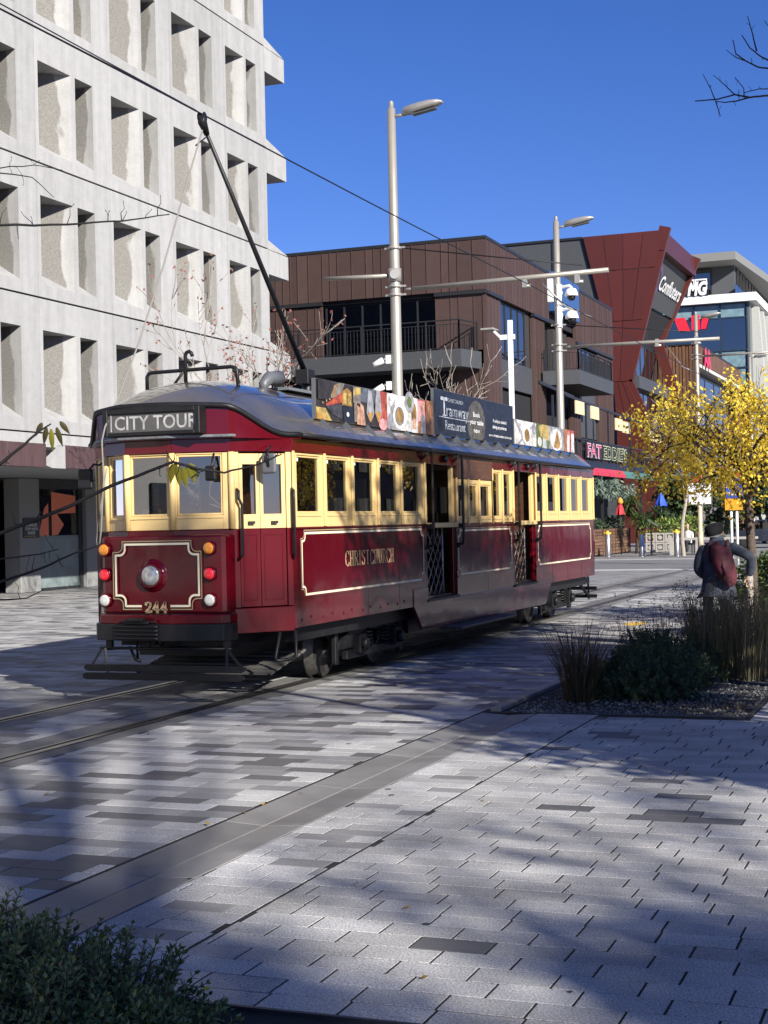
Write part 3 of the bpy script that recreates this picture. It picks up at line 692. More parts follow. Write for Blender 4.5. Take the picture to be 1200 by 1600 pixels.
VL = [(-5.80, 14.0)]+offs(FR, .105)[1:5]+[(-8.225, 13.2), (-8.225, 14)]
mb = MB(); ribbon(mb, VL, 2.45, 2.476, -.16, .0); mb; mb.build('visor_ledge', mat('worn_ledge', (.16, .165, .17), .35, .2, var=.45, scale=10), tram, bevel=.006, segs=2)
# --- destination sign
mb = MB(); x0, x1, z0, z1, yf = -7.47, -6.45, 2.485, 2.735, 12.185
mb.box(x0, x0+.055, yf, 12.33, z0, z1); mb.box(x1-.055, x1, yf, 12.33, z0, z1); mb.box(x0+.055, x1-.055, yf, 12.33, z0, z0+.035)
mb.prism([(x0+.05, yf, z1-.045), (x1-.05, yf, z1-.045), (x1-.05, yf, z1), (-6.75, yf, z1+.02), (-7.15, yf, z1+.02), (x0+.05, yf, z1)], (0, .16, 0))
sg = mb.build('destination_sign', M_BLACK, tram, bevel=.006, segs=1)
mb = MB(); mb.box(x0+.05, x1-.05, 12.205, 12.22, z0+.03, z1-.04); mb.build('blind', mat('sign_blind', (.075, .072, .07), .5, var=.3, scale=5), sg)
mb = MB(); mb.text('CITY TOUR', (-7.345, 12.204, 2.545), (1, 0, 0), (0, 0, 1), .125, .87, .001, bold=.012); mb.box(-7.388, -7.378, 12.2, 12.204, 2.53, 2.69); mb.build('lettering', mat('sign_letters', (.36, .355, .34), .6, var=.35, scale=9), sg)
# --- interior
mb = MB(); mb.box(-8.1, -5.94, 13.16, 25.2, .70, .74); mb.box(-7.6, -6.32, 12.56, 13.155, .70, .74); mb.build('interior_floor', M_INT, tram)
mb = MB(); mb.box(-8.1, -5.94, 13.16, 25.2, 2.40, 2.44); mb.box(-7.6, -6.32, 12.56, 13.155, 2.40, 2.44); mb.build('interior_ceiling', M_INT, tram)
def partition(y, gap=True):
    mb = MB(); mb.box(-8.1, -7.5, y, y+.04, .74, 2.4); mb.box(-6.6, -5.95, y, y+.04, .74, 2.4) if gap else mb.box(-7.5, -5.95, y, y+.04, .74, 1.5)
    mb.box(-7.5, -6.6, y, y+.04, 2.15, 2.4); mb.build('partition', M_WOOD, tram)
for y in (13.1, 16.66, 21.62, 25.2): partition(y)
for y in (18.0, 19.2, 20.4): mb = MB(); mb.box(-7.25, -6.6, y, y+.05, .74, 1.75); mb.build('partition', M_WOOD, tram)
for y in [13.45+i*.75 for i in range(4)]+[22.0+i*.75 for i in range(4)]:
    for X in (-6.55, -7.6):
        mb = MB(); mb.box(X-.4, X+.4, y, y+.42, .95, 1.05); mb.box(X-.4, X+.4, y+.42, y+.48, .95, 1.5); mb.box(X-.35, X+.35, y+.1, y+.36, .74, .95); mb.build('seat', M_WOOD, tram, bevel=.01, segs=1)
mb = MB(); mb.box(-7.4, -7.1, 12.55, 12.8, .74, 1.72); mb.lathe([(.1, 0), (.1, .08), (.04, .1)], (-7.25, 12.67, 1.72), n=12); mb.tube([(-7.25, 12.67, 1.82), (-7.1, 12.6, 1.84)], .012, 6); mb.build('controller', mat('brass_dark', (.16, .12, .06), .4, .6), tram)
# --- doorways
def doorway(y0, y1):
    mb = MB(); pbox(mb, SR, y0-.03, y1+.03, .685, .715, -.25, .02); mb.build('door_sill', M_STEEL, tram)
    mb = MB(); pbox(mb, SR, y0+.02, y1-.01, 1.555, 1.615, -.01, .035); mb.build('door_bar', M_CREAM, tram, bevel=.008, segs=1)
    for a, c, dp, of in ((y1-.06, y1+.01, -.08, -.03), (y0-.04, y0, -.3, .002)):
        mb = MB(); pbox(mb, SR, a, c, .72, 1.575, dp, of, 1); pbox(mb, SR, a, c, 1.578, 2.318, dp, of); mb.build('door_jamb', [M_CREAM, M_RED], tram, bevel=.004, segs=1)
    g = MB(); n = 5; a, c = y0+.03, y0+.74
    for i in range(-6, n):
        for sg in (1, -1):
            pts = []
            for k in range(0, 9):
                t = i+k*.5 if sg > 0 else n-1-i-k*.5
                pts.append((a+(c-a)*t/(n-1), .76+.095*k))
            run = [p for p in pts if a-.01 <= p[0] <= c+.01]
            if len(run) > 1: g.tube([SR(run[0][0], run[0][1], -.06+.008*sg), SR(run[-1][0], run[-1][1], -.06+.008*sg)], .0055, 4)
    g.tube([SR(c, .74, -.06), SR(c, 1.55, -.06)], .012, 6)
    g.build('scissor_gate', mat('gate_steel', (.40, .36, .33), .4, .6), tram)
    for y in (y0+.02, y1+.04):
        mb = MB(); mb.tube([SR(y-.17, 2.36, .0), SR(y-.17, 2.40, .06), SR(y-.165, 2.43, .075), SR(y-.13, 2.455, .08), SR(y-.07, 2.465, .08), SR(y-.02, 2.455, .08), SR(y, 2.42, .08), SR(y, 1.40, .08), SR(y, 1.35, .07), SR(y, 1.33, .0)], .017, 8)
        mb.box(*[v for v in (XR, XR+.09)], y-.035, y+.035, 1.545, 1.60); mb.box(XR, XR+.04, y-.03, y+.03, 1.30, 1.36); mb.build('grab_rail', M_BLACK, tram)
    mb = MB(); mb.lathe([(.045, 0), (.045, .04), (.03, .055)], SR((y0+y1)/2+.08, 2.39, .016), (1, 0, 0), 12); mb.build('door_lamp', M_BLACK, tram)
doorway(*D1); doorway(*D2)
for p, u in ((dor, .555), (dor, -.0)):
    mb = MB(); mb.tube([p(u, 1.97, .0), p(u, 1.95, .05), p(u, 1.88, .055), p(u-.03*(u > .1), 1.82, .055), p(u-.03*(u > .1), 1.36, .055), p(u, 1.31, .0)], .014, 8); mb.build('grab_rail', M_BLACK, tram)
# --- mirrors
def mirror(c, w, h, col, arm):
    mb = MB(); mb.box(c[0]-w, c[0]+w, c[1]-.02, c[1]+.025, c[2]-h, c[2]+h); o = mb.build('wing_mirror', col, tram, bevel=.035, segs=3)
    mb = MB(); mb.tube(arm, .011, 6); mb.build('mirror_arm', M_BLACK, o)
mirror((-5.955, 12.60, 2.20), .072, .095, M_GREYM, [(-5.95, 12.58, 2.17), (-5.95, 12.56, 2.26), (-5.96, 12.60, 2.33), (-5.99, 12.72, 2.37)])
mirror((-6.385, 12.26, 2.115), .055, .07, M_BLACK, [(-6.38, 12.27, 2.15), (-6.40, 12.33, 2.24), (-6.42, 12.4, 2.3)])
mirror((-7.96, 12.66, 2.12), .082, .10, M_BLACK, [(-7.93, 12.66, 2.2), (-7.85, 12.64, 2.26), (-7.80, 12.66, 2.25), (-7.74, 12.68, 2.3)])
# --- roof gear
mb = MB(); mb.tube([(-7.62, 13.3, 2.99), (-7.62, 13.3, 3.15), (-7.60, 13.3, 3.18), (-7.57, 13.3, 3.19), (-6.68, 13.3, 3.20), (-6.63, 13.3, 3.19), (-6.61, 13.3, 3.16), (-6.60, 13.3, 2.98)], .019, 8); mb.build('roof_hoop', M_BLACK, tram)
mb = MB(); mb.tube([(-7.18, 13.3, 3.0), (-7.18, 13.3, 3.34), (-7.165, 13.3, 3.37), (-7.14, 13.3, 3.38), (-7.11, 13.3, 3.36), (-7.10, 13.3, 3.33)], .020, 8); mb.tube([(-7.36, 13.3, 3.0), (-7.19, 13.3, 3.20)], .014, 6); mb.build('pole_hook', M_BLACK, tram)
mb = MB(); mb.box(-7.5, -6.65, 14.6, 17.4, 3.07, 3.10)
for y in (14.8, 15.6, 16.4, 17.2): mb.beam((-7.45, y, 3.02), (-6.7, y+.3, 3.09), .05, .05)
mb.build('trolley_plank', mat('grey_frame', (.14, .15, .165), .5), tram)
mb = MB(); mb.tube([(-6.75, 14.2, 3.02), (-6.75, 14.2, 3.10), (-6.74, 14.3, 3.17), (-6.72, 14.5, 3.18)], [.045, .055, .07, .09], 12); mb.build('roof_horn', M_GREYM, tram)
mb = MB(); mb.lathe([(.14, 0), (.14, .05), (.06, .08), (.06, .22), (.09, .24), (.09, .28), (0, .29)], (-7.05, 16.0, 3.09), n=14)
mb.beam((-7.15, 15.9, 3.3), (-7.15, 16.7, 3.2), .03, .05); mb.beam((-6.95, 15.9, 3.3), (-6.95, 16.7, 3.2), .03, .05); mb.box(-7.2, -6.9, 16.6, 16.75, 3.1, 3.3); mb.box(-7.13, -6.97, 15.85, 16.05, 3.25, 3.42)
tb = mb.build('trolley_base', M_BLACK, tram, bevel=.008, segs=1)
mb = MB(); mb.tube([(-7.05, 15.98, 3.36), (-7.1, 13.70, 5.66)], [.034, .020], 10); tp = mb.build('trolley_pole', M_BLACK, tram)
mb = MB(); mb.tube([(-7.1, 13.72, 5.64), (-7.1, 13.62, 5.75), (-7.1, 13.60, 5.80)], [.03, .05, .035], 8); mb.lathe([(.055, -.03), (.035, -.012), (.035, .012), (.055, .03)], (-7.1, 13.62, 5.79), (1, 0, 0), 14); mb.beam((-7.1, 13.72, 5.62), (-7.16, 13.58, 5.5), .012, .012); mb.build('trolley_head', M_BLACK, tp)
mb = MB(); rp = [(-7.1, 13.62, 5.66), (-7.16, 13.33, 5.0), (-7.235, 13.0, 4.2), (-7.32, 12.63, 3.4), (-7.39, 12.33, 2.83), (-7.43, 12.17, 2.58), (-7.455, 12.15, 2.45), (-7.475, 12.2, 2.1), (-7.52, 12.21, 1.62), (-7.55, 12.23, 1.50), (-7.585, 12.25, 1.46), (-7.60, 12.26, 1.52), (-7.57, 12.25, 1.7), (-7.5, 12.3, 2.2)]
mb.tube(rp, .0085, 6); mb.build('trolley_rope', mat('rope', (.22, .20, .18), .8), tram)
# --- roof boards
PLB = Pl((-6.0, 0), t=(0, 1), n=(1, 0))
def rect(mb, u0, u1, z0, z1, o, m): mb.poly([PLB(u0,z0,o), PLB(u1,z0,o), PLB(u1,z1,o), PLB(u0,z1,o)], m)
def disc(mb, u, z, a, b, o, m, n=18, t0=0, t1=2*math.pi):
    mb.poly([PLB(u+a*math.cos(lerp(t0, t1, i/n)), z+b*math.sin(lerp(t0, t1, i/n)), o) for i in range(n)], m)
def pr(name, c, **k): return mat('print_'+name, tuple(v*.85 for v in c), .38, var=.55, scale=11, **k)
PAL = [pr('night', (.03, .025, .025)), pr('amber', (.42, .22, .05)), pr('orange', (.45, .10, .03)), pr('plate', (.62, .60, .58)), pr('grey', (.30, .30, .32)), pr('red', (.40, .06, .05)), pr('skin', (.48, .27, .18)), pr('wood', (.33, .14, .06)), pr('slate', (.10, .115, .14)), pr('pink', (.60, .30, .30)), pr('food', (.28, .16, .04)), pr('green', (.10, .13, .03)), pr('straw', (.45, .33, .10)), pr('navy', (.012, .017, .030)), pr('olive', (.085, .078, .062)), pr('silver', (.42, .45, .50)), pr('brightw', (.85, .85, .85)), pr('stone', (.22, .19, .16)), pr('charcoal', (.05, .05, .06))]
bd = []
for y0, y1, z0, z1 in ((13.80, 17.40, 2.685, 3.095), (17.44, 20.95, 2.705, 3.27), (20.97, 24.62, 2.73, 3.095)):
    mb = MB(); mb.box(-6.035, -6.0, y0, y1, z0, z1); bd.append(mb.build('advertising_board', mat('board_back', (.10, .105, .11), .5), tram))
def Bp(k, y0, y1, items, base, z0, z1):
    mb = MB(); rect(mb, y0+.004, y1-.004, z0+.004, z1-.004, .003, base)
    o = .003
    for it in items:
        o += .0008
        if it[0] == 'r': rect(mb, *[lerp(y0, y1, it[1]), lerp(y0, y1, it[2]), lerp(z0, z1, it[3]), lerp(z0, z1, it[4])], o, it[5])
        elif it[0] == 'd': disc(mb, lerp(y0, y1, it[1]), lerp(z0, z1, it[2]), it[3]*(y1-y0), it[4]*(z1-z0), o, it[5])
        else: mb.poly([PLB(lerp(y0, y1, a), lerp(z0, z1, b), o) for a, b in it[1]], it[2])
    mb.build('printed_picture', PAL, bd[k])
z0, z1 = 2.685, 3.095
Bp(0, 13.82, 15.0, [('p', [(0,0),(.34,0),(.2,.3),(0,.30)], 12), ('p', [(0,0),(.2,0),(.1,.16),(0,.16)], 1), ('p', [(.30,.56),(.40,.9),(.52,1),(.64,1),(.56,.72),(.40,.6)], 17), ('p', [(.34,.62),(.44,.96),(.47,.95),(.40,.62)], 10), ('p', [(.20,.40),(.57,.76),(.57,.50),(.22,.36)], 5), ('p', [(.30,.46),(.56,.68),(.56,.55),(.31,.42)], 2), ('p', [(.20,.36),(.57,.46),(.57,.06),(.34,.18)], 18), ('p', [(.57,.44),(.57,.80),(.69,.90),(.80,.80),(.80,.44)], 10), ('r', .60, .67, .48, .76, 12), ('r', .70, .77, .48, .76, 12), ('p', [(.57,.43),(.80,.43),(.83,.05),(.60,.02)], 13), ('d', .69, .22, .03, .06, 16), ('r', .82, 1, .55, .97, 17), ('p', [(.82,.74),(1,.8),(1,.97),(.86,.95)], 12), ('r', .84, .90, .06, .6, 17), ('p', [(.9,0),(.91,.5),(.97,.45),(1,0)], 6), ('r', .02, .30, .5, 1, 0), ('d', .12, .42, .012, .03, 12), ('d', .2, .48, .012, .03, 12), ('d', .27, .53, .012, .03, 12)], 0, z0, z1)
Bp(0, 15.0, 15.82, [('r', 0, 1, 0, .62, 0), ('r', .72, 1, 0, 1, 5), ('r', .80, .82, 0, 1, 7), ('r', .9, .92, 0, 1, 7), ('p', [(0,0),(0,.6),(.12,.5),(.18,0)], 6), ('p', [(.22,.35),(.3,.95),(.42,.95),(.5,.35),(.38,.12),(.34,.12)], 4), ('p', [(.26,.36),(.46,.36),(.38,.12),(.34,.12)], 1), ('p', [(.52,.4),(.58,1),(.72,1),(.78,.4),(.68,.14),(.63,.14)], 4), ('p', [(.55,.42),(.75,.42),(.68,.14),(.63,.14)], 1), ('d', .82, .1, .16, .16, 9)], 8, z0, z1)
Bp(0, 15.82, 16.62, [('p', [(0,.3),(.3,.7),(.6,.1),(.5,0),(0,0)], 4), ('d', .5, .40, .26, .36, 16), ('d', .5, .40, .19, .27, 17), ('d', .5, .42, .11, .2, 10), ('d', .92, .85, .2, .3, 4), ('d', .92, .85, .1, .16, 11), ('p', [(.12,.55),(.3,.85),(.34,.82),(.16,.5)], 4), ('d', .2, .9, .12, .1, 16)], 3, z0, z1)
Bp(0, 16.62, 17.39, [('r', .0, .3, .0, 1, 3), ('d', .12, .55, .12, .3, 10), ('r', .05, .2, .1, .4, 6), ('r', .28, .62, .35, .95, 9), ('r', .28, .62, 0, .3, 7), ('d', .52, .78, .07, .15, 6), ('p', [(.4,0),(.44,.55),(.62,.55),(.64,0)], 4), ('r', .66, 1, 0, 1, 7), ('r', .82, .835, 0, 1, 10), ('r', .74, .75, 0, 1, 10)], 5, z0, z1)
z0, z1 = 2.705, 3.27
mb = MB(); rect(mb, 17.45, 20.94, z0+.004, z1-.004, .003, 13)
mb.poly([PLB(19.17+.40*math.cos(math.pi*2*i/28), max(z0+.008, 2.93+.30*math.sin(math.pi*2*i/28)*(1 if i < 14 else 1)), .0045) for i in range(28)], 14)
yd, zd = (0, 1, 0), (0, 0, 1)
mb.text('CHRISTCHURCH', (-5.994, 17.98, 3.135), yd, zd, .045, .62, 0, 15)
mb.text('T', (-5.994, 17.70, 2.955), yd, zd, .225, .26, 0, 15, bold=.01); rect(mb, 17.70, 17.96, 3.165, 3.185, .007, 15); rect(mb, 17.76, 17.90, 2.95, 2.962, .007, 15)
mb.text('ramway', (-5.994, 17.92, 2.955), yd, zd, .155, .90, 0, 15); rect(mb, 17.62, 18.88, 2.928, 2.938, .007, 15)
mb.text('Restaurant', (-5.994, 17.86, 2.785), yd, zd, .115, .82, 0, 15)
for t, y, z, w_ in (('Book', 19.17, 3.01, .30), ('your table', 19.17, 2.91, .60), ('now', 19.17, 2.80, .26)): mb.text(t, (-5.993, y, z), yd, zd, .062, w_, 0, 16, bold=.012, align='C')
mb.text('A unique curated', (-5.994, 19.92, 2.985), yd, zd, .048, .66, 0, 16, bold=.01); mb.text('dining experience', (-5.994, 19.90, 2.90), yd, zd, .048, .68, 0, 16, bold=.01)
mb.text('www.christchurchattractions.nz', (-5.994, 19.72, 2.785), yd, zd, .036, 1.10, 0, 16, bold=.01)
mb.build('printed_picture', PAL, bd[1])
z0, z1 = 2.73, 3.095
Bp(2, 20.99, 22.2, [('p', [(0,1),(.1,1),(.55,.1),(.45,0)], 4), ('p', [(.9,1),(1,1),(.2,0),(.1,0)], 4), ('d', .55, .5, .2, .42, 16), ('d', .56, .42, .12, .27, 10), ('d', .9, .7, .1, .2, 4)], 3, z0, z1)
Bp(2, 22.2, 22.95, [('r', .5, 1, .35, 1, 12), ('p', [(.2,.9),(.5,1),(.6,.4),(.3,.5)], 12), ('d', .25, .25, .15, .2, 3), ('p', [(.45,0),(.5,.4),(.75,.4),(.8,0)], 15)], 11, z0, z1)
Bp(2, 22.95, 23.9, [('d', .5, .45, .42, .48, 3), ('p', [(.3,.1),(.55,.9),(.75,.3),(.6,.05)], 10), ('d', .55, .2, .15, .12, 1)], 4, z0, z1)
Bp(2, 23.9, 24.61, [('r', 0, .3, 0, 1, 7), ('p', [(.3,0),(.35,.8),(.55,.8),(.5,0)], 16), ('p', [(.65,0),(.7,.85),(.95,.85),(.98,0)], 3), ('d', .45, .85, .1, .12, 6)], 5, z0, z1)
mb0 = None
for i in range(18):
    y = 13.95+i*.62; z = 2.69 if y < 17.4 else 2.71
    mb = MB(); mb.prism([(-5.99, y, z+.01), (-6.06, y, z+.01), (-6.06, y, z-.07), (-5.885, y, 2.545), (-5.878, y, 2.57)], (0, .012, 0)); mb.build('board_bracket', mat('bracket_blue', (.085, .10, .12), .45), tram)
# ================================================================ buildings
def concrete(name, light, dark, stain=True):
    m, nt, b = nodes(name); L = nt.links.new
    tc = N(nt, 'ShaderNodeTexCoord'); oi = N(nt, 'ShaderNodeObjectInfo'); g = N(nt, 'ShaderNodeNewGeometry')
    n1 = N(nt, 'ShaderNodeTexNoise'); n1.inputs['Scale'].default_value = 3.0; n1.inputs['Detail'].default_value = 8; n1.inputs['Roughness'].default_value = .7
    n2 = N(nt, 'ShaderNodeTexNoise'); n2.inputs['Scale'].default_value = 22; n2.inputs['Detail'].default_value = 5; n2.inputs['Roughness'].default_value = .8
    L(g.outputs['Position'], n1.inputs['Vector']); L(g.outputs['Position'], n2.inputs['Vector'])
    rp = N(nt, 'ShaderNodeValToRGB'); e = rp.color_ramp.elements; e[0].position = .34; e[1].position = .62
    e[0].color = (*[c*.88 for c in light], 1); e[1].color = (*light, 1); L(n1.outputs[0], rp.inputs[0])
    col = rp.outputs[0]
    mps = N(nt, 'ShaderNodeMapping'); mps.inputs['Scale'].default_value = (2.5, 2.5, .16); L(g.outputs['Position'], mps.inputs[0]); ns = N(nt, 'ShaderNodeTexNoise'); ns.inputs['Scale'].default_value = 1.6; ns.inputs['Detail'].default_value = 6; L(mps.outputs[0], ns.inputs['Vector'])
    ms = N(nt, 'ShaderNodeMapRange'); ms.inputs[1].default_value = .35; ms.inputs[2].default_value = .62; ms.inputs[3].default_value = .90; ms.inputs[4].default_value = 1.04; L(ns.outputs[0], ms.inputs[0])
    mxs = N(nt, 'ShaderNodeMix', data_type='RGBA', blend_type='MULTIPLY'); mxs.inputs[0].default_value = 1; L(col, mxs.inputs[6]); L(ms.outputs[0], mxs.inputs[7]); col = mxs.outputs[2]
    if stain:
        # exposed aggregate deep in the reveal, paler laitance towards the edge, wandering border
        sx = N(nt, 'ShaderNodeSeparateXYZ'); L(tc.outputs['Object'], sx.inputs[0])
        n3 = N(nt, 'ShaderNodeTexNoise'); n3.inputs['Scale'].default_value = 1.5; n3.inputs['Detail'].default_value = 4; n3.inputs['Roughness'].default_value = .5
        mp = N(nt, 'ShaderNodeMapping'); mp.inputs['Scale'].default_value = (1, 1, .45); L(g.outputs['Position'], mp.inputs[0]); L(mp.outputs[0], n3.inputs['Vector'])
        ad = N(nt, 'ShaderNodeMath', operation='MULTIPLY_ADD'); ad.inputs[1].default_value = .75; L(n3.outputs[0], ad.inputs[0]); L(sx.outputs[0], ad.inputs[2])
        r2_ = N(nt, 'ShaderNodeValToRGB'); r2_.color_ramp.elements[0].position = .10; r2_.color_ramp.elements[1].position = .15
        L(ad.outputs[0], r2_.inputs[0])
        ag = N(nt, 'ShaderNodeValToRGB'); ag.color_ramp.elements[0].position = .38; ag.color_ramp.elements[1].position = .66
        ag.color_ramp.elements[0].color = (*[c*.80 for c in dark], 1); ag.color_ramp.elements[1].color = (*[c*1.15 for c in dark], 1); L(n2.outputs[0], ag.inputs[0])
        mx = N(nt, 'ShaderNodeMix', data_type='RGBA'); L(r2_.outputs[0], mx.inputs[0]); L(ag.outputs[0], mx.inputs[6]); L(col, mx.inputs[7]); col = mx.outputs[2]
    m2 = N(nt, 'ShaderNodeMapRange'); m2.inputs[3].default_value = .92; m2.inputs[4].default_value = 1.06; L(oi.outputs['Random'], m2.inputs[0])
    n4 = N(nt, 'ShaderNodeMapRange'); n4.inputs[1].default_value = .35; n4.inputs[2].default_value = .65; n4.inputs[3].default_value = .90; n4.inputs[4].default_value = 1.05; L(n2.outputs[0], n4.inputs[0])
    mu = N(nt, 'ShaderNodeMath', operation='MULTIPLY'); L(m2.outputs[0], mu.inputs[0]); L(n4.outputs[0], mu.inputs[1])
    m3 = N(nt, 'ShaderNodeMix', data_type='RGBA', blend_type='MULTIPLY'); m3.inputs[0].default_value = 1; L(col, m3.inputs[6]); L(mu.outputs[0], m3.inputs[7])
    L(m3.outputs[2], b.inputs['Base Color']); b.inputs['Roughness'].default_value = .9
    bp = N(nt, 'ShaderNodeBump'); bp.inputs['Strength'].default_value = .35; bp.inputs['Distance'].default_value = .02; L(n2.outputs[0], bp.inputs['Height']); L(bp.outputs[0], b.inputs['Normal'])
    MATS[name] = m; return m
C_FRONT = concrete('pale_concrete', (.375, .372, .362), (.3, .28, .25), False)
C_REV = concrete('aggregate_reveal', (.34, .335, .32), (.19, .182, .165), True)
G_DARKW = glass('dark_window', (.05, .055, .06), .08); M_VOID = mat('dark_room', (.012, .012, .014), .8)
ob_ = thing('office_building', 'pale precast concrete office block with deep paired window recesses, left of the tram', 'building', (-21, 38, 0))
W1, H1 = 3.44, 3.34
mb = MB(); g, hz, sz, si, dp = .008, 2.545, .33, .98, 1.0
y = [g, .15, 1.63, 1.83, 2.66, W1-g]
def fr(y0, y1, z0, z1): mb.poly([(0,y0,z0),(0,y1,z0),(0,y1,z1),(0,y0,z1)], 0)
zb, zt = .024, H1-.024
fr(y[0], y[5], zb, sz); fr(y[0], y[5], hz, zt); fr(y[0], y[1], sz, hz); fr(y[2], y[3], sz, hz); fr(y[4], y[5], sz, hz)
for pts in ([(0,y[0],zb),(0,y[0],zt),(-.06,y[0],zt),(-.06,y[0],zb)], [(0,y[5],zb),(-.06,y[5],zb),(-.06,y[5],zt),(0,y[5],zt)], [(0,y[0],zt),(0,y[5],zt),(-.06,y[5],zt),(-.06,y[0],zt)], [(0,y[0],zb),(-.06,y[0],zb),(-.06,y[5],zb),(0,y[5],zb)]): mb.poly(pts, 0)
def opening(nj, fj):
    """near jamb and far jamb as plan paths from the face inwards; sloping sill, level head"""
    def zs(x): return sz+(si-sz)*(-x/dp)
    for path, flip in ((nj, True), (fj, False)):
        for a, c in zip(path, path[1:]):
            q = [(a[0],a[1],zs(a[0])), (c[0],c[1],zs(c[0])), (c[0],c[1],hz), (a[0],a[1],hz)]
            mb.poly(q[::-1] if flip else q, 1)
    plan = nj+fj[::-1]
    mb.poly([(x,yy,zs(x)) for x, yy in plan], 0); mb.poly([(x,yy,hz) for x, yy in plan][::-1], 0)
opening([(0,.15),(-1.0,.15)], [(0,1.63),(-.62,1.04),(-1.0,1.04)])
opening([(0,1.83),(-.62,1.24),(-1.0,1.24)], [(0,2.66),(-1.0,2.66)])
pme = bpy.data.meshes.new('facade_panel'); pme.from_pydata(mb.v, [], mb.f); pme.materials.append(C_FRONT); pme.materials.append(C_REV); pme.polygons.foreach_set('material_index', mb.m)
mb = MB()
for a, c in ((.15, 1.04), (1.24, 2.66)): mb.poly([(-.985,a,.9),(-.985,c,.9),(-.985,c,hz),(-.985,a,hz)])
wme = bpy.data.meshes.new('window'); wme.from_pydata(mb.v, [], mb.f); wme.materials.append(G_DARKW)
for k in range(5):
    for yb, sc_ in ((24.58, 1), (28.02, 1), (31.46, 1), (34.90, 1), (38.34, 1), (41.78, .865)):
        p = part('facade_panel', pme, ob_, (0, yb-38, 4.035+H1*k)); p.scale = (1, sc_, 1)
        part('window', wme, p)
mb = MB(); mb.box(-36, -22.02, 24.6, 44.7, 3.7, 21.4); mb.box(-22.015, -21.07, 24.6, 44.7, 20.75, 21.4); mb.build('core', M_VOID, ob_)
mb = MB(); mb.box(-36, -21.0, 24.58, 44.74, 3.7, 4.02); mb.build('floor_band', C_FRONT, ob_)
for k in range(5):
    z = 4.035+H1*k
    mb = MB(); mb.prism([(-21.0, 44.77, z-.02), (-21.0, 46.3, z-.02-.02), (-21.0, 46.3, z-.82), (-21.0, 44.77, z-.82)], (-15, 0, 0))
    mb.prism([(-21.01, 44.77, z), (-21.01, 46.3, z+.0), (-21.01, 44.77, z+.30)], (-15, 0, 0)); mb.build('end_ledge', C_FRONT, ob_)
mb = MB(); mb.box(-36, -21.02, 44.72, 44.765, 0, 21.4); mb.build('end_wall', C_FRONT, ob_)
# ground floor
M_FASC = mat('rust_brown_fascia', (.078, .044, .044), .6, var=.28, scale=1.5, stretch=(1, 3, .4))
M_TERR = mat('terrazzo_grey', (.24, .24, .235), .7, var=.25, scale=70)
for a, c in ((14, 28.62), (29.45, 44)):
    mb = MB(); mb.box(-19.25, -19.0, a, c, 3.05, 3.57); mb.build('canopy_fascia', M_FASC, ob_)
mb = MB(); mb.prism([(-19.03, 28.63, 3.10), (-19.03, 29.44, 3.56), (-19.03, 29.44, 3.04), (-19.03, 28.9, 3.04)], (-.2, 0, 0)); mb.build('canopy_gusset', C_FRONT, ob_)
mb = MB(); mb.box(-22.0, -19.26, 14, 44, 3.06, 3.2); mb.box(-36, -22.0, 24.6, 44.7, 3.06, 3.25); mb.build('canopy', mat('soffit_grey', (.20, .21, .225), .7), ob_)
mb = MB(); mb.box(-36, -22.01, 24.6, 44.7, 3.26, 3.69); mb.build('lintel_band', C_FRONT, ob_)
for a, c in ((25.0, 25.9), (33.66, 34.58), (36.90, 37.8), (40.2, 41.1), (43.8, 44.7)):
    mb = MB(); mb.box(-23.7, -23.2, a, c, 0, 3.05); mb.build('column', M_TERR, ob_, bevel=.015, segs=1)
mb = MB(); mb.box(-23.5, -23.3, 34.6, 36.88, 2.83, 3.05); mb.box(-23.40, -23.32, 34.6, 34.67, 0, 2.83); mb.box(-23.40, -23.32, 36.70, 36.88, 0, 2.83); mb.box(-23.38, -23.33, 34.67, 36.7, 2.78, 2.83); mb.box(-23.38, -23.33, 34.67, 36.7, 0, .08); mb.build('shop_frame', M_STEEL, ob_)
mb = MB(); mb.box(-23.355, -23.345, 34.67, 36.70, 1.5, 2.78); mb.build('shop_window', glass('shop_glass', (.65, .68, .68), .09), ob_)
mb = MB(); mb.box(-23.355, -23.345, 34.67, 36.70, .08, 1.495); mb.build('frosted_glass', mat('frosted', (.17, .21, .21), .25, var=.25, scale=1.2), ob_)
mb = MB(); mb.box(-23.62, -23.60, 34.7, 36.7, 1.3, 2.45, 0); mb.poly([(-23.335, 34.7, 1.5), (-23.335, 35.2, 1.5), (-23.335, 35.2, 2.4), (-23.335, 35.0, 2.25)], 1); mb.poly([(-23.335, 35.35, 1.5), (-23.335, 35.65, 1.52), (-23.335, 35.95, 1.80), (-23.335, 35.6, 2.1), (-23.335, 36.55, 2.12), (-23.335, 36.55, 2.6), (-23.335, 35.35, 2.7)], 1)
mb.build('shop_display', [mat('display_grey', (.11, .13, .15), .6), mat('display_coral', (.85, .22, .12), .6)], ob_)
mb = MB(); mb.box(-24.2, -23.9, 25.9, 33.64, 0, 3.05); mb.box(-23.9, -23.86, 32.5, 33.5, .02, 2.75, 1); mb.tube([(-23.82, 33.36, .75), (-23.82, 33.36, 1.65)], .02, 8, 1); mb.build('brown_door', [mat('door_surround', (.035, .032, .034), .5), mat('door_brown', (.06, .034, .032), .45)], ob_)
mb = MB(); mb.box(-26, -25.9, 34.5, 44, 0, 3.05); mb.box(-24.2, -24.0, 37.8, 44, 0, 3.05); mb.build('shop_back', M_VOID, ob_)
mb = MB(); mb.box(-23.2, -23.18, 33.78, 34.52, 1.455, 1.985); sgn = mb.build('sprinkler_sign', mat('sign_black', (.015, .015, .016), .45), ob_)
mb = MB()
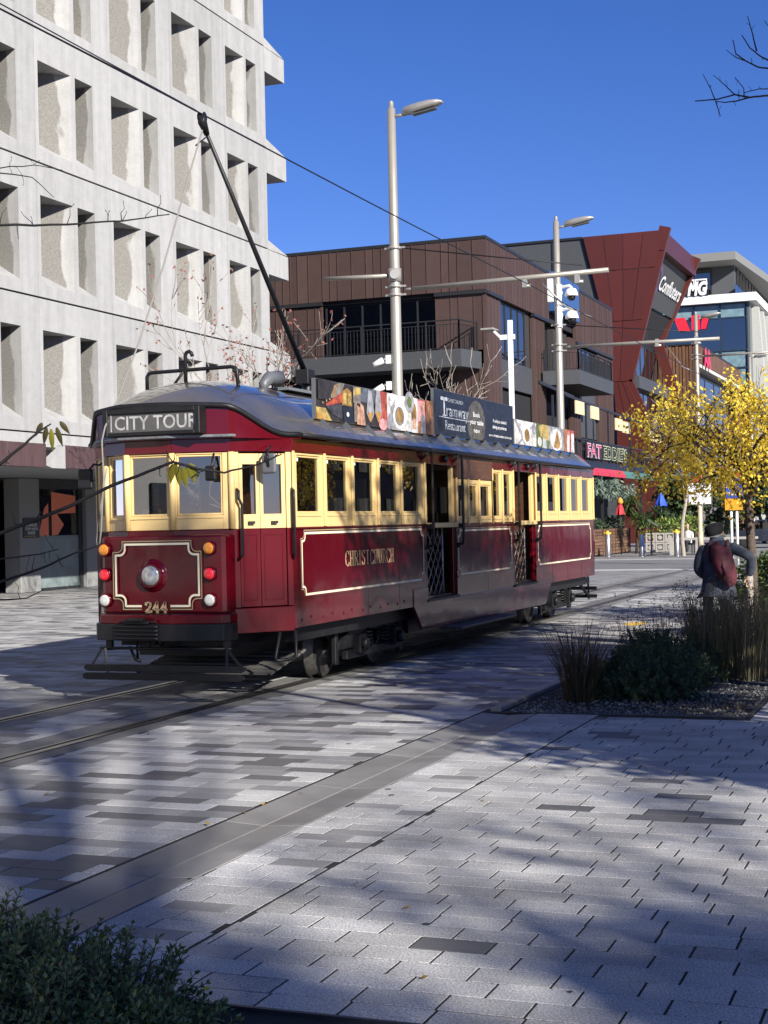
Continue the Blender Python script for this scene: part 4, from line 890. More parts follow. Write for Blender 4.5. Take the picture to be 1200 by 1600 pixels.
for t, z, w_ in (('SPRINKLER', 1.76, .54), ('STOP VALVE', 1.655, .58), ('INSIDE', 1.55, .34)): mb.text(t, (-23.178, 34.15, z), (0, 1, 0), (0, 0, 1), .075, w_, .001, 0, bold=.012, align='C')
mb.poly([(-23.177, 34.22, 1.88), (-23.177, 34.36, 1.88), (-23.177, 34.29, 1.93)], 0)
for i in range(9): mb.box(-23.18, -23.177, 33.84+i*.06, 33.87+i*.06, 1.485, 1.51, 1)
mb.build('lettering', [M_WHITE, mat('stripe_yellow', (.5, .35, .1), .6)], sgn)

# ---------------------------------------------------------------- brown clad corner building
M_BRN = mat('brown_cladding', (.082, .050, .043), .5, .25, island=.12, var=.08, scale=2)
M_BRNT = mat('dark_trim', (.022, .023, .026), .45, .2)
M_GREYP = mat('grey_panel', (.055, .058, .062), .55, var=.1)
G_BLUE = glass('blue_glazing', (.045, .055, .075), .22)
bb = thing('corner_building', 'brown ribbed metal clad corner building with dark balconies, behind the tram', 'building', (-17, 56, 0))
rg = random.Random(4)
YF, XF = 55.96, -17.0
def ribs(axis, a0, a1, z0, z1, wmin, wmax, at):
    p = a0
    while p < a1-.03:
        wd = min(rg.choice((wmin, wmin, wmax, (wmin+wmax)/2)), a1-p)
        if a1-(p+wd) < .08: wd = a1-p
        mb = MB()
        if axis == 'x': mb.box(p+.012, p+wd-.012, at-.03, at+.12, z0, z1); mb.box(p-.012, p+.012, at-.06, at+.1, z0, z1)
        else: mb.box(at-.12, at+.03, p+.012, p+wd-.012, z0, z1); mb.box(at-.1, at+.06, p-.012, p+.012, z0, z1)
        mb.build('cladding_panel', M_BRN, bb); p += wd
mb = MB(); mb.box(-30, XF-.13, YF+.13, 78.6, 10.5, 12.6); mb.box(-30, XF-.5, YF+.6, 78.6, 8.3, 10.5); mb.box(-30, -19.1, YF+2.2, 78.6, 0, 8.3); mb.box(-19.1, -17.5, YF+.13, 63, 0, 10.5); mb.build('core', M_VOID, bb)
ribs('x', -28.5, XF, 10.64, 12.6, .33, .62, YF); ribs('y', YF, 65.5, 10.52, 12.6, .20, .42, XF); ribs('y', 70.4, 78.7, 10.1, 12.62, .20, .42, XF)
ribs('x', -28.5, -23.93, 8.3, 10.45, .33, .62, YF+.05); ribs('x', -19.07, XF, 8.3, 10.5, .33, .62, YF+.05); ribs('x', -18.6, XF, 3.6, 7.6, .33, .62, YF+.05)
ribs('y', YF, 58.0, 3.6, 10.5, .20, .42, XF-.04); ribs('y', 62.8, 64.8, 3.6, 10.45, .20, .42, XF-.04); ribs('y', 69.3, 71.3, 3.6, 10.2, .20, .42, XF-.04); ribs('y', 75.15, 78.7, 3.6, 10.05, .20, .42, XF-.04)
mb = MB(); mb.box(-28.5, XF+.06, YF-.06, YF+.4, 12.6, 12.72); mb.box(XF-.4, XF+.06, YF+.401, 78.7, 12.6, 12.72); mb.build('parapet_cap', M_BRNT, bb)
for a in ((-28.5, -23.9, YF-.10, YF+.05), (-19.1, XF+.05, YF-.10, YF+.05)): mb = MB(); mb.box(a[0], a[1], a[2], a[3], 10.48, 10.62); mb.build('trim_strip', M_BRNT, bb)
for a, c, z_ in ((YF+.051, 58.1, 10.46), (62.7, 65.4, 10.40), (70.5, 78.7, 10.0)): mb = MB(); mb.box(XF-.05, XF+.10, a, c, z_, z_+.13); mb.build('trim_strip', M_BRNT, bb)
def glaze(parent, axis, at, a0, a1, z0, z1, n, gm, fr_=.05, back=.5, mid=None):
    """framed glazing with mullions: each pane a sub-part"""
    f = MB(); sgn_ = -1 if axis == 'x' else 1
    def bx(q0, q1, d0, d1, za, zb_):
        if axis == 'x': f.box(q0, q1, at-d1, at-d0, za, zb_)
        else: f.box(at+d0, at+d1, q0, q1, za, zb_)
    bx(a0, a1, -.06, .0, z1-fr_, z1); bx(a0, a1, -.06, .0, z0, z0+fr_)
    for i in range(n+1):
        q = lerp(a0+fr_/2, a1-fr_/2, i/n); bx(q-fr_/2, q+fr_/2, -.065, .005, z0+fr_, z1-fr_)
    if mid: bx(a0, a1, -.062, .002, mid-.03, mid+.03)
    o = f.build('window', M_BRNT, parent)
    for i in range(n):
        q0, q1 = lerp(a0, a1, i/n), lerp(a0, a1, (i+1)/n); g_ = MB()
        if axis == 'x': g_.poly([(q0, at+.03, z0), (q1, at+.03, z0), (q1, at+.03, z1), (q0, at+.03, z1)])
        else: g_.poly([(at-.03, q0, z0), (at-.03, q1, z0), (at-.03, q1, z1), (at-.03, q0, z1)])
        g_.build('pane', gm, o)
    return o
glaze(bb, 'x', YF+.25, -23.88, -19.1, 8.3, 10.48, 6, G_DARKW, .07)
glaze(bb, 'y', XF-.14, 58.05, 62.0, 8.13, 10.46, 4, G_BLUE, .06)
glaze(bb, 'y', XF-.14, 71.4, 75.1, 8.2, 10.3, 4, G_BLUE, .06)
glaze(bb, 'y', XF-.4, 65.0, 66.6, 7.6, 10.2, 2, G_BLUE, .06)
mb = MB(); mb.box(XF-.3, XF-.05, 58.0, 62.7, 7.0, 8.12); mb.build('grey_infill', M_GREYP, bb)
mb = MB(); mb.box(XF-.3, XF-.16, 62.0, 62.75, 8.12, 10.5); mb.box(XF-.4, XF-.12, 66.7, 69.2, 7.6, 10.3); mb.build('dark_brickwork', mat('dark_brick', (.03, .026, .026), .8, var=.3, scale=20), bb)
mb = MB(); mb.box(XF-.1, XF+.28, 65.6, 70.3, 10.95, 12.75); mb.build('sign_box', mat('blue_sign_face', (.035, .085, .22), .3), bb, bevel=.03, segs=1)
def railing(parent, pts, z0, z1, step=.14, post=1.4):
    f = MB()
    for a, c in zip(pts, pts[1:]):
        a, c = Vector((*a, 0)), Vector((*c, 0)); l = (c-a).length; d = (c-a)/l
        f.beam(a+Vector((0,0,z1)), c+Vector((0,0,z1)), .06, .045); f.beam(a+Vector((0,0,z1-.16)), c+Vector((0,0,z1-.16)), .03, .025); f.beam(a+Vector((0,0,z0+.06)), c+Vector((0,0,z0+.06)), .04, .03)
    f.build('hand_rail', M_BRNT, parent)
    for a, c in zip(pts, pts[1:]):
        a, c = Vector((*a, 0)), Vector((*c, 0)); l = (c-a).length; d = (c-a)/l
        n = max(1, round(l/post))
        for i in range(n+1): f = MB(); q = a+d*l*i/n; f.box(q.x-.03, q.x+.03, q.y-.03, q.y+.03, z0, z1-.02); f.build('rail_post', M_BRNT, parent)
        f = MB(); n = int(l/step)
        for i in range(n): q = a+d*(i+.5)*l/n; f.box(q.x-.011, q.x+.011, q.y-.011, q.y+.011, z0+.05, z1-.15)
        f.build('balusters', M_BRNT, parent)['kind'] = 'stuff'
mb = MB(); mb.prism([(-28, 54.4, 7.53), (-17.56, 54.4, 7.53), (-17.2, 55.85, 7.53), (-28, 55.85, 7.53)], (0, 0, .67)); mb.build('balcony_slab', M_GREYP, bb)
railing(bb, [(-27, 54.5), (-17.65, 54.5), (-17.35, 55.8)], 8.2, 9.33)
mb = MB(); mb.prism([(-16.9, 63.9, 7.5), (-15.3, 64.1, 7.5), (-15.3, 70.9, 7.5), (-16.9, 70.9, 7.5)], (0, 0, .62)); mb.build('balcony_slab', M_GREYP, bb)
railing(bb, [(-16.85, 64.0), (-15.38, 64.2), (-15.38, 70.8), (-16.85, 70.8)], 8.12, 9.05)
mb = MB(); mb.box(-17.4, -17.15, 71.3, 77.5, 5.6, 8.3); mb.build('grey_infill', M_GREYP, bb)
mb = MB(); mb.box(-17.6, -17.4, 56.2, 78.6, 0, 3.5); mb.box(-17.35, -17.2, 57.6, 78.6, 3.5, 6.9); mb.build('bar_front', M_VOID, bb)
# ---------------------------------------------------------------- bar deck, awnings, sign
dk = thing('bar_deck', 'black raised bar deck with railing above red and green awnings', 'deck', (-15, 68, 0))
mb = MB(); mb.box(-17.1, -14.9, 57, 78, 3.75, 4.15); mb.build('deck_floor', M_BRNT, dk)
mb = MB(); mb.prism([(-14.88, 57, 4.15), (-14.60, 57, 3.82), (-14.60, 57, 3.78), (-14.95, 57, 3.75)], (0, 19.2, 0)); mb.build('awning_hood', M_BRNT, dk)
railing(dk, [(-14.95, 57.2), (-14.95, 77.8)], 4.15, 5.02, .2, 2.2)
for a, c, mt, nm in ((57, 69.1, ('awning_red', (.50, .035, .07)), 'awning_valance'), (69.15, 76.2, ('awning_green', (.06, .16, .145)), 'awning_valance')):
    mb = MB(); mb.prism([(-14.60, a, 3.80), (-14.45, a, 3.62), (-14.45, a, 3.47), (-14.48, a, 3.47), (-14.48, a, 3.60), (-14.62, a, 3.77)], (0, c-a, 0)); mb.build(nm, mat(*mt, .7, var=.1, scale=3), dk)
for y_ in (57.5, 62, 66.2, 70.5, 74.8): mb = MB(); mb.box(-14.98, -14.86, y_-.06, y_+.06, 0, 3.75); mb.build('awning_post', M_BRNT, dk)
for y_, z_ in ((62.8, 6.35), (65.6, 6.3), (70.6, 6.05), (72.3, 6.0), (78.5, 5.9), (80.5, 5.85)):
    mb = MB(); mb.box(-15.06, -15.0, y_-.75, y_+.75, z_-.28, z_+.28); tag(mb.build('light_panel', mat('cream_panel', (.62, .52, .32), .6), dk), None)
mb = MB(); mb.beam((-15.1, 60.5, 6.75), (-15.1, 81.5, 6.30), .08, .10); mb.beam((-15.1, 56.5, 6.95), (-15.1, 62, 6.75), .1, .12); mb.build('canopy_beam', M_BRNT, dk)
for y_ in (58.5, 64.2, 68.6, 73.5, 81): mb = MB(); mb.box(-15.14, -15.06, y_-.04, y_+.04, 4.15, 6.6); mb.build('canopy_post', M_BRNT, dk)
sg = thing('bar_sign', "neon style FAT EDDIE'S lettering sign on the bar deck railing", 'sign', (-14.8, 67, 4.2))
mb = MB(); mb.box(-14.86, -14.82, 62.9, 71.6, 4.22, 4.95); mb.build('backing', M_BLACK, sg)
for t, y_, w_, mt in (('FAT', 63.1, 2.75, mat('sign_pink', (.42, .03, .12), .5)), ("EDDIE'S", 66.15, 5.2, mat('sign_cream', (.45, .48, .28), .5))):
    mb = MB(); mb.text(t, (-14.815, y_, 4.30), (0, 1, 0), (0, 0, 1), .56, w_, 0, 0, bold=.045); mb.text(t, (-14.805, y_, 4.30), (0, 1, 0), (0, 0, 1), .56, w_, .004, 1, bold=.0); mb.build('lettering', [mat('sign_outline', (.55, .50, .52), .5) if t == 'FAT' else mt, mt if t == 'FAT' else M_BLACK], sg)
# ---------------------------------------------------------------- maroon building with the pinched waist
M_MAR = mat('maroon_panel', (.085, .018, .013), .42, .1, island=.10, var=.06, scale=.6)
rb = thing('maroon_building', 'maroon panelled building with a pinched waist front and dark grey side wall', 'building', (-20, 100, 0))
mb = MB(); mb.box(-45, -20.7, 95.2, 107.2, 0, 19.2); mb.box(-20.7, -17.75, 95.2, 107.2, 0, 5.0); mb.build('core', M_VOID, rb)
mb = MB(); mb.prism([(-34, 94.9, 0), (-20.3, 94.9, 0), (-20.3, 94.9, 10), (-21.1, 94.9, 15.1), (-22.3, 94.9, 19.6), (-34, 94.9, 19.6)], (0, .25, 0)); mb.build('grey_wall', M_GREYP, rb)
mb = MB(); mb.prism([(-22.45, 94.86, 19.7), (-22.2, 94.86, 19.7), (-20.25, 94.86, 11.2), (-20.5, 94.86, 11.2)], (0, .05, 0)); mb.box(-34, -22.3, 94.8, 95.2, 19.6, 19.75); mb.box(-24.3, -24.2, 94.84, 94.9, 15, 19.6); mb.build('black_flashing', M_BRNT, rb)
def xr(z):   # right edge of the side wall
    return lerp(-19.6, -17.0, (z-10.3)/9.4) if z > 10.3 else lerp(-17.3, -19.6, (z-5.2)/5.1)
def xl(z): return lerp(-20.9, -22.2, (z-14)/5.7) if z > 14 else lerp(-20.3, -20.9, max(0, (z-9)/5))
zs = [5.2, 7.7, 10.3, 14.15, 17.4, 19.72]
for i in range(5):
    za, zb_ = zs[i]+.02, zs[i+1]-.02
    L0, L1, R0, R1 = xl(za), xl(zb_), xr(za), xr(zb_); n = 4 if i > 2 else 3 if i != 2 else 2
    for j in range(n):
        q = [(lerp(L0, R0, j/n)+.015, 94.7, za), (lerp(L0, R0, (j+1)/n)-.015, 94.7, za), (lerp(L1, R1, (j+1)/n)-.015, 94.7, zb_), (lerp(L1, R1, j/n)+.015, 94.7, zb_)]
        mb = MB(); mb.prism(q, (0, .18, 0)); mb.build('wall_panel', M_MAR, rb)
mb = MB(); mb.box(-20.3, -17.3, 94.8, 95, 0, 5.2); mb.build('wall_panel', M_MAR, rb)
# street frame: hourglass ring running back from the side wall
NF_ = [(-17.0, 94.72, 19.72), (-19.62, 94.72, 10.3), (-17.3, 94.72, 5.2)]
FF_ = [(-17.0, 106.6, 19.6), (-19.65, 106.2, 13.9), (-17.6, 106.6, 6.5)]
def frame_bar(a, c, w_, nm='frame_bar'):
    d = .36 if a[1] < 100 else 0
    q = (Vector(c)-Vector(a)).normalized(); a = Vector(a)-q*(.22 if a[2] > 19 else 0); c = Vector(c)-q*(.05 if c[2] > 9 else 0)
    mb = MB(); mb.beam((a[0], a[1]+d-.07, a[2]), (c[0], c[1]+d-.07, c[2]), .35, .7, 0, (1, 0, 0)); mb.build(nm, M_MAR, rb)
for P in (NF_, FF_):
    for a, c in zip(P, P[1:]): frame_bar(a, c, .35)
mb = MB(); mb.prism([(-16.99, 94.78, 19.70), (-16.99, 106.9, 19.75), (-16.99, 106.9, 18.5), (-17.04, 94.78, 18.45)], (-.9, 0, 0)); mb.build('frame_head', M_MAR, rb)
mb = MB(); mb.add([(-17.5, 95.2, 18.4), (-17.5, 107.2, 18.45), (-18.6, 107.2, 15.6), (-18.6, 95.2, 15.3)], [(0, 1, 2, 3)]); mb.build('sign_band', mat('charcoal_board', (.05, .053, .052), .6), rb)
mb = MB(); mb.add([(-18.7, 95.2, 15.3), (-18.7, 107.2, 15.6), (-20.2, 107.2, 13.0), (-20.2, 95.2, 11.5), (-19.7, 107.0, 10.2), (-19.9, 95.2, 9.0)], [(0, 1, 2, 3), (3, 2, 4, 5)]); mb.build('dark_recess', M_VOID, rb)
mb = MB(); mb.box(-20.0, -18.9, 95.3, 106.8, 9.9, 10.7); mb.box(-19.4, -18.4, 95.3, 106.8, 6.0, 6.6); mb.build('balcony_slab', M_GREYP, rb)
glaze(rb, 'y', -19.75, 95.5, 106.5, 10.7, 13.2, 7, G_BLUE, .08); glaze(rb, 'y', -19.3, 95.5, 106.5, 6.6, 9.9, 7, G_BLUE, .08); glaze(rb, 'y', -17.6, 95.3, 106.8, .3, 4.6, 7, G_DARKW, .08)
M_PUR = mat('sign_purple', (.10, .07, .17), .5)
mb = MB(); sy = Vector((0, 1, .012)); su = Vector((1.1, 0, 3.0)).normalized()
org = Vector((-18.15, 96.4, 16.55))
mb.add([org+sy*(1.05+1.1*math.cos(t*.3))+su*(.45+1.05*math.sin(t*.3)) for t in range(21)]+[org+sy*(1.05+.75*math.cos(t*.3))+su*(.45+.72*math.sin(t*.3)) for t in range(21)], [(i, (i+1) % 21, 21+(i+1) % 21, 21+i) for i in range(21)], 1)
mb.text('Confluters', org+sy*1.9, sy, su, .95, 7.6, .05, 0, shear=.25, bold=.02)
mb.build('lettering', [mat('sign_white', (.72, .72, .70), .5), M_PUR], rb)
mb = MB(); [mb.box(-17.26, -17.24, 97.5+.42*k, 97.5+.42*k+.26, 5.6, 6.15-.12*(k % 3)) for k in range(7)]; mb.box(-17.28, -17.24, 97.3, 100.6, 5.05, 5.3); mb.build('lettering', M_WHITE, rb)
# ---------------------------------------------------------------- timber clad building
M_TIMB = mat('warm_timber', (.13, .062, .032), .6, island=.28, var=.25, scale=3, stretch=(4, 4, .5))
tb_ = thing('timber_building', 'timber batten clad building with a pink rooftop sign, beside the maroon building', 'building', (-18, 112, 0))
mb = MB(); mb.box(-26, -18.9, 112.2, 134, 0, 14.2); mb.box(-18.95, -18.1, 112.2, 134.5, 13.0, 14.2); mb.build('core', M_VOID, tb_)
rg = random.Random(8)
for i in range(26): mb = MB(); x = -24.2+i*.25; mb.box(x, x+.20, 112-.05*(i % 2), 112.2, 0, 14.28); mb.build('timber_batten', M_TIMB, tb_)
for i in range(44): mb = MB(); y_ = 112+i*.52; mb.box(-18.0, -17.78, y_, y_+.49, 13.0, 14.28); mb.build('timber_board', M_TIMB, tb_)
mb = MB(); mb.box(-24.5, -17.75, 111.9, 134.9, 14.29, 14.4); mb.build('roof_cap', M_BRNT, tb_)
mb = MB(); mb.box(-19.0, -17.8, 112.2, 134.9, 12.7, 12.95); mb.build('soffit', mat('white_soffit', (.55, .54, .50), .7), tb_)
mb = MB(); mb.box(-18.02, -17.8, 112, 112.6, 0, 12.7); mb.build('end_post', M_TIMB, tb_)
mb = MB(); mb.box(-18.02, -17.8, 133, 134.9, 0, 12.7); mb.build('end_post', M_TIMB, tb_)
glaze(tb_, 'y', -18.3, 113.5, 132, 8.5, 12.3, 4, G_BLUE, .12, mid=10.2); glaze(tb_, 'y', -18.3, 113.5, 132, .5, 8, 5, G_DARKW, .12)
mb = MB(); mb.text('AA', (-17.70, 113.6, 12.9), (0, 1, 0), (0, 0, 1), 1.35, 3.3, .1, 0, bold=.05); mb.build('lettering', mat('sign_hot_pink', (.70, .03, .10), .5), tb_)
# ---------------------------------------------------------------- glass office tower
G_OFF = glass('office_glass', (.05, .075, .10), .20)
gb = thing('glass_building', 'blue glazed office building with a red W logo and white MG letters, farthest in view', 'building', (-18, 140, 0))
mb = MB(); mb.box(-48, -18.0, 140.4, 175, 0, 21.0); mb.build('core', mat('office_dark', (.02, .026, .035), .8), gb)
zr = [0, 3.6, 6.6, 10.2, 13.5, 15.2, 16.8, 19.8, 21.1]
for z0, z1 in zip(zr, zr[1:]):
    tall = (z1-z0) > 2
    f = MB(); n = 11; x0, x1 = -44, -17.75
    f.box(x0, x1, 139.88, 139.98, z1-.12, z1+.0)
    for i in range(n+1): q = lerp(x0, x1, i/n); f.box(q-.06, q+.06, 139.86, 139.96, z0, z1-.12)
    o = f.build('curtain_wall', mat('mullion_blue', (.03, .05, .08), .4, .3), gb)
    for i in range(n):
        q0, q1 = lerp(x0, x1, i/n), lerp(x0, x1, (i+1)/n); g_ = MB(); g_.poly([(q0, 140, z0), (q1, 140, z0), (q1, 140, z1), (q0, 140, z1)])
        g_.build('pane', G_OFF if tall else mat('spandrel_glass', (.16, .25, .28), .15, var=.25, scale=2), o)
mb = MB(); mb.box(-46, -16.8, 139.3, 176, 21.1, 21.85); mb.build('white_band', mat('white_cladding', (.80, .80, .79), .5), gb)
mb = MB(); mb.box(-17.9, -17.5, 140, 176, 0, 21.1); mb.build('side_wall', mat('side_glass_dark', (.10, .115, .12), .3), gb)
for i in range(9):
    y_ = 141.5+i*3.6; mb = MB(); mb.prism([(-17.5, y_, 0), (-16.9, y_, 0), (-16.9, y_, 9.5), (-16.5, y_, 14.5), (-16.9, y_, 20.8), (-17.5, y_, 20.8)], (0, .9, 0)); mb.build('concrete_fin', mat('fin_concrete', (.40, .40, .37), .8, var=.12), gb)
mb = MB(); mb.box(-46, -19.2, 143, 172, 21.9, 25.0); mb.build('penthouse', mat('penthouse_grey', (.075, .078, .08), .5), gb)
glaze(gb, 'x', 142.9, -30, -21.3, 22.0, 24.9, 4, G_OFF, .12); glaze(gb, 'y', -19.1, 144, 170, 22.0, 24.9, 12, G_DARKW, .12)
mb = MB(); mb.prism([(-46, 139.6, 25.0), (-18.6, 139.6, 25.0), (-16.0, 176, 25.0), (-46, 176, 25.0)], (0, 0, .75)); mb.build('roof_canopy', mat('canopy_grey', (.20, .20, .185), .6), gb)
for i in range(6): mb = MB(); mb.box(-18.9, -18.87, 141+i*2.4, 141+i*2.4+2.2, 21.9, 23.0); mb.build('balustrade_pane', G_OFF, gb)
mb = MB(); mb.text('MG', (-22.95, 139.2, 21.95), (1, 0, 0), (0, 0, 1), 1.15, 1.85, .05, 0, shear=.22, bold=.05)
for x in (-23.4, -22.25):
    for a in ((x, x+1.1, 23.25, 23.38), (x, x+.09, 22.4, 23.25), (x+1.01, x+1.1, 22.4, 23.25)): mb.box(a[0], a[1], 139.17, 139.2, a[2], a[3])
mb.build('lettering', M_WHITE, gb)
mb = MB(); mb.box(-23.6, -21.0, 139.205, 139.28, 21.87, 23.4); mb.build('sign_board', mat('sign_black', (.015, .015, .016), .45), gb)
mb = MB()
for P in ([(-24.2, 20.0), (-23.2, 20.0), (-22.75, 18.75), (-23.75, 18.75)], [(-22.6, 20.15), (-21.85, 20.15), (-21.85, 18.8), (-22.6, 18.8)], [(-21.55, 20.15), (-21.15, 20.2), (-20.95, 20.05), (-21.3, 18.85), (-21.75, 18.85), (-21.65, 19.6)]): mb.prism([(x-.15, 139.75, z) for x, z in P], (0, .1, 0))
mb.build('red_logo', mat('logo_red', (.75, .02, .04), .4), gb)
# ---------------------------------------------------------------- terrace across the street, outside the picture: throws its colour on the polished tram side
ts = thing('brick_terrace', 'long low beige and brown street terrace facing the tram', 'building', (16, 40, 0))
mb = MB(); mb.box(16, 26, 18, 110, 0, 7.5); mb.build('terrace_wall', mat('terrace_wall', (.26, .20, .15), .85, var=.25, scale=.4), ts)
for i in range(22):
    mb = MB(); y_ = 19.5+i*4.1; mb.box(15.93, 15.99, y_, y_+2.6, .4, 2.9); mb.box(15.93, 15.99, y_+.4, y_+2.0, 4.2, 6.2); mb.build('terrace_window', G_DARKW, ts)

ps = thing('pale_building', 'plain pale street front continuing the concrete block, mirrored in the tram windscreen', 'building', (-21, -10, 0))
mb = MB(); mb.box(-36, -21, -45, 12, 0, 14); mb.build('wall', mat('render_grey', (.38, .37, .35), .8, var=.1, scale=.5), ps)
for i in range(13):
    for k in range(4): mb = MB(); mb.box(-20.98, -20.9, -43+i*4.2, -41.4+i*4.2, .8+3.3*k, 2.9+3.3*k); mb.build('facade_window', G_DARKW, ps)
# ================================================================ street furniture
def tag_solo(mb, name, mats, label, cat, loc, group=None, bevel=0):
    return tag(mb.build(name, mats, loc=loc, bevel=bevel), label, cat, group)
M_POLE = mat('satin_steel', (.33, .305, .26), .42, .35, var=.06, scale=2)
M_LED = mat('lamp_underside', (.10, .11, .10), .3, .2)
def street_light(x, y, h, label, arm=None, lamp=1.05, r=.115, stub=None, stay=None, colz=(7.48, 6.88, 6.6)):
    t = thing('street_light', label, 'street light', (x, y, 0), 'steel street lights carrying the tram wires')
    mb = MB(); mb.lathe([(r*1.25, 0), (r*1.25, .3), (r*1.08, .5), (r*.9, h*.75), (r*.87, h*.751), (r*.76, h), (r*.45, h+.01), (r*.45, h+.14), (r*.3, h+.17)], (x, y, 0), n=20); mb.build('pole', M_POLE, t)
    mb = MB(); mb.tube([(x, y, h-.17), (x+.32, y, h-.15)], .035, 8); mb.build('lamp_arm', M_POLE, t)
    prof = [(.25, -.17, -.05, .04), (.30, -.18, .02, .07), (.55, -.15, .06, .115), (.85, -.09, .095, .13), (lamp, -.03, .09, .11), (lamp+.10, .0, .06, .06)]
    rows = []
    for dx, z0, z1, hw in prof:
        zb, zt = h-.02+z0*.9, h-.02+z1; rows.append([(x+dx, y-hw, zb+.02), (x+dx, y+hw, zb+.02), (x+dx, y+hw, zt-.02), (x+dx, y+hw*.6, zt), (x+dx, y-hw*.6, zt), (x+dx, y-hw, zt-.02)])
    mb = MB(); mb.grid(rows, 0, True, True); mb.poly(rows[0]); mb.poly(rows[-1]); o = mb.build('lamp_head', M_GALV, t)
    mb = MB(); mb.obox((x+.75, y, h-.145), (.26, 0, .04), (0, .085, 0), (-.002, 0, .012)); mb.build('lens', M_LED, o)
    if arm:
        z = arm[1]
        mb = MB(); mb.tube([(x+.22, y, z), (x+.42, y, z)], .03, 8); mb.tube([(x+.38, y, z), (x+arm[0], y, z+arm[2])], .052, 10); mb.build('bracket_arm', M_POLE, t)
        for fx in (.62, .86): mb = MB(); xx = x+arm[0]*fx; mb.box(xx-.05, xx+.05, y-.04, y+.04, z-.16, z+.06); mb.tube([(xx-.1, y, z-.13), (xx+.12, y, z-.13)], .035, 6); mb.build('insulator', M_GALV, t)
        for zc in (z+.08, z-.1, colz[0]): mb = MB(); mb.lathe([(r*1.15, -.03), (r*1.15, .03)], (x, y, zc), n=18); mb.box(x-.22, x+.24, y-.02, y+.02, zc-.02, zc+.02); mb.build('collar', M_GALV, t)
    if stub:
        mb = MB(); mb.lathe([(r*1.2, -.14), (r*1.2, .14)], (x, y, stub[0]), n=18); mb.lathe([(.10, 0), (.10, r+.06)], (x, y, stub[0]), (.3, -1, 0), 14); mb.build('joint_box', M_GALV, t)
        mb = MB(); mb.tube([(x-.1, y, stub[0]), (x-stub[1], y, stub[0]+.05)], .045, 8); mb.build('stub_arm', M_POLE, t)
    if stay: mb = MB(); mb.tube([(x+.1, y, stay[0]), (x+stay[1], y, stay[2])], .014, 5); mb.build('stay_wire', M_BLACK, t)
    return t
l1 = street_light(-11.12, 30, 10.45, 'tall steel street light rising above the middle of the tram roof boards', (4.6, 6.58, .06), stub=(6.9, 1.62), stay=(7.48, 4.05, 6.78))
l2 = street_light(-11.12, 44, 10.55, 'steel street light with white dome cameras, in front of the brown building corner', (4.75, 6.78, -.04), stay=(7.45, 4.3, 6.95), colz=(7.45, 0, 0))
l3 = street_light(-11.2, 70, 10.9, 'street light standing in front of the red W logo building, third along', (4.0, 9.0, 0), stay=None, colz=(9.6, 0, 0))
l4 = street_light(-11.95, 95, 11.5, 'street light farthest along the street, at the right edge behind yellow leaves', (4.4, 8.8, 0), colz=(9.4, 0, 0))
def cctv(name, x, y, z, lab):
    mb = MB(); mb.tube([(x-.32, y, z+.28), (x-.05, y, z+.30), (x, y, z+.24), (x, y, z+.2)], .045, 8)
    mb.lathe([(.03, .24), (.14, .2), (.19, .08), (.20, 0), (.19, -.01)], (x, y, z), n=18); mb.lathe([(.12, -.01), (.12, -.08), (.07, -.14), (0, -.15)], (x, y, z), n=14, m=1)
    mb.box(x-.42, x-.30, y-.12, y+.12, z-.25, z+.36)
    return tag_solo(mb, 'security_camera', [M_WHITE, M_BLACK], lab, 'camera', (x, y, z))
cctv('dome', -10.70, 44, 8.30, 'upper white dome camera on the second street light pole'); cctv('dome', -10.70, 44, 7.62, 'lower white dome camera on the second street light pole')
mb = MB(); mb.box(-11.42, -11.24, 43.9, 44.15, 8.15, 8.85); tag_solo(mb, 'control_box', M_WHITE, 'white control box strapped to the left of the dome camera pole', 'box', (-11.33, 44, 8.5), bevel=.02)
for z, lab in ((5.08, 'white bullet camera, upper of two on the tall pole above the roof boards'), (4.52, 'white bullet camera, lower of two on the tall pole above the roof boards')):
    mb = MB(); mb.tube([(-11.60, 29.85, z-.08), (-11.42, 29.95, z+.02)], [.055, .07], 12); mb.box(-11.34, -11.23, 29.9, 30.02, z-.06, z+.12); mb.tube([(-11.4, 29.97, z+.05), (-11.25, 29.97, z+.06)], .03, 6)
    tag_solo(mb, 'security_camera', mat('camera_white', (.72, .72, .70), .5), lab, 'camera', (-11.45, 29.9, z))
# tram wires
mb = MB(); pts = [(-7.1, y_, 5.83-.02*math.sin(math.pi*((y_+2) % 14)/14)) for y_ in range(-2, 60, 2)]; mb.tube(pts, .009, 5); tag_solo(mb, 'trolley_wire', M_BLACK, 'black trolley wire running over the tram to the far street', 'wire', (-7.1, 29, 5.8))
mb = MB(); mb.tube([(-7.15, y_, lerp(6.02, 5.86, (y_+2)/15.6)) for y_ in (-2, 2, 6, 10, 13.6)],   .006, 5); tag_solo(mb, 'feeder_wire', M_BLACK, 'thin second wire just above the trolley wire, across the concrete block', 'wire', (-7.16, 7, 6.0))
for y_, z0 in ((30, 6.6), (44, 6.75)):
    mb = MB(); mb.tube([(-7.9, y_, z0-.13), (-7.4, y_-.2, 5.95), (-7.1, y_-.3, 5.82)], .012, 5); mb.tube([(-7.9, y_, z0-.13), (-7.5, y_+.5, 6.0), (-7.1, y_+.9, 5.84)], .010, 5)
    tag_solo(mb, 'wire_hanger', M_GALV, 'thin hanger holding the trolley wire under the tall pole arm' if y_ == 30 else 'thin hanger holding the trolley wire under the camera pole arm', 'wire', (-7.5, y_, 6.2))
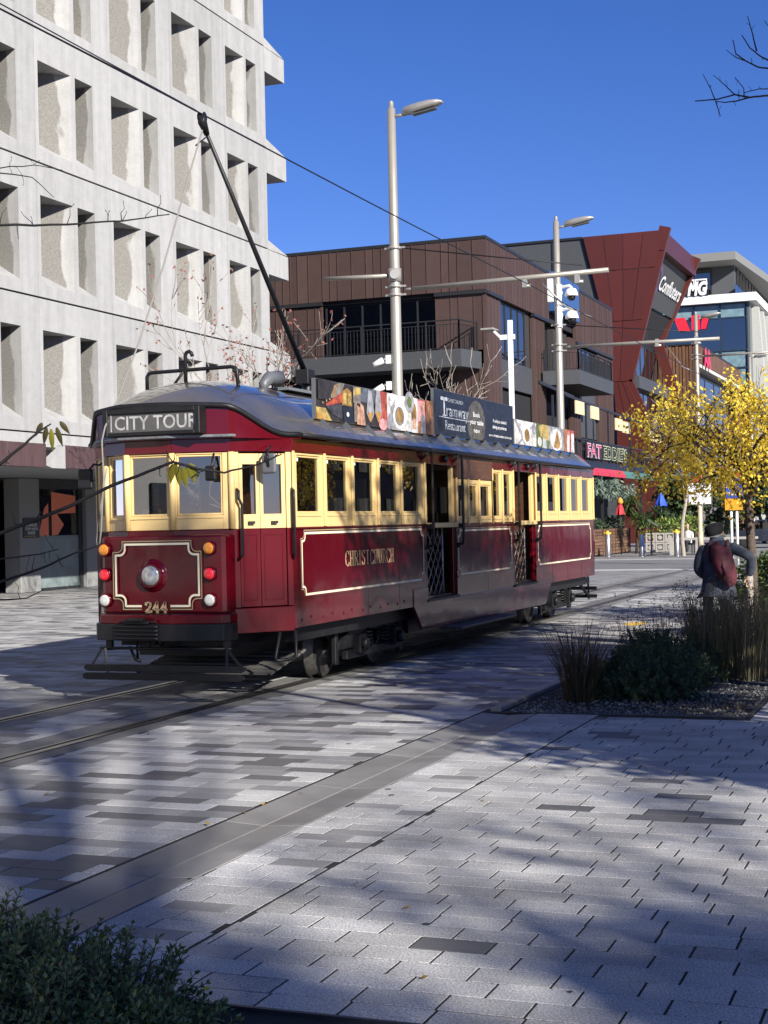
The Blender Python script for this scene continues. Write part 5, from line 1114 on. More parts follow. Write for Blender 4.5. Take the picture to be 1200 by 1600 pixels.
# small square lamp behind the black tram board
t = thing('lamp_post', 'short white lamp post with flat square head behind the black tram board', 'street light', (-13.77, 48, 0))
mb = MB(); mb.box(-13.84, -13.70, 47.93, 48.07, 0, 8.25); mb.build('post', M_WHITE, t); mb = MB(); mb.box(-14.12, -13.62, 47.95, 48.05, 7.62, 7.78); mb.beam((-14.1, 48, 7.7), (-14.35, 48, 7.95), .09, .07); mb.build('arm', M_WHITE, t); mb = MB(); mb.box(-14.72, -14.25, 47.7, 48.3, 7.95, 8.02); mb.build('lamp_head', M_GALV, t, bevel=.02)
# bollards
def bollard():
    t = thing('bollard', 'stainless bollard with yellow top, nearest the tram in front of the timber planter', 'bollard', (0, 0, 0), 'stainless bollards across the street')
    mb = MB(); mb.lathe([(.135, 0), (.135, .02), (.115, .03), (.115, .92), (.11, .95)], n=20); mb.build('post', mat('brushed_stainless', (.52, .51, .49), .30, .9, stretch=(1, 1, .05), var=.15, scale=30), t)
    mb = MB(); mb.lathe([(.122, .94), (.122, 1.0), (.08, 1.03), (.04, 1.1), (0, 1.11)], n=16); mb.box(-.15, .15, -.03, .03, .985, 1.04); mb.build('cap', mat('bollard_yellow', (.70, .46, .05), .6), t)
    return t
b0 = bollard()
for i, (x, lab) in enumerate(((-13.78, None), (-12.36, 'stainless bollard with yellow top, the middle one of the row'), (-10.91, 'stainless bollard with yellow top, beside the thin pale tree'))):
    o = b0 if i == 0 else copy_tree(b0)
    o.location = (x, 62, 0)
    if lab: o['label'] = lab
# signs
M_SIGNW = mat('sign_white_face', (.80, .80, .79), .5); M_SIGNR = mat('sign_red', (.62, .03, .05), .5); M_SIGNB = mat('sign_blue', (.02, .07, .40), .5); M_SIGNY = mat('sign_orange', (.75, .33, .02), .5); M_INK = mat('sign_ink', (.08, .08, .09), .6)
t = thing('street_sign', 'white notice with red top panel on a pale pole, behind yellow leaves', 'sign', (-9.62, 60, 0))
mb = MB(); mb.lathe([(.11, 0), (.11, 1.0), (.085, 1.02), (.085, 3.15), (0, 3.16)], (-9.62, 60, 0), n=12); mb.build('post', mat('pole_cream', (.42, .36, .26), .6, var=.3, scale=3), t)
mb = MB(); mb.box(-10.02, -9.15, 59.86, 59.90, 2.10, 2.94); pl_ = mb.build('notice', M_SIGNW, t); mb = MB(); mb.box(-9.9, -9.5, 59.86, 59.9, 2.96, 3.22); mb.box(-9.75, -9.5, 59.86, 59.9, 3.225, 3.36, 1); mb.build('red_panel', [M_SIGNR, M_SIGNW], t)
mb = MB(); rg = random.Random(2)
for i, (t_, w_) in enumerate((('AUTHORISED VEHICLES', .66), ('DELIVERY VEHICLES', .6), ('GOODS', .34), ('7am - 10am', .5), ('4pm - 7pm', .52), ('Mon - Sun', .6))): mb.text(t_, (-9.585, 59.855, 2.84-.095*i), (1, 0, 0), (0, 0, 1), .045, w_, 0, 0, align='C', bold=.01)
mb.build('lettering', M_INK, pl_)
t = thing('parking_sign', 'blue sign over an orange panel on two white posts, behind yellow leaves', 'sign', (-6.92, 50, 0))
for x in (-7.0, -6.82): mb = MB(); mb.lathe([(.045, 0), (.045, 2.4), (0, 2.41)], (x, 50, 0), n=10); mb.build('post', M_WHITE, t)
mb = MB(); mb.box(-7.14, -6.6, 49.9, 49.94, 2.19, 2.85); q = mb.build('blue_panel', M_SIGNB, t)
mb = MB()
for i in range(3):
    for k in range(4): mb.box(-7.06+.1*k, -7.0+.1*k-.012*((k+i) % 3), 49.893, 49.897, 2.66-.19*i, 2.76-.19*i-.02*((k+i) % 2))
mb.build('lettering', M_WHITE, q)
mb = MB(); mb.box(-7.18, -6.62, 49.9, 49.94, 1.80, 2.17); mb.build('orange_panel', M_SIGNY, t); mb = MB(); mb.lathe([(.30, 0), (.30, .03)], (-6.95, 49.9, 3.12), (0, 1, 0), 20); mb.box(-7.18, -6.72, 49.87, 49.9, 3.08, 3.17, 1); mb.build('no_entry_disc', [M_SIGNR, M_SIGNW], t)
# timber planter boxes, bar terrace things
M_TSLAT = mat('planter_timber', (.155, .085, .050), .7, island=.25, var=.3, scale=3, stretch=(1, .3, 3))
t = thing('timber_planter', 'long slatted timber planter along the bar terrace behind the bollards', 'planter', (-14.7, 68, 0))
for k in range(8):
    mb = MB(); mb.box(-14.56, -14.50, 60.5, 70.0, .06+k*.14, .18+k*.14); mb.build('slat', M_TSLAT, t); mb = MB(); mb.box(-15.6, -14.57, 60.44, 60.50, .06+k*.14, .18+k*.14); mb.build('slat', M_TSLAT, t)
for k in range(6): mb = MB(); mb.box(-14.49, -14.46, 60.6+k*1.85, 60.7+k*1.85, .02, 1.16); mb.build('batten', M_TSLAT, t)
mb = MB(); mb.box(-15.5, -14.57, 60.51, 70, 0, 1.1); mb.build('liner', M_VOID, t)
M_BENCH = mat('bench_concrete', (.36, .34, .31), .8, var=.15)
t = thing('bench', 'pale concrete and timber bench seat behind the thin pale tree', 'bench', (-10.6, 64.5, 0))
for x in (-11.5, -10.4, -9.3, -8.2): mb = MB(); mb.box(x-.09, x+.09, 64.1, 64.9, 0, .62); mb.build('leg', M_BENCH, t)
for y_ in (64.1, 64.4, 64.7): mb = MB(); mb.box(-11.7, -8.0, y_, y_+.25, .625, .72); mb.build('seat_slat', M_BENCH, t)
t = thing('block_screen', 'low pale breeze block screen wall between the two right bollards', 'wall', (-12.8, 68, 0))
for i in range(3):
    for k in range(2):
        mb = MB(); x = -13.35+i*.44; z = .05+k*.44
        for a in ((x, x+.42, z, z+.07), (x, x+.42, z+.35, z+.42), (x, x+.07, z+.07, z+.35), (x+.35, x+.42, z+.07, z+.35)): mb.box(a[0], a[1], 67.9, 68.05, a[2], a[3])
        mb.lathe([(.10, -.05), (.10, .05)], (x+.21, 67.97, z+.21), (0, 1, 0), 8); mb.build('block', M_BENCH, t)
t = thing('menu_lectern', 'thin black menu stand with sloping top between the bollards', 'stand', (-12.34, 64, 0))
mb = MB(); mb.box(-12.37, -12.31, 63.97, 64.03, 0, 1.35); mb.box(-12.55, -12.15, 63.8, 64.2, 0, .03); mb.build('post', M_BLACK, t); mb = MB(); mb.obox((-12.3, 63.95, 1.42), (.28, 0, -.16), (0, .02, 0), (.02, 0, .03)); mb.build('top', mat('menu_green', (.10, .15, .08), .5), t)
t = thing('umbrella', 'closed blue umbrella hanging among the terrace plants', 'umbrella', (-13.0, 70, 0))
mb = MB(); rows = []
for z, r in ((2.68, .04), (2.6, .12), (2.3, .26), (2.12, .30)): rows.append([(-13.0+r*(1 if j % 2 else .72)*math.cos(math.pi*j/6), 70+r*(1 if j % 2 else .72)*math.sin(math.pi*j/6), z-(.0 if j % 2 else -.04)) for j in range(12)])
mb.grid(rows, 0, False, True); mb.build('canopy', mat('umbrella_blue', (.02, .08, .50), .7), t); mb = MB(); mb.tube([(-13, 70, 0), (-13, 70, 2.75)], .03, 8); mb.build('pole', M_GALV, t)
t = thing('umbrella', 'small folded red umbrella with an orange top under the bar awning', 'umbrella', (-14.2, 66.6, 0))
mb = MB(); rows = []
for z, r in ((2.3, .03), (2.2, .10), (1.9, .20), (1.78, .24)): rows.append([(-14.2+r*(1 if j % 2 else .7)*math.cos(math.pi*j/6), 66.6+r*(1 if j % 2 else .7)*math.sin(math.pi*j/6), z) for j in range(12)])
mb.grid(rows, 0, False, True); mb.lathe([(.10, 2.25), (.14, 2.35), (.08, 2.5), (0, 2.55)], (-14.2, 66.6, 0), n=8, m=1); mb.build('canopy', [mat('umbrella_red', (.50, .03, .04), .7), mat('umbrella_orange', (.70, .28, .03), .7)], t); mb = MB(); mb.tube([(-14.2, 66.6, 0), (-14.2, 66.6, 2.3)], .03, 8); mb.build('pole', M_BLACK, t)
# dark parked car half hidden at the right edge
t = thing('parked_car', 'dark parked car half hidden behind the tree trunk at the right edge', 'car', (-8.6, 76, 0))
mb = MB(); pr_ = [(-10.6, .32), (-10.55, .75), (-9.9, .92), (-9.35, 1.38), (-7.9, 1.42), (-7.2, .98), (-6.6, .90), (-6.55, .35)]
mb.prism([(x, 75.2, z) for x, z in pr_], (0, 1.7, 0)); mb.build('body', mat('car_dark_blue', (.02, .025, .04), .2, coat=1), t, bevel=.06, segs=2)
mb = MB(); mb.prism([(x, 75.19, z) for x, z in ((-9.75, .94), (-9.28, 1.32), (-7.95, 1.36), (-7.4, .97))], (0, .01, 0)); mb.build('side_window', G_DARKW, t)
for x in (-9.9, -7.3): mb = MB(); mb.lathe([(.32, -.1), (.32, .1), (.2, .11), (0, .1)], (x, 75.2, .32), (0, -1, 0), 18); mb.build('wheel', M_RUBBER, t)
# ================================================================ plants
def rvec(rg, s=1): return Vector((rg.gauss(0, 1), rg.gauss(0, 1), rg.gauss(0, 1))).normalized()*s
def leaf(mb, p, d, nrm, l, w_, m=0):
    d = d.normalized(); s_ = d.cross(nrm)
    if s_.length < .01: s_ = d.cross(Vector((1, 0, .3)))
    s_.normalize(); n_ = s_.cross(d)
    mb.add([p, p+d*l*.45+s_*w_/2+n_*l*.04, p+d*l-n_*l*.08, p+d*l*.45-s_*w_/2+n_*l*.04], [(0, 1, 2, 3)], m)
def grow(rg, base, dirn, length, rad, depth, out, tips, bend=.35, up_=.25, split=(2, 3), ratio=.72, spread=.75, seg=4):
    """recursive limbs; out collects (path, radii), tips collects (point, direction)"""
    p = Vector(base); d = Vector(dirn).normalized(); path = [p.copy()]; rr = [rad]
    for i in range(seg):
        d = (d+rvec(rg, bend/seg*1.6)+Vector((0, 0, up_/seg))).normalized(); p = p+d*length/seg
        path.append(p.copy()); rr.append(lerp(rad, rad*.62, (i+1)/seg))
        if depth > 0 and i in (1, 2) and rg.random() < .75:
            q = (d+rvec(rg, spread*1.1)).normalized(); grow(rg, p, q, length*ratio*rg.uniform(.6, .9), rr[-1]*.55, depth-1, out, tips, bend, up_, split, ratio, spread, seg)
    out.append((path, rr))
    if depth <= 0: tips.append((p, d)); tips.append((path[-2], d)); return
    for k in range(rg.randint(*split)):
        q = (d+rvec(rg, spread)).normalized(); grow(rg, p, q, length*ratio*rg.uniform(.8, 1.15), rr[-1]*.72, depth-1, out, tips, bend, up_, split, ratio, spread, seg)
def tree(name, label, loc, h, rad, seed, depth=4, bark=None, leaves=None, lean=(0, 0, 1), trunk_part=.34, group=None, cat='tree', stems=1, rmin=.004, sides=5, **kw):
    rg = random.Random(seed); t = thing(name, label, cat, loc, group)
    out, tips = [], []
    for s_ in range(stems):
        d = Vector(lean)+(rvec(rg, .22) if stems > 1 else Vector((0,0,0))); b = Vector(loc)+(Vector((rg.uniform(-.15, .15), rg.uniform(-.15, .15), 0)) if stems > 1 else Vector((0,0,0)))
        grow(rg, b, d, h*trunk_part, rad, depth, out, tips, **kw)
    tr_, br_ = MB(), MB()
    for path, rr in out:
        big = rr[0] > rad*.5
        (tr_ if big else br_).tube(path, [max(rmin, r) for r in rr], 8 if big else sides, 0, cap=False)
    tr_.build('trunk', bark or M_BARK, t)
    if br_.v: br_.build('branches', bark or M_BARK, t)
    if leaves:
        lm, per, size, sprd = leaves; mb = MB()
        for p, d in tips:
            for k in range(per):
                q = p+rvec(rg, sprd*rg.random()**.6); dd = (rvec(rg)+Vector((0, 0, -.35))); leaf(mb, q, dd, rvec(rg), size*rg.uniform(.7, 1.25), size*rg.uniform(.5, .75))
        mb.build('crown', lm, t)['kind'] = 'stuff'
    return t, tips
L_YEL = leafmat('yellow_leaf', (.86, .60, .03), (.98, .83, .14), .5)
L_GOLD = leafmat('gold_leaf', (.34, .20, .02), (.55, .40, .05), .4)
L_RED = leafmat('red_leaf', (.30, .085, .075), (.42, .19, .14), .45)
L_DK = leafmat('dark_leaf', (.028, .048, .018), (.075, .12, .045), .25)
L_HEBE = leafmat('hebe_leaf', (.065, .095, .028), (.20, .26, .085), .2)
L_MID = leafmat('mid_leaf', (.05, .085, .025), (.11, .16, .05), .35)
L_LIME = leafmat('lime_leaf', (.16, .24, .03), (.30, .38, .08), .4)
L_GREY = leafmat('grey_leaf', (.10, .15, .11), (.22, .28, .22), .3)
L_STRAW = leafmat('straw_blade', (.10, .088, .045), (.22, .19, .10), .3)
L_SEDGE = leafmat('sedge_blade', (.05, .042, .025), (.12, .095, .05), .3)
M_PALE = mat('silver_bark', (.30, .265, .225), .8, var=.25, scale=12)
# trees behind the tram
tree('bare_tree', 'bare pale barked tree with upswept twigs, in front of the brown building balcony', (-10.98, 33, 0), 5.7, .07, 21, 4, M_PALE, None, (.02, 0, 1), .40, up_=.34, spread=.85, ratio=.66, rmin=.0055, group=None)
tree('bare_tree', 'nearly bare tree with a few dull red leaves, behind the tram front', (-13.6, 29, 0), 7.2, .075, 5, 4, M_PALE, (L_RED, 1, .09, .12), (.02, 0, 1), .36, up_=.45, spread=.72, ratio=.70, rmin=.007)
tree('young_tree', 'thin pale trunked bare street tree beside the right bollard', (-10.64, 62, 0), 6.4, .10, 9, 4, M_BARK, None, (0, 0, 1), .45, up_=.12, spread=.85, ratio=.62, rmin=.008)
# the golden tree beside the person
def crown_tree(name, label, loc, th, c, r, ncl, per, size, lm, seed, rad=.07, bark=None, spr=.26, group=None, limbs=9, bare=0, flat=0.):
    """trunk, limbs reaching clusters spread through an ellipsoid, leaves round each cluster"""
    rg = random.Random(seed); t = thing(name, label, 'tree', loc, group); b0 = Vector(loc); c = Vector(c); top = Vector((lerp(b0.x, c.x, .25), lerp(b0.y, c.y, .25), th))
    mb = MB(); mb.tube([b0, b0.lerp(top, .5)+Vector((.02, .01, 0)), top, top.lerp(c, .5)], [rad*1.15, rad, rad*.85, rad*.5], 8); mb.build('trunk', bark or M_DBARK, t)
    mb = MB(); hubs = []
    for k in range(limbs):
        a = k*2.4+rg.random(); e = rg.uniform(-.35, .9); v = Vector((math.cos(a)*math.cos(e)*r[0], math.sin(a)*math.cos(e)*r[1], math.sin(e)*r[2]))*rg.uniform(.45, .72)
        s_ = top.lerp(c, rg.uniform(-.15, .6)); h = c+v; md = s_.lerp(h, .5)+rvec(rg, .12)*r[0]+Vector((0, 0, .06)); mb.tube([s_, md, h], [rad*.5, rad*.36, rad*.22], 5, cap=False); hubs += [h, md]
    cl = []
    for k in range(ncl):
        v = rvec(rg)*rg.random()**.36; f = 1+.25*noise.noise(v*2+Vector((seed, 0, 0))); q = c+Vector((v.x*r[0], v.y*r[1], v.z*r[2]))*f; h = min(hubs, key=lambda z: (z-q).length)
        md = h.lerp(q, .5)+rvec(rg, .08); mb.tube([h, md, q], [rad*.16, rad*.12, rad*.05], 4, cap=False); cl.append(q)
        for i in range(bare): mb.tube([q, q+(q-h).normalized()*.15+rvec(rg, .2)], [rad*.05, rad*.03], 3, cap=False)
    mb.build('branches', bark or M_DBARK, t)
    if per:
        mb = MB()
        for q in cl:
            for i in range(rg.randint(per//2, per)): leaf(mb, q+rvec(rg, spr*rg.random()**.55), rvec(rg)+Vector((0, 0, -.5)), rvec(rg), size*rg.uniform(.65, 1.25), size*rg.uniform(.5, .8))
        mb.build('crown', lm, t)['kind'] = 'stuff'
    return t
crown_tree('autumn_tree', 'small autumn tree covered in golden yellow leaves, at the right edge beside the person', (-2.42, 18.95, 0), 1.75, (-2.50, 19.0, 2.55), (1.38, 1.25, .86), 310, 34, .058, L_YEL, 33, .06, spr=.19, limbs=16, bare=2)
mb = MB(); mb.tube([(-2.40, 18.55, 0), (-2.40, 18.55, 1.02)], .045, 8); tag_solo(mb, 'tree_stake', M_BARK, 'short pale wooden stake the person leans on', 'stake', (-2.40, 18.55, 0))
# dark growth closing the street end
rg = random.Random(77)
for i, (x, y_, h, lm, lab) in enumerate(((-13.5, 84, 5.5, L_DK, 'dark bushy tree behind the terrace plants, left'), (-10.5, 88, 6.0, L_DK, 'dark bushy tree closing the street end behind the white notice'), (-7.5, 86, 5.0, L_MID, 'greener bushy tree behind the parking sign'), (-4.5, 90, 6.5, L_DK, 'dark bushy tree at the right edge behind the car'))):
    tree('street_tree', lab, (x, y_, 0), h, .14, 100+i, 4, M_DBARK, (lm, 9, .34, .75), (0, 0, 1), .26, group='dark trees at the street end', up_=.1, spread=.9, ratio=.72, rmin=.012)
# terrace greenery
def yucca(x, y_, z, r, n, lab, lm, name='palm_plant', seed=1):
    rg = random.Random(seed); t = thing(name, lab, 'plant', (x, y_, 0)); mb = MB(); mb.tube([(x, y_, 0), (x+.1, y_, z*.6), (x, y_, z)], .07, 6); mb.build('stem', M_DBARK, t)
    for k in range(5):
        c = Vector((x+rg.uniform(-.5, .5)*r, y_+rg.uniform(-.5, .5)*r, z*rg.uniform(.55, 1.05))); mb = MB()
        for j in range(n):
            d = rvec(rg); d.z = abs(d.z)*.9-.15; l = r*rg.uniform(.5, .9); s_ = d.cross(Vector((0, 0, 1))).normalized()*.028; m_ = c+d*l*.6; e = c+d*l+Vector((0, 0, -.25*l))
            mb.add([c-s_*.6, c+s_*.6, m_+s_, m_-s_, e], [(0, 1, 2, 3), (3, 2, 4)])
        mb.build('leaf_head', lm, t)
yucca(-13.7, 67.5, 2.3, 1.25, 90, 'spiky green palm lily clump under the bar awning', L_MID, seed=3); yucca(-13.0, 69.5, 1.8, 1.2, 80, 'lower spiky palm by the blue umbrella', L_DK, seed=4)
yucca(-12.0, 70.5, 1.5, .9, 70, 'spiky plant right of the blue umbrella', L_MID, seed=6)
def clump(name, lab, boxes, n, size, lm, seed, cat='plant', loc=None, stems=True, up_=.3, wr=.45, group=None):
    rg = random.Random(seed); c0 = boxes[0]; loc = loc or (c0[0], c0[1], 0); t = thing(name, lab, cat, loc, group); mb = MB(); st = MB()
    for (x, y_, z, rx, ry, rz) in boxes:
        for k in range(n):
            v = rvec(rg); v = v*(rg.random()**.28); q = Vector((x+v.x*rx, y_+v.y*ry, max(.02, z+v.z*rz))); d = (v*.8+rvec(rg, .7)+Vector((0, 0, up_)))
            leaf(mb, q, d, rvec(rg), size*rg.uniform(.6, 1.3), size*wr*rg.uniform(.7, 1.2))
        for k in range(6): v = rvec(rg); st.tube([(x, y_, 0), (x+v.x*rx*.4, y_+v.y*ry*.4, max(.05, z*.8)), (x+v.x*rx*.8, y_+v.y*ry*.8, z+abs(v.z)*rz*.7)], .008, 4, cap=False)
    mb.build('foliage', lm, t)['kind'] = 'stuff'
    if stems: st.build('stems', M_DBARK, t)
    return t
clump('lime_shrub', 'lime green shrub behind the breeze block screen', [(-12.9, 69, 1.1, 1.0, .5, .5), (-11.7, 69.3, 1.1, .8, .5, .5)], 260, .20, L_LIME, 41)
clump('hanging_plants', 'grey green plants hanging under the bar awning', [(-14.6, 63.8, 3.05, .3, 1.2, .35), (-14.6, 66.5, 2.95, .3, 1.4, .45), (-14.4, 69, 2.9, .4, 1.2, .4)], 260, .24, L_GREY, 42, stems=False, up_=-.8)
clump('planter_hedge', 'low dark plants growing out of the timber planter', [(-14.9, 61.5, 1.35, .35, 1.2, .35), (-14.9, 64.5, 1.3, .35, 1.6, .25), (-14.9, 68, 1.35, .35, 1.6, .3)], 220, .18, L_DK, 43)
# planting bed
M_MULCH = mat('gravel_mulch', (.055, .055, .058), .95, var=.6, scale=60, bump=1, bscale=90)
mb = MB()
nx_, ny_ = 26, 60
mb.grid([[(lerp(-3.64, -1.64, i/nx_), lerp(12.27, 19.6, j/ny_), -.012+.012*noise.noise(Vector((i*.8, j*.8, 0)))) for i in range(nx_+1)] for j in range(ny_+1)]); mb.build('mulch_bed', M_MULCH)['kind'] = 'structure'
rg = random.Random(19); mb = MB()
for k in range(5200):
    x, y_ = rg.uniform(-3.62, -1.62), 12.25+5.6*rg.random()**1.7; r = rg.uniform(.006, .018)
    a = rg.random()*6.3; pts = [Vector((x, y_, .002))+Vector((math.cos(a+i*2.1)*r*rg.uniform(.7, 1.2), math.sin(a+i*2.1)*r*rg.uniform(.7, 1.2), rg.uniform(-.004, .002))) for i in range(3)]+[Vector((x, y_, r*rg.uniform(.6, 1.1)))]
    mb.add(pts, [(0, 1, 3), (1, 2, 3), (2, 0, 3)])
mb.build('gravel', mat('gravel_stones', (.13, .128, .125), .9, island=.7))['kind'] = 'stuff'
mb = MB()
for k in range(420):
    x, y_ = rg.gauss(-2.0, .28), rg.gauss(12.75, .25)
    if -3.6 < x < -1.64 and 12.26 < y_: leaf(mb, Vector((x, y_, rg.uniform(.0, .02))), rvec(rg), Vector((0, 0, 1)), rg.uniform(.02, .05), .014)
mb.build('leaf_litter', leafmat('litter', (.12, .07, .03), (.30, .20, .10), .2))['kind'] = 'stuff'
y_ = 12.3; kr = thing('bed_kerb', None, None, kind='structure')
while y_ < 24: mb = MB(); mb.box(-3.785, -3.69, y_+.004, y_+1.2-.004, -.05, .035); mb.build('kerb_stone', M_SLAB, kr, bevel=.012, segs=2); y_ += 1.2
mb = MB(); mb.box(-1.638, -1.605, 12.25, 24, -.05, .012); mb.build('steel_edge', M_STEEL, kr); mb = MB(); mb.box(-3.3, -1.605, 12.222, 12.25, -.05, .008); mb.build('steel_edge', M_STEEL, kr)
def grass(name, lab, spots, n, h, lm, seed, lean=.5, heads=0, wd=.006, cat='grass clump'):
    rg = random.Random(seed); t = thing(name, lab, cat, (spots[0][0], spots[0][1], 0)); mb = MB()
    for x, y_, r in spots:
        for k in range(n):
            a = rg.random()*6.28; q = r*math.sqrt(rg.random()); b = Vector((x+math.cos(a)*q, y_+math.sin(a)*q, 0)); a2 = a+rg.gauss(0, .8); l = h*rg.uniform(.55, 1.1)
            o = Vector((math.cos(a2), math.sin(a2), 0))*lean*l*rg.uniform(.15, 1); s_ = Vector((-math.sin(a2), math.cos(a2), 0))*wd/2
            m1 = b+o*.3+Vector((0, 0, l*.5)); m2 = b+o*.65+Vector((0, 0, l*.83)); e = b+o+Vector((0, 0, l*rg.uniform(.88, 1.05)))
            mb.add([b-s_, b+s_, m1+s_, m1-s_, m2+s_*.7, m2-s_*.7, e], [(0, 1, 2, 3), (3, 2, 4, 5), (5, 4, 6)])
            if rg.random() < heads:
                for j in range(5): leaf(mb, e+rvec(rg, .018), rvec(rg)+Vector((0, 0, .5)), rvec(rg), .022, .012)
    mb.build('blades', lm, t)['kind'] = 'stuff'; return t
grass('grass_tuft', 'single dark arching grass tuft at the left front of the planting bed', [(-3.2, 13.1, .13)], 330, .72, L_SEDGE, 51, .85)
grass('tall_grass', 'mass of tall dry brown grass in the bed below the person', [(-2.35, 15.3, .28), (-2.0, 15.2, .26), (-1.85, 15.8, .3), (-2.4, 16.1, .3), (-1.8, 16.8, .3), (-2.2, 17.2, .35), (-2.55, 16.1, .2)], 320, .84, L_STRAW, 52, .38, .3)
grass('tall_grass', 'thin seed heads of grass rising at the road side of the bed', [(-3.0, 16.4, .3), (-3.1, 15.6, .25)], 70, .72, L_STRAW, 53, .5, .9)
def shrub(name, lab, c, r, n, size, lm, seed, group=None):
    """rosettes of small leaves on a lumpy dome"""
    rg = random.Random(seed); t = thing(name, lab, 'shrub', (c[0], c[1], 0), group); mb = MB(); st = MB(); c = Vector(c)
    for k in range(n):
        v = rvec(rg); v.z = abs(v.z) if rg.random() < .85 else v.z*.3
        lump = 1+.16*noise.noise(v*2.3+Vector((seed, 0, 0)))+.10*noise.noise(v*6+Vector((0, seed, 0)))
        rr = (rg.uniform(.72, 1.0) if rg.random() < .8 else rg.uniform(.3, .75))*lump; q = Vector((c.x+v.x*r[0]*rr, c.y+v.y*r[1]*rr, max(.015, c.z+v.z*r[2]*rr)))
        ax = (v+Vector((0, 0, .55))+rvec(rg, .45)).normalized(); e1 = ax.cross(Vector((.3, .2, 1))).normalized(); e2 = ax.cross(e1)
        L_ = rg.randint(2, 4)
        for w_ in range(L_):
            f = size*.55*w_
            for j in range(4):
                a = j*math.pi/2+w_*math.pi/4+rg.gauss(0, .25); o = e1*math.cos(a)+e2*math.sin(a); leaf(mb, q+ax*f, o+ax*lerp(.25, 1.2, w_/max(1, L_-1)), ax, size*rg.uniform(.75, 1.2), size*.40)
        if k % 5 == 0: st.tube([q-ax*size*4, q+ax*size], .0035, 4, cap=False)
    mb.build('foliage', lm, t)['kind'] = 'stuff'; st.build('twigs', M_DBARK, t); 
    for k in range(5): pass
    return t
shrub('round_shrub', 'low dark green shrub at the front of the planting bed', (-2.72, 13.55, .04), (.56, .5, .37), 1250, .034, L_DK, 61)
shrub('round_shrub', 'low dark green shrub farther back beside the tall grass', (-2.75, 14.7, .06), (.58, .6, .40), 1150, .034, L_DK, 62)
shrub('round_shrub', 'small sprawling shrub between kerb and grass, farthest of the low shrubs', (-3.1, 15.9, .05), (.4, .6, .40), 500, .036, L_DK, 63)
shrub('leafy_shrub', 'sunlit broad leaved shrub at the right edge behind the stake', (-2.2, 20.3, .45), (.62, .6, .62), 420, .085, L_MID, 64)
clump('weed', 'tiny pale weed on the gravel in front of the tall grass', [(-2.05, 13.2, .05, .16, .1, .06)], 60, .04, L_GREY, 65, stems=False)
# foreground planter
mb = MB(); mb.box(-5.0, 1.2, 4.535, 4.552, -.05, .012); mb.build('planter_edge', M_STEEL)['kind'] = 'structure'
mb = MB(); mb.box(-5.0, 1.2, 1.2, 4.53, -.06, -.01); mb.build('planter_soil', mat('bark_mulch', (.03, .022, .016), .95, var=.6, scale=40, bump=1))['kind'] = 'structure'
def hebe(name, lab, c, r, n, seed):
    """leafy shoots: stems with crossed leaf pairs, fanning out of a low mound"""
    rg = random.Random(seed); t = thing(name, lab, 'shrub', (c[0], c[1], 0), 'dark hebe shrubs in the near planter'); mb = MB(); st = MB(); c = Vector(c)
    for k in range(n):
        v = rvec(rg); v.z = abs(v.z); rr = rg.random()**.25*(1+.22*noise.noise(v*2.1+Vector((seed, 0, 0)))); q = Vector((c.x+v.x*r[0]*rr, c.y+v.y*r[1]*rr, max(.0, c.z+v.z*r[2]*rr)))
        ax = (v*.9+Vector((0, 0, rg.uniform(.1, .9)))+rvec(rg, .4)).normalized(); l = rg.uniform(.07, .15)*(1.25 if rg.random() < .12 else 1); q -= ax*l*.8; e1 = ax.cross(Vector((.3, .2, 1))).normalized(); e2 = ax.cross(e1); tw = rg.random()*3
        st.tube([q-ax*.05, q+ax*l], [.0028, .0016], 4, cap=False); m_ = int(l/.016); sz = rg.uniform(.028, .042)
        for w_ in range(m_):
            f = w_/max(1, m_-1); a = tw+w_*math.pi/2+rg.gauss(0, .12); o = e1*math.cos(a)+e2*math.sin(a)
            for sg in (1, -1): leaf(mb, q+ax*l*f, o*sg+ax*lerp(.35, 1.5, f**2)+rvec(rg, .12), ax, sz*lerp(1.0, .7, f**3)*rg.uniform(.85, 1.15), sz*.42)
    mb.build('foliage', L_HEBE, t)['kind'] = 'stuff'; st.build('stems', M_DBARK, t)['kind'] = 'stuff'
hebe('hebe_shrub', 'large dark hebe shrub in the near left corner', (-2.62, 4.12, .0), (.40, .42, .30), 470, 71)
hebe('hebe_shrub', 'second hebe shrub filling the left edge of the near planter', (-3.15, 4.42, .0), (.42, .42, .30), 470, 72)
hebe('hebe_shrub', 'front hebe shrub cut by the bottom edge of the picture', (-2.33, 3.92, .0), (.30, .36, .22), 320, 73)
mb = MB()
for j in range(6): a = j*1.05; leaf(mb, Vector((-2.24, 4.2, .17)), Vector((math.cos(a), math.sin(a)*.6, .5)), Vector((0, 0, 1)), .022, .014)
tag_solo(mb, 'flower', L_YEL, 'single tiny yellow flower on the near hebe shrub', 'flower', (-2.24, 4.2, .17))
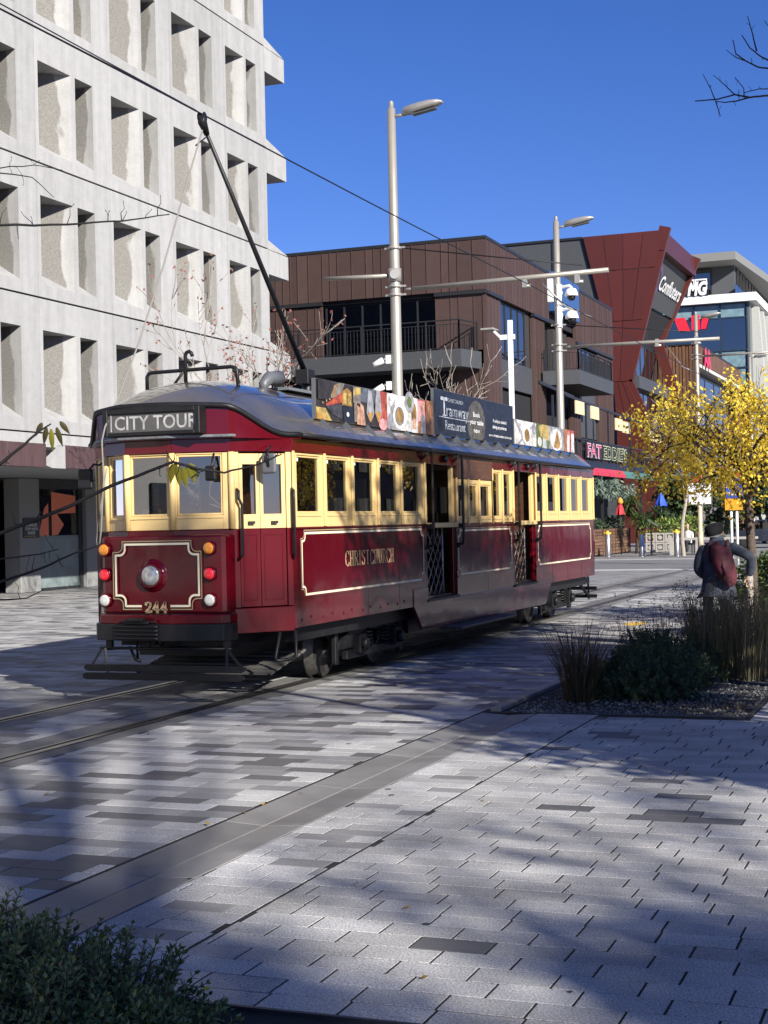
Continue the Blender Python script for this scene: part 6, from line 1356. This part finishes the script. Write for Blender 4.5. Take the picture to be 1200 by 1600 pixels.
# ================================================================ trees outside the frame: real shade and reflections
crown_tree('plaza_tree', 'leafy plaza tree whose shade crosses the middle of the tram', (4.6, 10.0, 0), 4.0, (4.4, 9.75, 6.6), (2.35, 2.3, 2.3), 300, 48, .14, L_GOLD, 201, .13, spr=.42, limbs=16)
crown_tree('plaza_tree', 'second plaza tree behind the one shading the tram', (7.4, 9.0, 0), 5.4, (7.3, 8.9, 8.4), (1.7, 1.7, 1.7), 170, 40, .14, L_GOLD, 202, .12, spr=.42, limbs=12)
crown_tree('plaza_tree', 'low plaza tree whose shade lies on the front of the planting bed', (4.0, 6.6, 0), 2.2, (4.0, 6.55, 3.7), (1.2, 1.2, 1.1), 150, 44, .12, L_GOLD, 203, .08, spr=.32, limbs=10)
crown_tree('plaza_tree', 'low plaza tree whose shade lies on the dark shrubs', (2.6, 9.5, 0), 2.2, (2.6, 9.5, 3.85), (1.35, 1.35, 1.2), 170, 44, .12, L_GOLD, 206, .08, spr=.32, limbs=10)
crown_tree('plaza_tree', 'low plaza tree whose shade lies on the tall grass', (2.5, 12.4, 0), 2.2, (2.5, 12.4, 3.6), (1.15, 1.15, 1.1), 140, 44, .12, L_GOLD, 207, .08, spr=.32, limbs=10)
crown_tree('plaza_tree', 'tall plaza tree shading the nearest footpath stones', (15.5, -10, 0), 7.0, (15.4, -10.2, 10.6), (2.5, 2.0, 3.0), 300, 48, .17, L_GOLD, 204, .18, spr=.5, limbs=12)
crown_tree('plaza_tree', 'tall half bare plaza tree dappling the channel and roadway', (13.2, -9.4, 0), 10, (14.8, -5.0, 14.2), (2.3, 2.0, 1.7), 75, 30, .17, L_GOLD, 205, .16, spr=.5, limbs=9, bare=1)
crown_tree('plaza_tree', 'tall plaza tree shading the footpath before the bed', (12.5, .2, 0), 6.0, (12.4, .25, 9.0), (1.25, 1.15, 2.0), 120, 40, .16, L_GOLD, 208, .14, spr=.45, limbs=8)
crown_tree('plaza_tree', 'open crowned plaza tree throwing soft blotches of shade over the near stones', (13.4, -9.8, 0), 7.0, (15.2, -5.2, 10.0), (2.0, 2.0, 1.6), 22, 56, .16, L_GOLD, 215, .12, spr=.52, limbs=8)
crown_tree('plaza_tree', 'slim plaza tree shading the nearest stones at the right', (15.2, -6.4, 0), 7.6, (15.0, -6.5, 9.35), (1.0, .8, 1.0), 80, 40, .16, L_GOLD, 209, .11, spr=.4, limbs=7)
for i, (x, y_, z, r) in enumerate(((1.6, 20.6, 3.9, 1.6), (2.6, 29, 4.3, 2.0), (2.2, 40, 4.4, 2.1), (4.5, 53, 4.8, 2.4), (6.5, 24.5, 5.0, 2.2))):
    crown_tree('plaza_tree', ('golden plaza tree mirrored in the tram windows, nearest', 'golden plaza tree mirrored in the tram windows, second', 'golden plaza tree mirrored in the tram windows, third', 'golden plaza tree mirrored in the tram windows, farthest', 'golden plaza tree behind the nearest mirrored one')[i], (x, y_, 0), z-r*.8, (x, y_, z), (r, r, r*.85), 130, 26, .14, L_YEL if i != 2 else L_GOLD, 210+i, .1, spr=.36, limbs=12)
# ================================================================ near twigs of two more trees
M_TWIG = mat('dark_twig', (.008, .0065, .006), .8, var=.4, scale=60)
L_HANG = leafmat('hanging_leaf', (.12, .13, .012), (.30, .26, .03), .35); L_WITH = leafmat('withered_leaf', (.035, .02, .015), (.09, .08, .02), .3)
def twigs(mb, path, r0, r1, rg, n, ln, buds=True):
    P = [Vector(p) for p in path]; k = len(P); q = []
    for a, c in zip(P, P[1:]):
        for i in range(4): q.append(a.lerp(c, i/4)+rvec(rg, (c-a).length*.012))
    q.append(P[-1]); mb.tube(q, [lerp(r0, r1, i/(len(q)-1)) for i in range(len(q))], 6)
    for i in range(n):
        b = q[rg.randrange(3, len(q)-1)]; d = (u2*rg.choice((1, 1, -1))*rg.uniform(.4, 1)+r2*rg.uniform(-.5, .6)+rvec(rg, .2)).normalized(); l = ln*rg.uniform(.4, 1)
        mb.tube([b, b+d*l*.35+rvec(rg, l*.12), b+d*l*.7+rvec(rg, l*.12), b+d*l], [r1*.9, r1*.75, r1*.55, r1*.4], 4)
        if buds: mb.ell(tuple(b+d*l+rvec(rg, .001)), (.0016, .0016, .0026), 0, 5, 4)
    return q
nt_ = thing('near_tree', 'bare twiggy tree reaching in from the left edge with a few hanging leaves', 'tree', (-3.95, 3.9, 0))
mb = MB(); mb.tube([(-3.95, 3.9, 0), (-3.93, 3.9, 1.2), (-3.97, 3.88, 2.6), (-4.0, 3.9, 4.2)], [.05, .045, .035, .02], 8); mb.build('trunk', M_DBARK, nt_)
rg = random.Random(5)
for path, r0, n, ln in (([(-3.94, 3.9, 1.35), (-3.4, 4.05, 1.50), (-2.982, 4.212, 1.613), (-2.762, 4.296, 1.704), (-2.591, 4.361, 1.784), (-2.44, 4.418, 1.84), (-2.36, 4.45, 1.815), (-2.282, 4.479, 1.802), (-2.18, 4.52, 1.825), (-2.102, 4.547, 1.858)], .0088, 18, .055),
                        ([(-3.95, 3.9, 1.5), (-3.4, 4.05, 1.68), (-2.977, 4.212, 1.847), (-2.91, 4.235, 1.90), (-2.855, 4.258, 1.951), (-2.815, 4.273, 1.977)], .009, 5, .04),
                        ([(-3.97, 3.9, 2.45), (-3.4, 4.05, 2.6), (-2.958, 4.213, 2.641), (-2.75, 4.29, 2.638), (-2.58, 4.355, 2.645), (-2.43, 4.415, 2.664)], .0065, 16, .075),
                        ([(-3.95, 3.9, 1.1), (-3.4, 4.05, 1.30), (-2.986, 4.212, 1.454), (-2.85, 4.26, 1.50), (-2.75, 4.30, 1.545), (-2.66, 4.335, 1.575)], .008, 7, .05),
                        ([(-3.95, 3.9, 1.2), (-3.4, 4.05, 1.42), (-2.99, 4.21, 1.53), (-2.86, 4.26, 1.545), (-2.80, 4.28, 1.56)], .005, 5, .06),
                        ([(-3.95, 3.9, 1.05), (-3.4, 4.05, 1.30), (-2.99, 4.21, 1.395), (-2.90, 4.24, 1.40), (-2.85, 4.26, 1.425)], .005, 4, .06),
                        ([(-3.98, 3.9, 2.9), (-3.4, 4.05, 2.88), (-2.98, 4.21, 2.82), (-2.86, 4.26, 2.80), (-2.79, 4.28, 2.73)], .004, 6, .05),
                        ([(-3.98, 3.9, 2.95), (-3.4, 4.05, 2.86), (-3.0, 4.2, 2.83), (-2.85, 4.26, 2.84), (-2.76, 4.29, 2.82)], .0035, 4, .04)):
    mb = MB(); twigs(mb, path, r0, r0*.28, rg, n, ln); mb.build('branch', M_TWIG, nt_)
def big_leaf(parent, p, d, l, w_, lm, curl=.15):
    p = Vector(p); d = Vector(d).normalized(); s_ = d.cross(fw).normalized(); n_ = s_.cross(d); mb = MB(); rows = []
    for i in range(6):
        t = i/5; h = w_/2*math.sin(math.pi*(.06+.94*t)**.8)*(1-.15*t) if i < 5 else .0005; c = p+d*l*t+n_*curl*l*t*t
        rows.append([c-s_*h+n_*h*.35, c, c+s_*h+n_*h*.35])
    mb.grid(rows, 0, True); mb.build('leaf', lm, parent)
for dx, dz, l, a in ((-.012, -.005, .066, -.15), (.006, -.01, .07, .05), (.022, -.012, .075, .15), (.036, -.006, .068, .45), (.045, .0, .06, .6), (.0, .0, .05, -.4)):
    big_leaf(nt_, Vector((-2.43, 4.42, 1.835))+r2*dx+u2*dz, -u2+r2*a+fw*.2, l, .026, L_HANG)
for dx, dz, l, a in ((-.03, .015, .05, -.6), (-.015, .0, .06, -.25), (.0, -.005, .075, .0), (.018, .0, .065, .25), (.03, .02, .05, .7)):
    big_leaf(nt_, Vector((-2.825, 4.27, 1.965))+r2*(dx+.01)+u2*dz, -u2+r2*a, l, .02, L_WITH if abs(dx) > .01 else L_HANG, .4)
rt_ = thing('near_tree', 'bare tree at the upper right corner with budded twigs against the sky', 'tree', (1.4, 7.6, 0))
mb = MB(); mb.tube([(1.4, 7.6, 0), (1.38, 7.6, 2), (1.42, 7.62, 4.2), (1.4, 7.6, 6.0)], [.075, .065, .05, .02], 8); mb.build('trunk', M_DBARK, rt_)
def sc_(px, py, d=7.): return Vector((0, 0, 1.62))+(fw+r2*((px-600)/2350)-u2*((py-800)/2350))*d
rg = random.Random(9)
for pts, r0 in (([(1200, 149), (1172, 152), (1148, 148), (1120, 155), (1086, 158)], .006), ([(1172, 152), (1150, 158), (1132, 160), (1118, 158)], .004), ([(1118, 157), (1110, 138), (1098, 115)], .003), ([(1148, 148), (1132, 132), (1114, 117)], .003), ([(1163, 154), (1162, 138), (1148, 120)], .003), ([(1118, 158), (1122, 170), (1126, 182)], .003), ([(1200, 139), (1185, 139), (1163, 145)], .004),
                ([(1200, 107), (1185, 105), (1165, 95), (1150, 84), (1145, 62)], .005), ([(1165, 95), (1150, 90), (1135, 78)], .003), ([(1200, 94), (1188, 88), (1172, 75), (1159, 55)], .005), ([(1182, 80), (1176, 55), (1168, 25)], .004), ([(1200, 40), (1194, 32)], .003)):
    W_ = [sc_(*p) for p in pts]
    if pts[0][0] == 1200: W_ = [Vector((1.4, 7.6, 3.2)), sc_(1330, pts[0][1]+30)]+W_
    mb = MB(); twigs(mb, W_, r0, r0*.45, rg, 2, .03); mb.build('branch', M_TWIG, rt_)
# ================================================================ people
M_SKIN = mat('skin', (.50, .30, .22), .55); M_HAIRG = mat('grey_hair', (.26, .245, .22), .7, var=.4, scale=40, stretch=(6, 6, .6)); M_HAIRD = mat('dark_hair', (.04, .03, .025), .6, var=.4, scale=30)
M_NAVY = mat('navy_wool', (.040, .047, .066), .9, var=.45, scale=7, bump=1.0, bscale=13); M_TROU = mat('dark_trousers', (.012, .014, .024), .85, var=.2); M_PACK = mat('maroon_nylon', (.085, .014, .024), .75, var=.5, scale=9, bump=1.0, bscale=14)
def skinned(name, chains, mtl, parent, sub=2):
    """one continuous skin surface from joined chains of (x,y,z,radius); chains may start on a shared joint"""
    vs, es, rr, idx = [], [], [], {}
    for ch in chains:
        prev = None
        for q in ch:
            k = tuple(round(v, 4) for v in q[:3])
            if k not in idx: idx[k] = len(vs); vs.append(q[:3]); rr.append(q[3] if len(q) > 3 else .05)
            i = idx[k]
            if prev is not None and prev != i: es.append((prev, i))
            prev = i
    me = bpy.data.meshes.new(name); me.from_pydata(vs, es, []); o = bpy.data.objects.new(name, me); COL.objects.link(o); o.parent = parent; WPOS[o] = WPOS[parent]
    sk = o.modifiers.new('skin', 'SKIN'); sk.use_smooth_shade = True
    for i, r in enumerate(rr): me.skin_vertices[0].data[i].radius = (r, r) if not isinstance(r, tuple) else r
    me.skin_vertices[0].data[0].use_root = True
    sb_ = o.modifiers.new('sub', 'SUBSURF'); sb_.levels = sub; sb_.render_levels = sub; me.materials.append(mtl); return o
def hand(parent, wrist, d, side, flat, mtl=None):
    """palm with four fingers and a thumb, slightly curled"""
    w_ = Vector(wrist); d = Vector(d).normalized(); s_ = Vector(side).normalized(); n_ = d.cross(s_); pm = w_+d*.045
    ch = [[(*w_, .024), (*pm, .034), (*(w_+d*.08), .030)]]
    for k, l in ((-1.5, .06), (-.5, .075), (.5, .07), (1.5, .055)):
        b = w_+d*.082+s_*k*.017; m1 = b+d*l*.5+n_*.012; e = b+d*l*.85+n_*.035; ch.append([(*(w_+d*.08), .030), (*b, .011), (*m1, .0095), (*e, .008)])
    t0 = w_+d*.03-s_*.03; ch.append([(*pm, .034), (*t0, .014), (*(t0-s_*.02+d*.03), .011), (*(t0-s_*.02+d*.055+n_*.01), .009)])
    return skinned('hand', ch, mtl or M_SKIN, parent)
def head(parent, c, r, yaw, hair, hairm, face=True):
    """skull, neck, nose, ears, eyes; hair 'long', 'short' or None; yaw = direction the face looks (0 = +Y)"""
    c = Vector(c); f = Vector((math.sin(yaw), math.cos(yaw), 0)); sd_ = Vector((f.y, -f.x, 0)); mb = MB(); rows = []
    prof = [(-1.25, .05, .10), (-1.12, .38, .28), (-.85, .62, .25), (-.5, .80, .12), (-.1, .92, .03), (.3, .96, -.02), (.65, .82, -.05), (.9, .5, -.05), (1.0, .05, -.05)]
    for z, rr, fo in prof: rows.append([c+Vector((0, 0, z*r*1.12))+f*(fo*r+rr*r*1.08*math.cos(t*math.pi/7))+sd_*(rr*r*.84*math.sin(t*math.pi/7)) for t in range(14)])
    mb.grid(rows, 0, True, True)
    mb.add([c+f*r*1.02+Vector((0, 0, .12*r)), c+f*r*1.28+Vector((0, 0, -.28*r)), c+f*r*.98-sd_*.14*r+Vector((0, 0, -.32*r)), c+f*r*.98+sd_*.14*r+Vector((0, 0, -.32*r))], [(0, 2, 1), (0, 1, 3), (2, 3, 1)], 0, True)
    for s_ in (1, -1):
        mb.ell(tuple(c+sd_*s_*.84*r+Vector((0, 0, -.08*r))), (.10*r, .18*r, .28*r), 0, 8, 6); mb.ell(tuple(c+sd_*s_*.34*r+f*.93*r+Vector((0, 0, .05*r))), (.11*r, .08*r, .07*r), 1, 8, 6)
    mb.ell(tuple(c+f*.92*r+Vector((0, 0, -.62*r))), (.2*r, .1*r, .06*r), 2, 8, 6)
    mb.tube([c+Vector((0, 0, -.7*r)), c+Vector((0, 0, -1.7*r))-f*.12*r], [.5*r, .56*r], 12)
    o = mb.build('head', [M_SKIN, M_HAIRD, mat('lips', (.36, .14, .12), .5)], parent)
    if hair:
        mb = MB(); lo = -2.1 if hair == 'long' else -.55; rows = []
        for i in range(9):
            t = i/8; z = lerp(1.08, lo, t); rr = math.sin(math.pi*min(.5, .10+t*.62)) if t < .65 else (1 if hair == 'short' else lerp(1, 1.05, t)); rr *= (.98 if hair == 'short' else 1.04)
            rows.append([c+Vector((0, 0, z*r*1.12))-f*.14*r-f*(rr*r*1.1*math.cos(a))+sd_*(rr*r*(.96+.03*math.sin(a*9+i))*math.sin(a)) for a in [lerp(-2.05, 2.05, k/18) for k in range(19)]])
        mb.grid(rows, 0, True); mb.build('hair', hairm, parent)
    return o
def coat_loft(parent, name, rings, mtl, fold=.04, seed=0):
    mb = MB(); rows = []
    for (x, y, z, rx, ry, k) in rings: rows.append([(x+rx*math.cos(a)*(1+k*fold*math.sin(a*7+seed)), y+ry*math.sin(a)*(1+k*fold*math.sin(a*5+z*6)), z+k*.012*math.sin(a*3+1)) for a in [2*math.pi*j/28 for j in range(28)]])
    mb.grid(rows, 0, True, True); mb.poly([rows[-1][j] for j in range(28)]); return mb.build(name, mtl, parent, local=True)
pp = thing('person', 'person in a navy coat and dark cap with a maroon backpack, leaning on a stake', 'person', (-2.80, 18.5, 0))
skinned('body', [[(0, 0, .80, .115), (.01, 0, .95, .12), (.03, 0, 1.12, .125), (.04, .0, 1.24, .10), (.035, .01, 1.32, .055), (.02, .02, 1.38, .05)],
                 [(0, 0, .80, .115), (-.09, .0, .74, .085), (-.10, .03, .42, .058), (-.10, .0, .08, .042), (-.10, .10, .04, .04)], [(0, 0, .80, .115), (.09, .0, .74, .085), (.11, .02, .42, .058), (.12, .0, .08, .042), (.13, .10, .04, .04)]], M_TROU, pp)
coat_loft(pp, 'coat', [(.01, 0, .63, .235, .165, 1.6), (.03, 0, .72, .205, .16, 1.4), (.025, 0, .85, .18, .148, .9), (.02, 0, .97, .172, .142, .5), (.03, 0, 1.1, .185, .14, .4), (.04, 0, 1.2, .20, .13, .2), (.045, 0, 1.27, .165, .105, .1), (.045, .0, 1.315, .105, .075, .0), (.035, .01, 1.335, .062, .062, 0)], M_NAVY)
skinned('sleeve', [[(-.09, 0, 1.25, .07), (-.14, -.01, 1.2, .078), (-.185, -.035, 1.08, .070), (-.205, -.03, .965, .062), (-.16, .08, .90, .050), (-.10, .15, .86, .042)]], M_NAVY, pp)
skinned('sleeve', [[(.17, 0, 1.25, .07), (.225, .0, 1.225, .078), (.335, -.01, 1.17, .072), (.435, -.01, 1.115, .066), (.43, .02, .98, .056), (.40, .035, .885, .044)]], M_NAVY, pp)
hand(pp, (.40, .035, .885), (-.12, .02, -1), (1, .4, 0), 0); hand(pp, (-.10, .15, .86), (.5, .8, -.35), (.2, 0, 1), 0)
mb = MB(); o_ = head(pp, (-2.80+.01, 18.52, 1.425),   .100, .95, 'short', M_HAIRG)
mb = MB(); rows = []
for z, r, k in ((1.392, .098, 0), (1.405, .110, 0), (1.445, .122, .01), (1.485, .120, .012), (1.52, .092, .01), (1.54, .03, .008)): rows.append([(-2.80+.0+r*.95*math.cos(a), 18.50+r*1.05*math.sin(a), z+.16*r*math.cos(a)+.10*r*math.sin(a)) for a in [2*math.pi*j/20 for j in range(20)]])
mb.grid(rows, 0, True, True); mb.poly(rows[-1]); mb.ell((-2.79, 18.51, 1.545), (.012, .012, .01), 0, 6, 4); mb.build('cap', mat('charcoal_felt', (.012, .012, .013), .95, bump=.4, bscale=80), pp)
coat_loft(pp, 'collar', [(.03, .01, 1.29, .10, .085, 0), (.03, .01, 1.335, .088, .08, 0), (.025, .015, 1.385, .080, .076, 0), (.025, .015, 1.39, .066, .062, 0)], mat('grey_scarf', (.11, .13, .16), .9, var=.2, scale=30))
bp_ = MB(); rows = []
for t, w_, dp_ in ((0, .03, .03), (.06, .095, .07), (.2, .125, .10), (.45, .142, .125), (.7, .138, .12), (.9, .105, .09), (1, .05, .05)):
    c = Vector((.085, -.145, 1.285)).lerp(Vector((.175, -.165, .79)), t); rows.append([(c.x+w_*math.cos(a)*(1+.03*math.sin(a*4+t*9)), c.y+dp_*math.sin(a)*(1 if math.sin(a) < 0 else .5), c.z-.03*math.cos(a)) for a in [2*math.pi*j/20 for j in range(20)]])
bp_.grid(rows, 0, True, True); bp_.poly(rows[-1]); bp_.poly(rows[0]); q = bp_.build('backpack', M_PACK, pp, local=True)
mb = MB(); mb.tube([(.10, -.24, 1.17), (.14, -.29, 1.02), (.175, -.285, .88)], .006, 5); mb.tube([(.02, -.24, 1.12), (.12, -.27, 1.09), (.21, -.22, 1.1)], .005, 5); mb.build('zip', M_BLACK, q, local=True)
for a in ([(-.03, -.13, 1.05), (-.06, -.135, 1.2), (-.045, -.08, 1.30), (-.02, .03, 1.325), (-.04, .12, 1.22)], [(.13, -.14, 1.1), (.165, -.12, 1.24), (.15, -.04, 1.31), (.12, .06, 1.31), (.12, .13, 1.2)]): mb = MB(); mb.tube(a, .017, 6); mb.build('strap', M_PACK, pp, local=True)
for x in (-.10, .13): mb = MB(); mb.box(x-.045, x+.045, -.08, .17, 0, .085); mb.build('shoe', M_BLACK, pp, local=True, bevel=.03, segs=2)
def sitter(loc, lab, hair, hairm, top, yaw=0., seat=.45, s_=1.):
    t = thing('person', lab, 'person', loc, rz=-yaw); L0 = Vector(loc)
    WPOS[t] = Vector((0, 0, 0))
    skinned('body', [[(0, 0, seat+.08, .12), (0, -.02, seat+.25, .125), (0, -.02, seat+.42, .13), (0, 0, seat+.52, .08), (0, .0, seat+.60, .05)],
                     [(0, 0, seat+.08, .12), (-.10, .1, seat+.07, .085), (-.11, .42, seat+.06, .06), (-.11, .44, seat-.2, .045), (-.11, .42, .06, .04)], [(0, 0, seat+.08, .12), (.10, .1, seat+.07, .085), (.11, .42, seat+.06, .06), (.11, .44, seat-.2, .045), (.11, .42, .06, .04)]], M_TROU, t)
    coat_loft(t, 'top', [(0, 0, seat+.02, .17, .14, .3), (0, 0, seat+.2, .165, .135, .4), (0, 0, seat+.38, .19, .125, .3), (0, 0, seat+.5, .17, .1, .1), (0, 0, seat+.56, .07, .065, 0)], top)
    for sg in (-1, 1):
        skinned('sleeve', [[(sg*.14, 0, seat+.48, .065), (sg*.20, .0, seat+.44, .06), (sg*.235, .04, seat+.24, .05), (sg*.20, .20, seat+.16, .042), (sg*.14, .3, seat+.15, .036)]], top, t); hand(t, (sg*.14, .3, seat+.15), (-sg*.3, 1, 0), (sg, .2, 0), 0)
    head(t, (0, .02, seat+.74), .098, 0, hair, hairm); return t
sitter((-6.42, 13.62, .60), 'passenger with long grey hair seen through the first saloon window', 'long', M_HAIRG, mat('top_slate', (.10, .12, .15), .9), 2.6)
sitter((-6.45, 14.3, .56), 'passenger in a striped top seen low in the second saloon window', 'short', M_HAIRD, mat('top_stripe', (.30, .30, .32), .9), 2.8)
sitter((-6.72, 13.32, .58), 'passenger with fair hair seen through the cab side door', 'long', mat('fair_hair', (.40, .30, .18), .7, var=.4, scale=40, stretch=(6, 6, .6)), mat('top_dark', (.03, .03, .04), .9), 3.4)
sitter((-11.2, 66.5, 0), 'distant person in a white top sitting on the terrace behind the thin tree', 'short', M_HAIRD, mat('top_white', (.70, .70, .68), .9), 3.4)
mb = MB(); mb.box(-11.45, -10.95, 66.2, 66.9, .38, .44); [mb.box(x-.02, x+.02, y_-.02, y_+.02, 0, .38) for x in (-11.4, -11.0) for y_ in (66.25, 66.85)]; mb.box(-11.45, -10.95, 66.86, 66.9, .44, .9); tag_solo(mb, 'chair', M_BLACK, 'dark terrace chair under the distant seated person', 'chair', (-11.2, 66.5, 0))
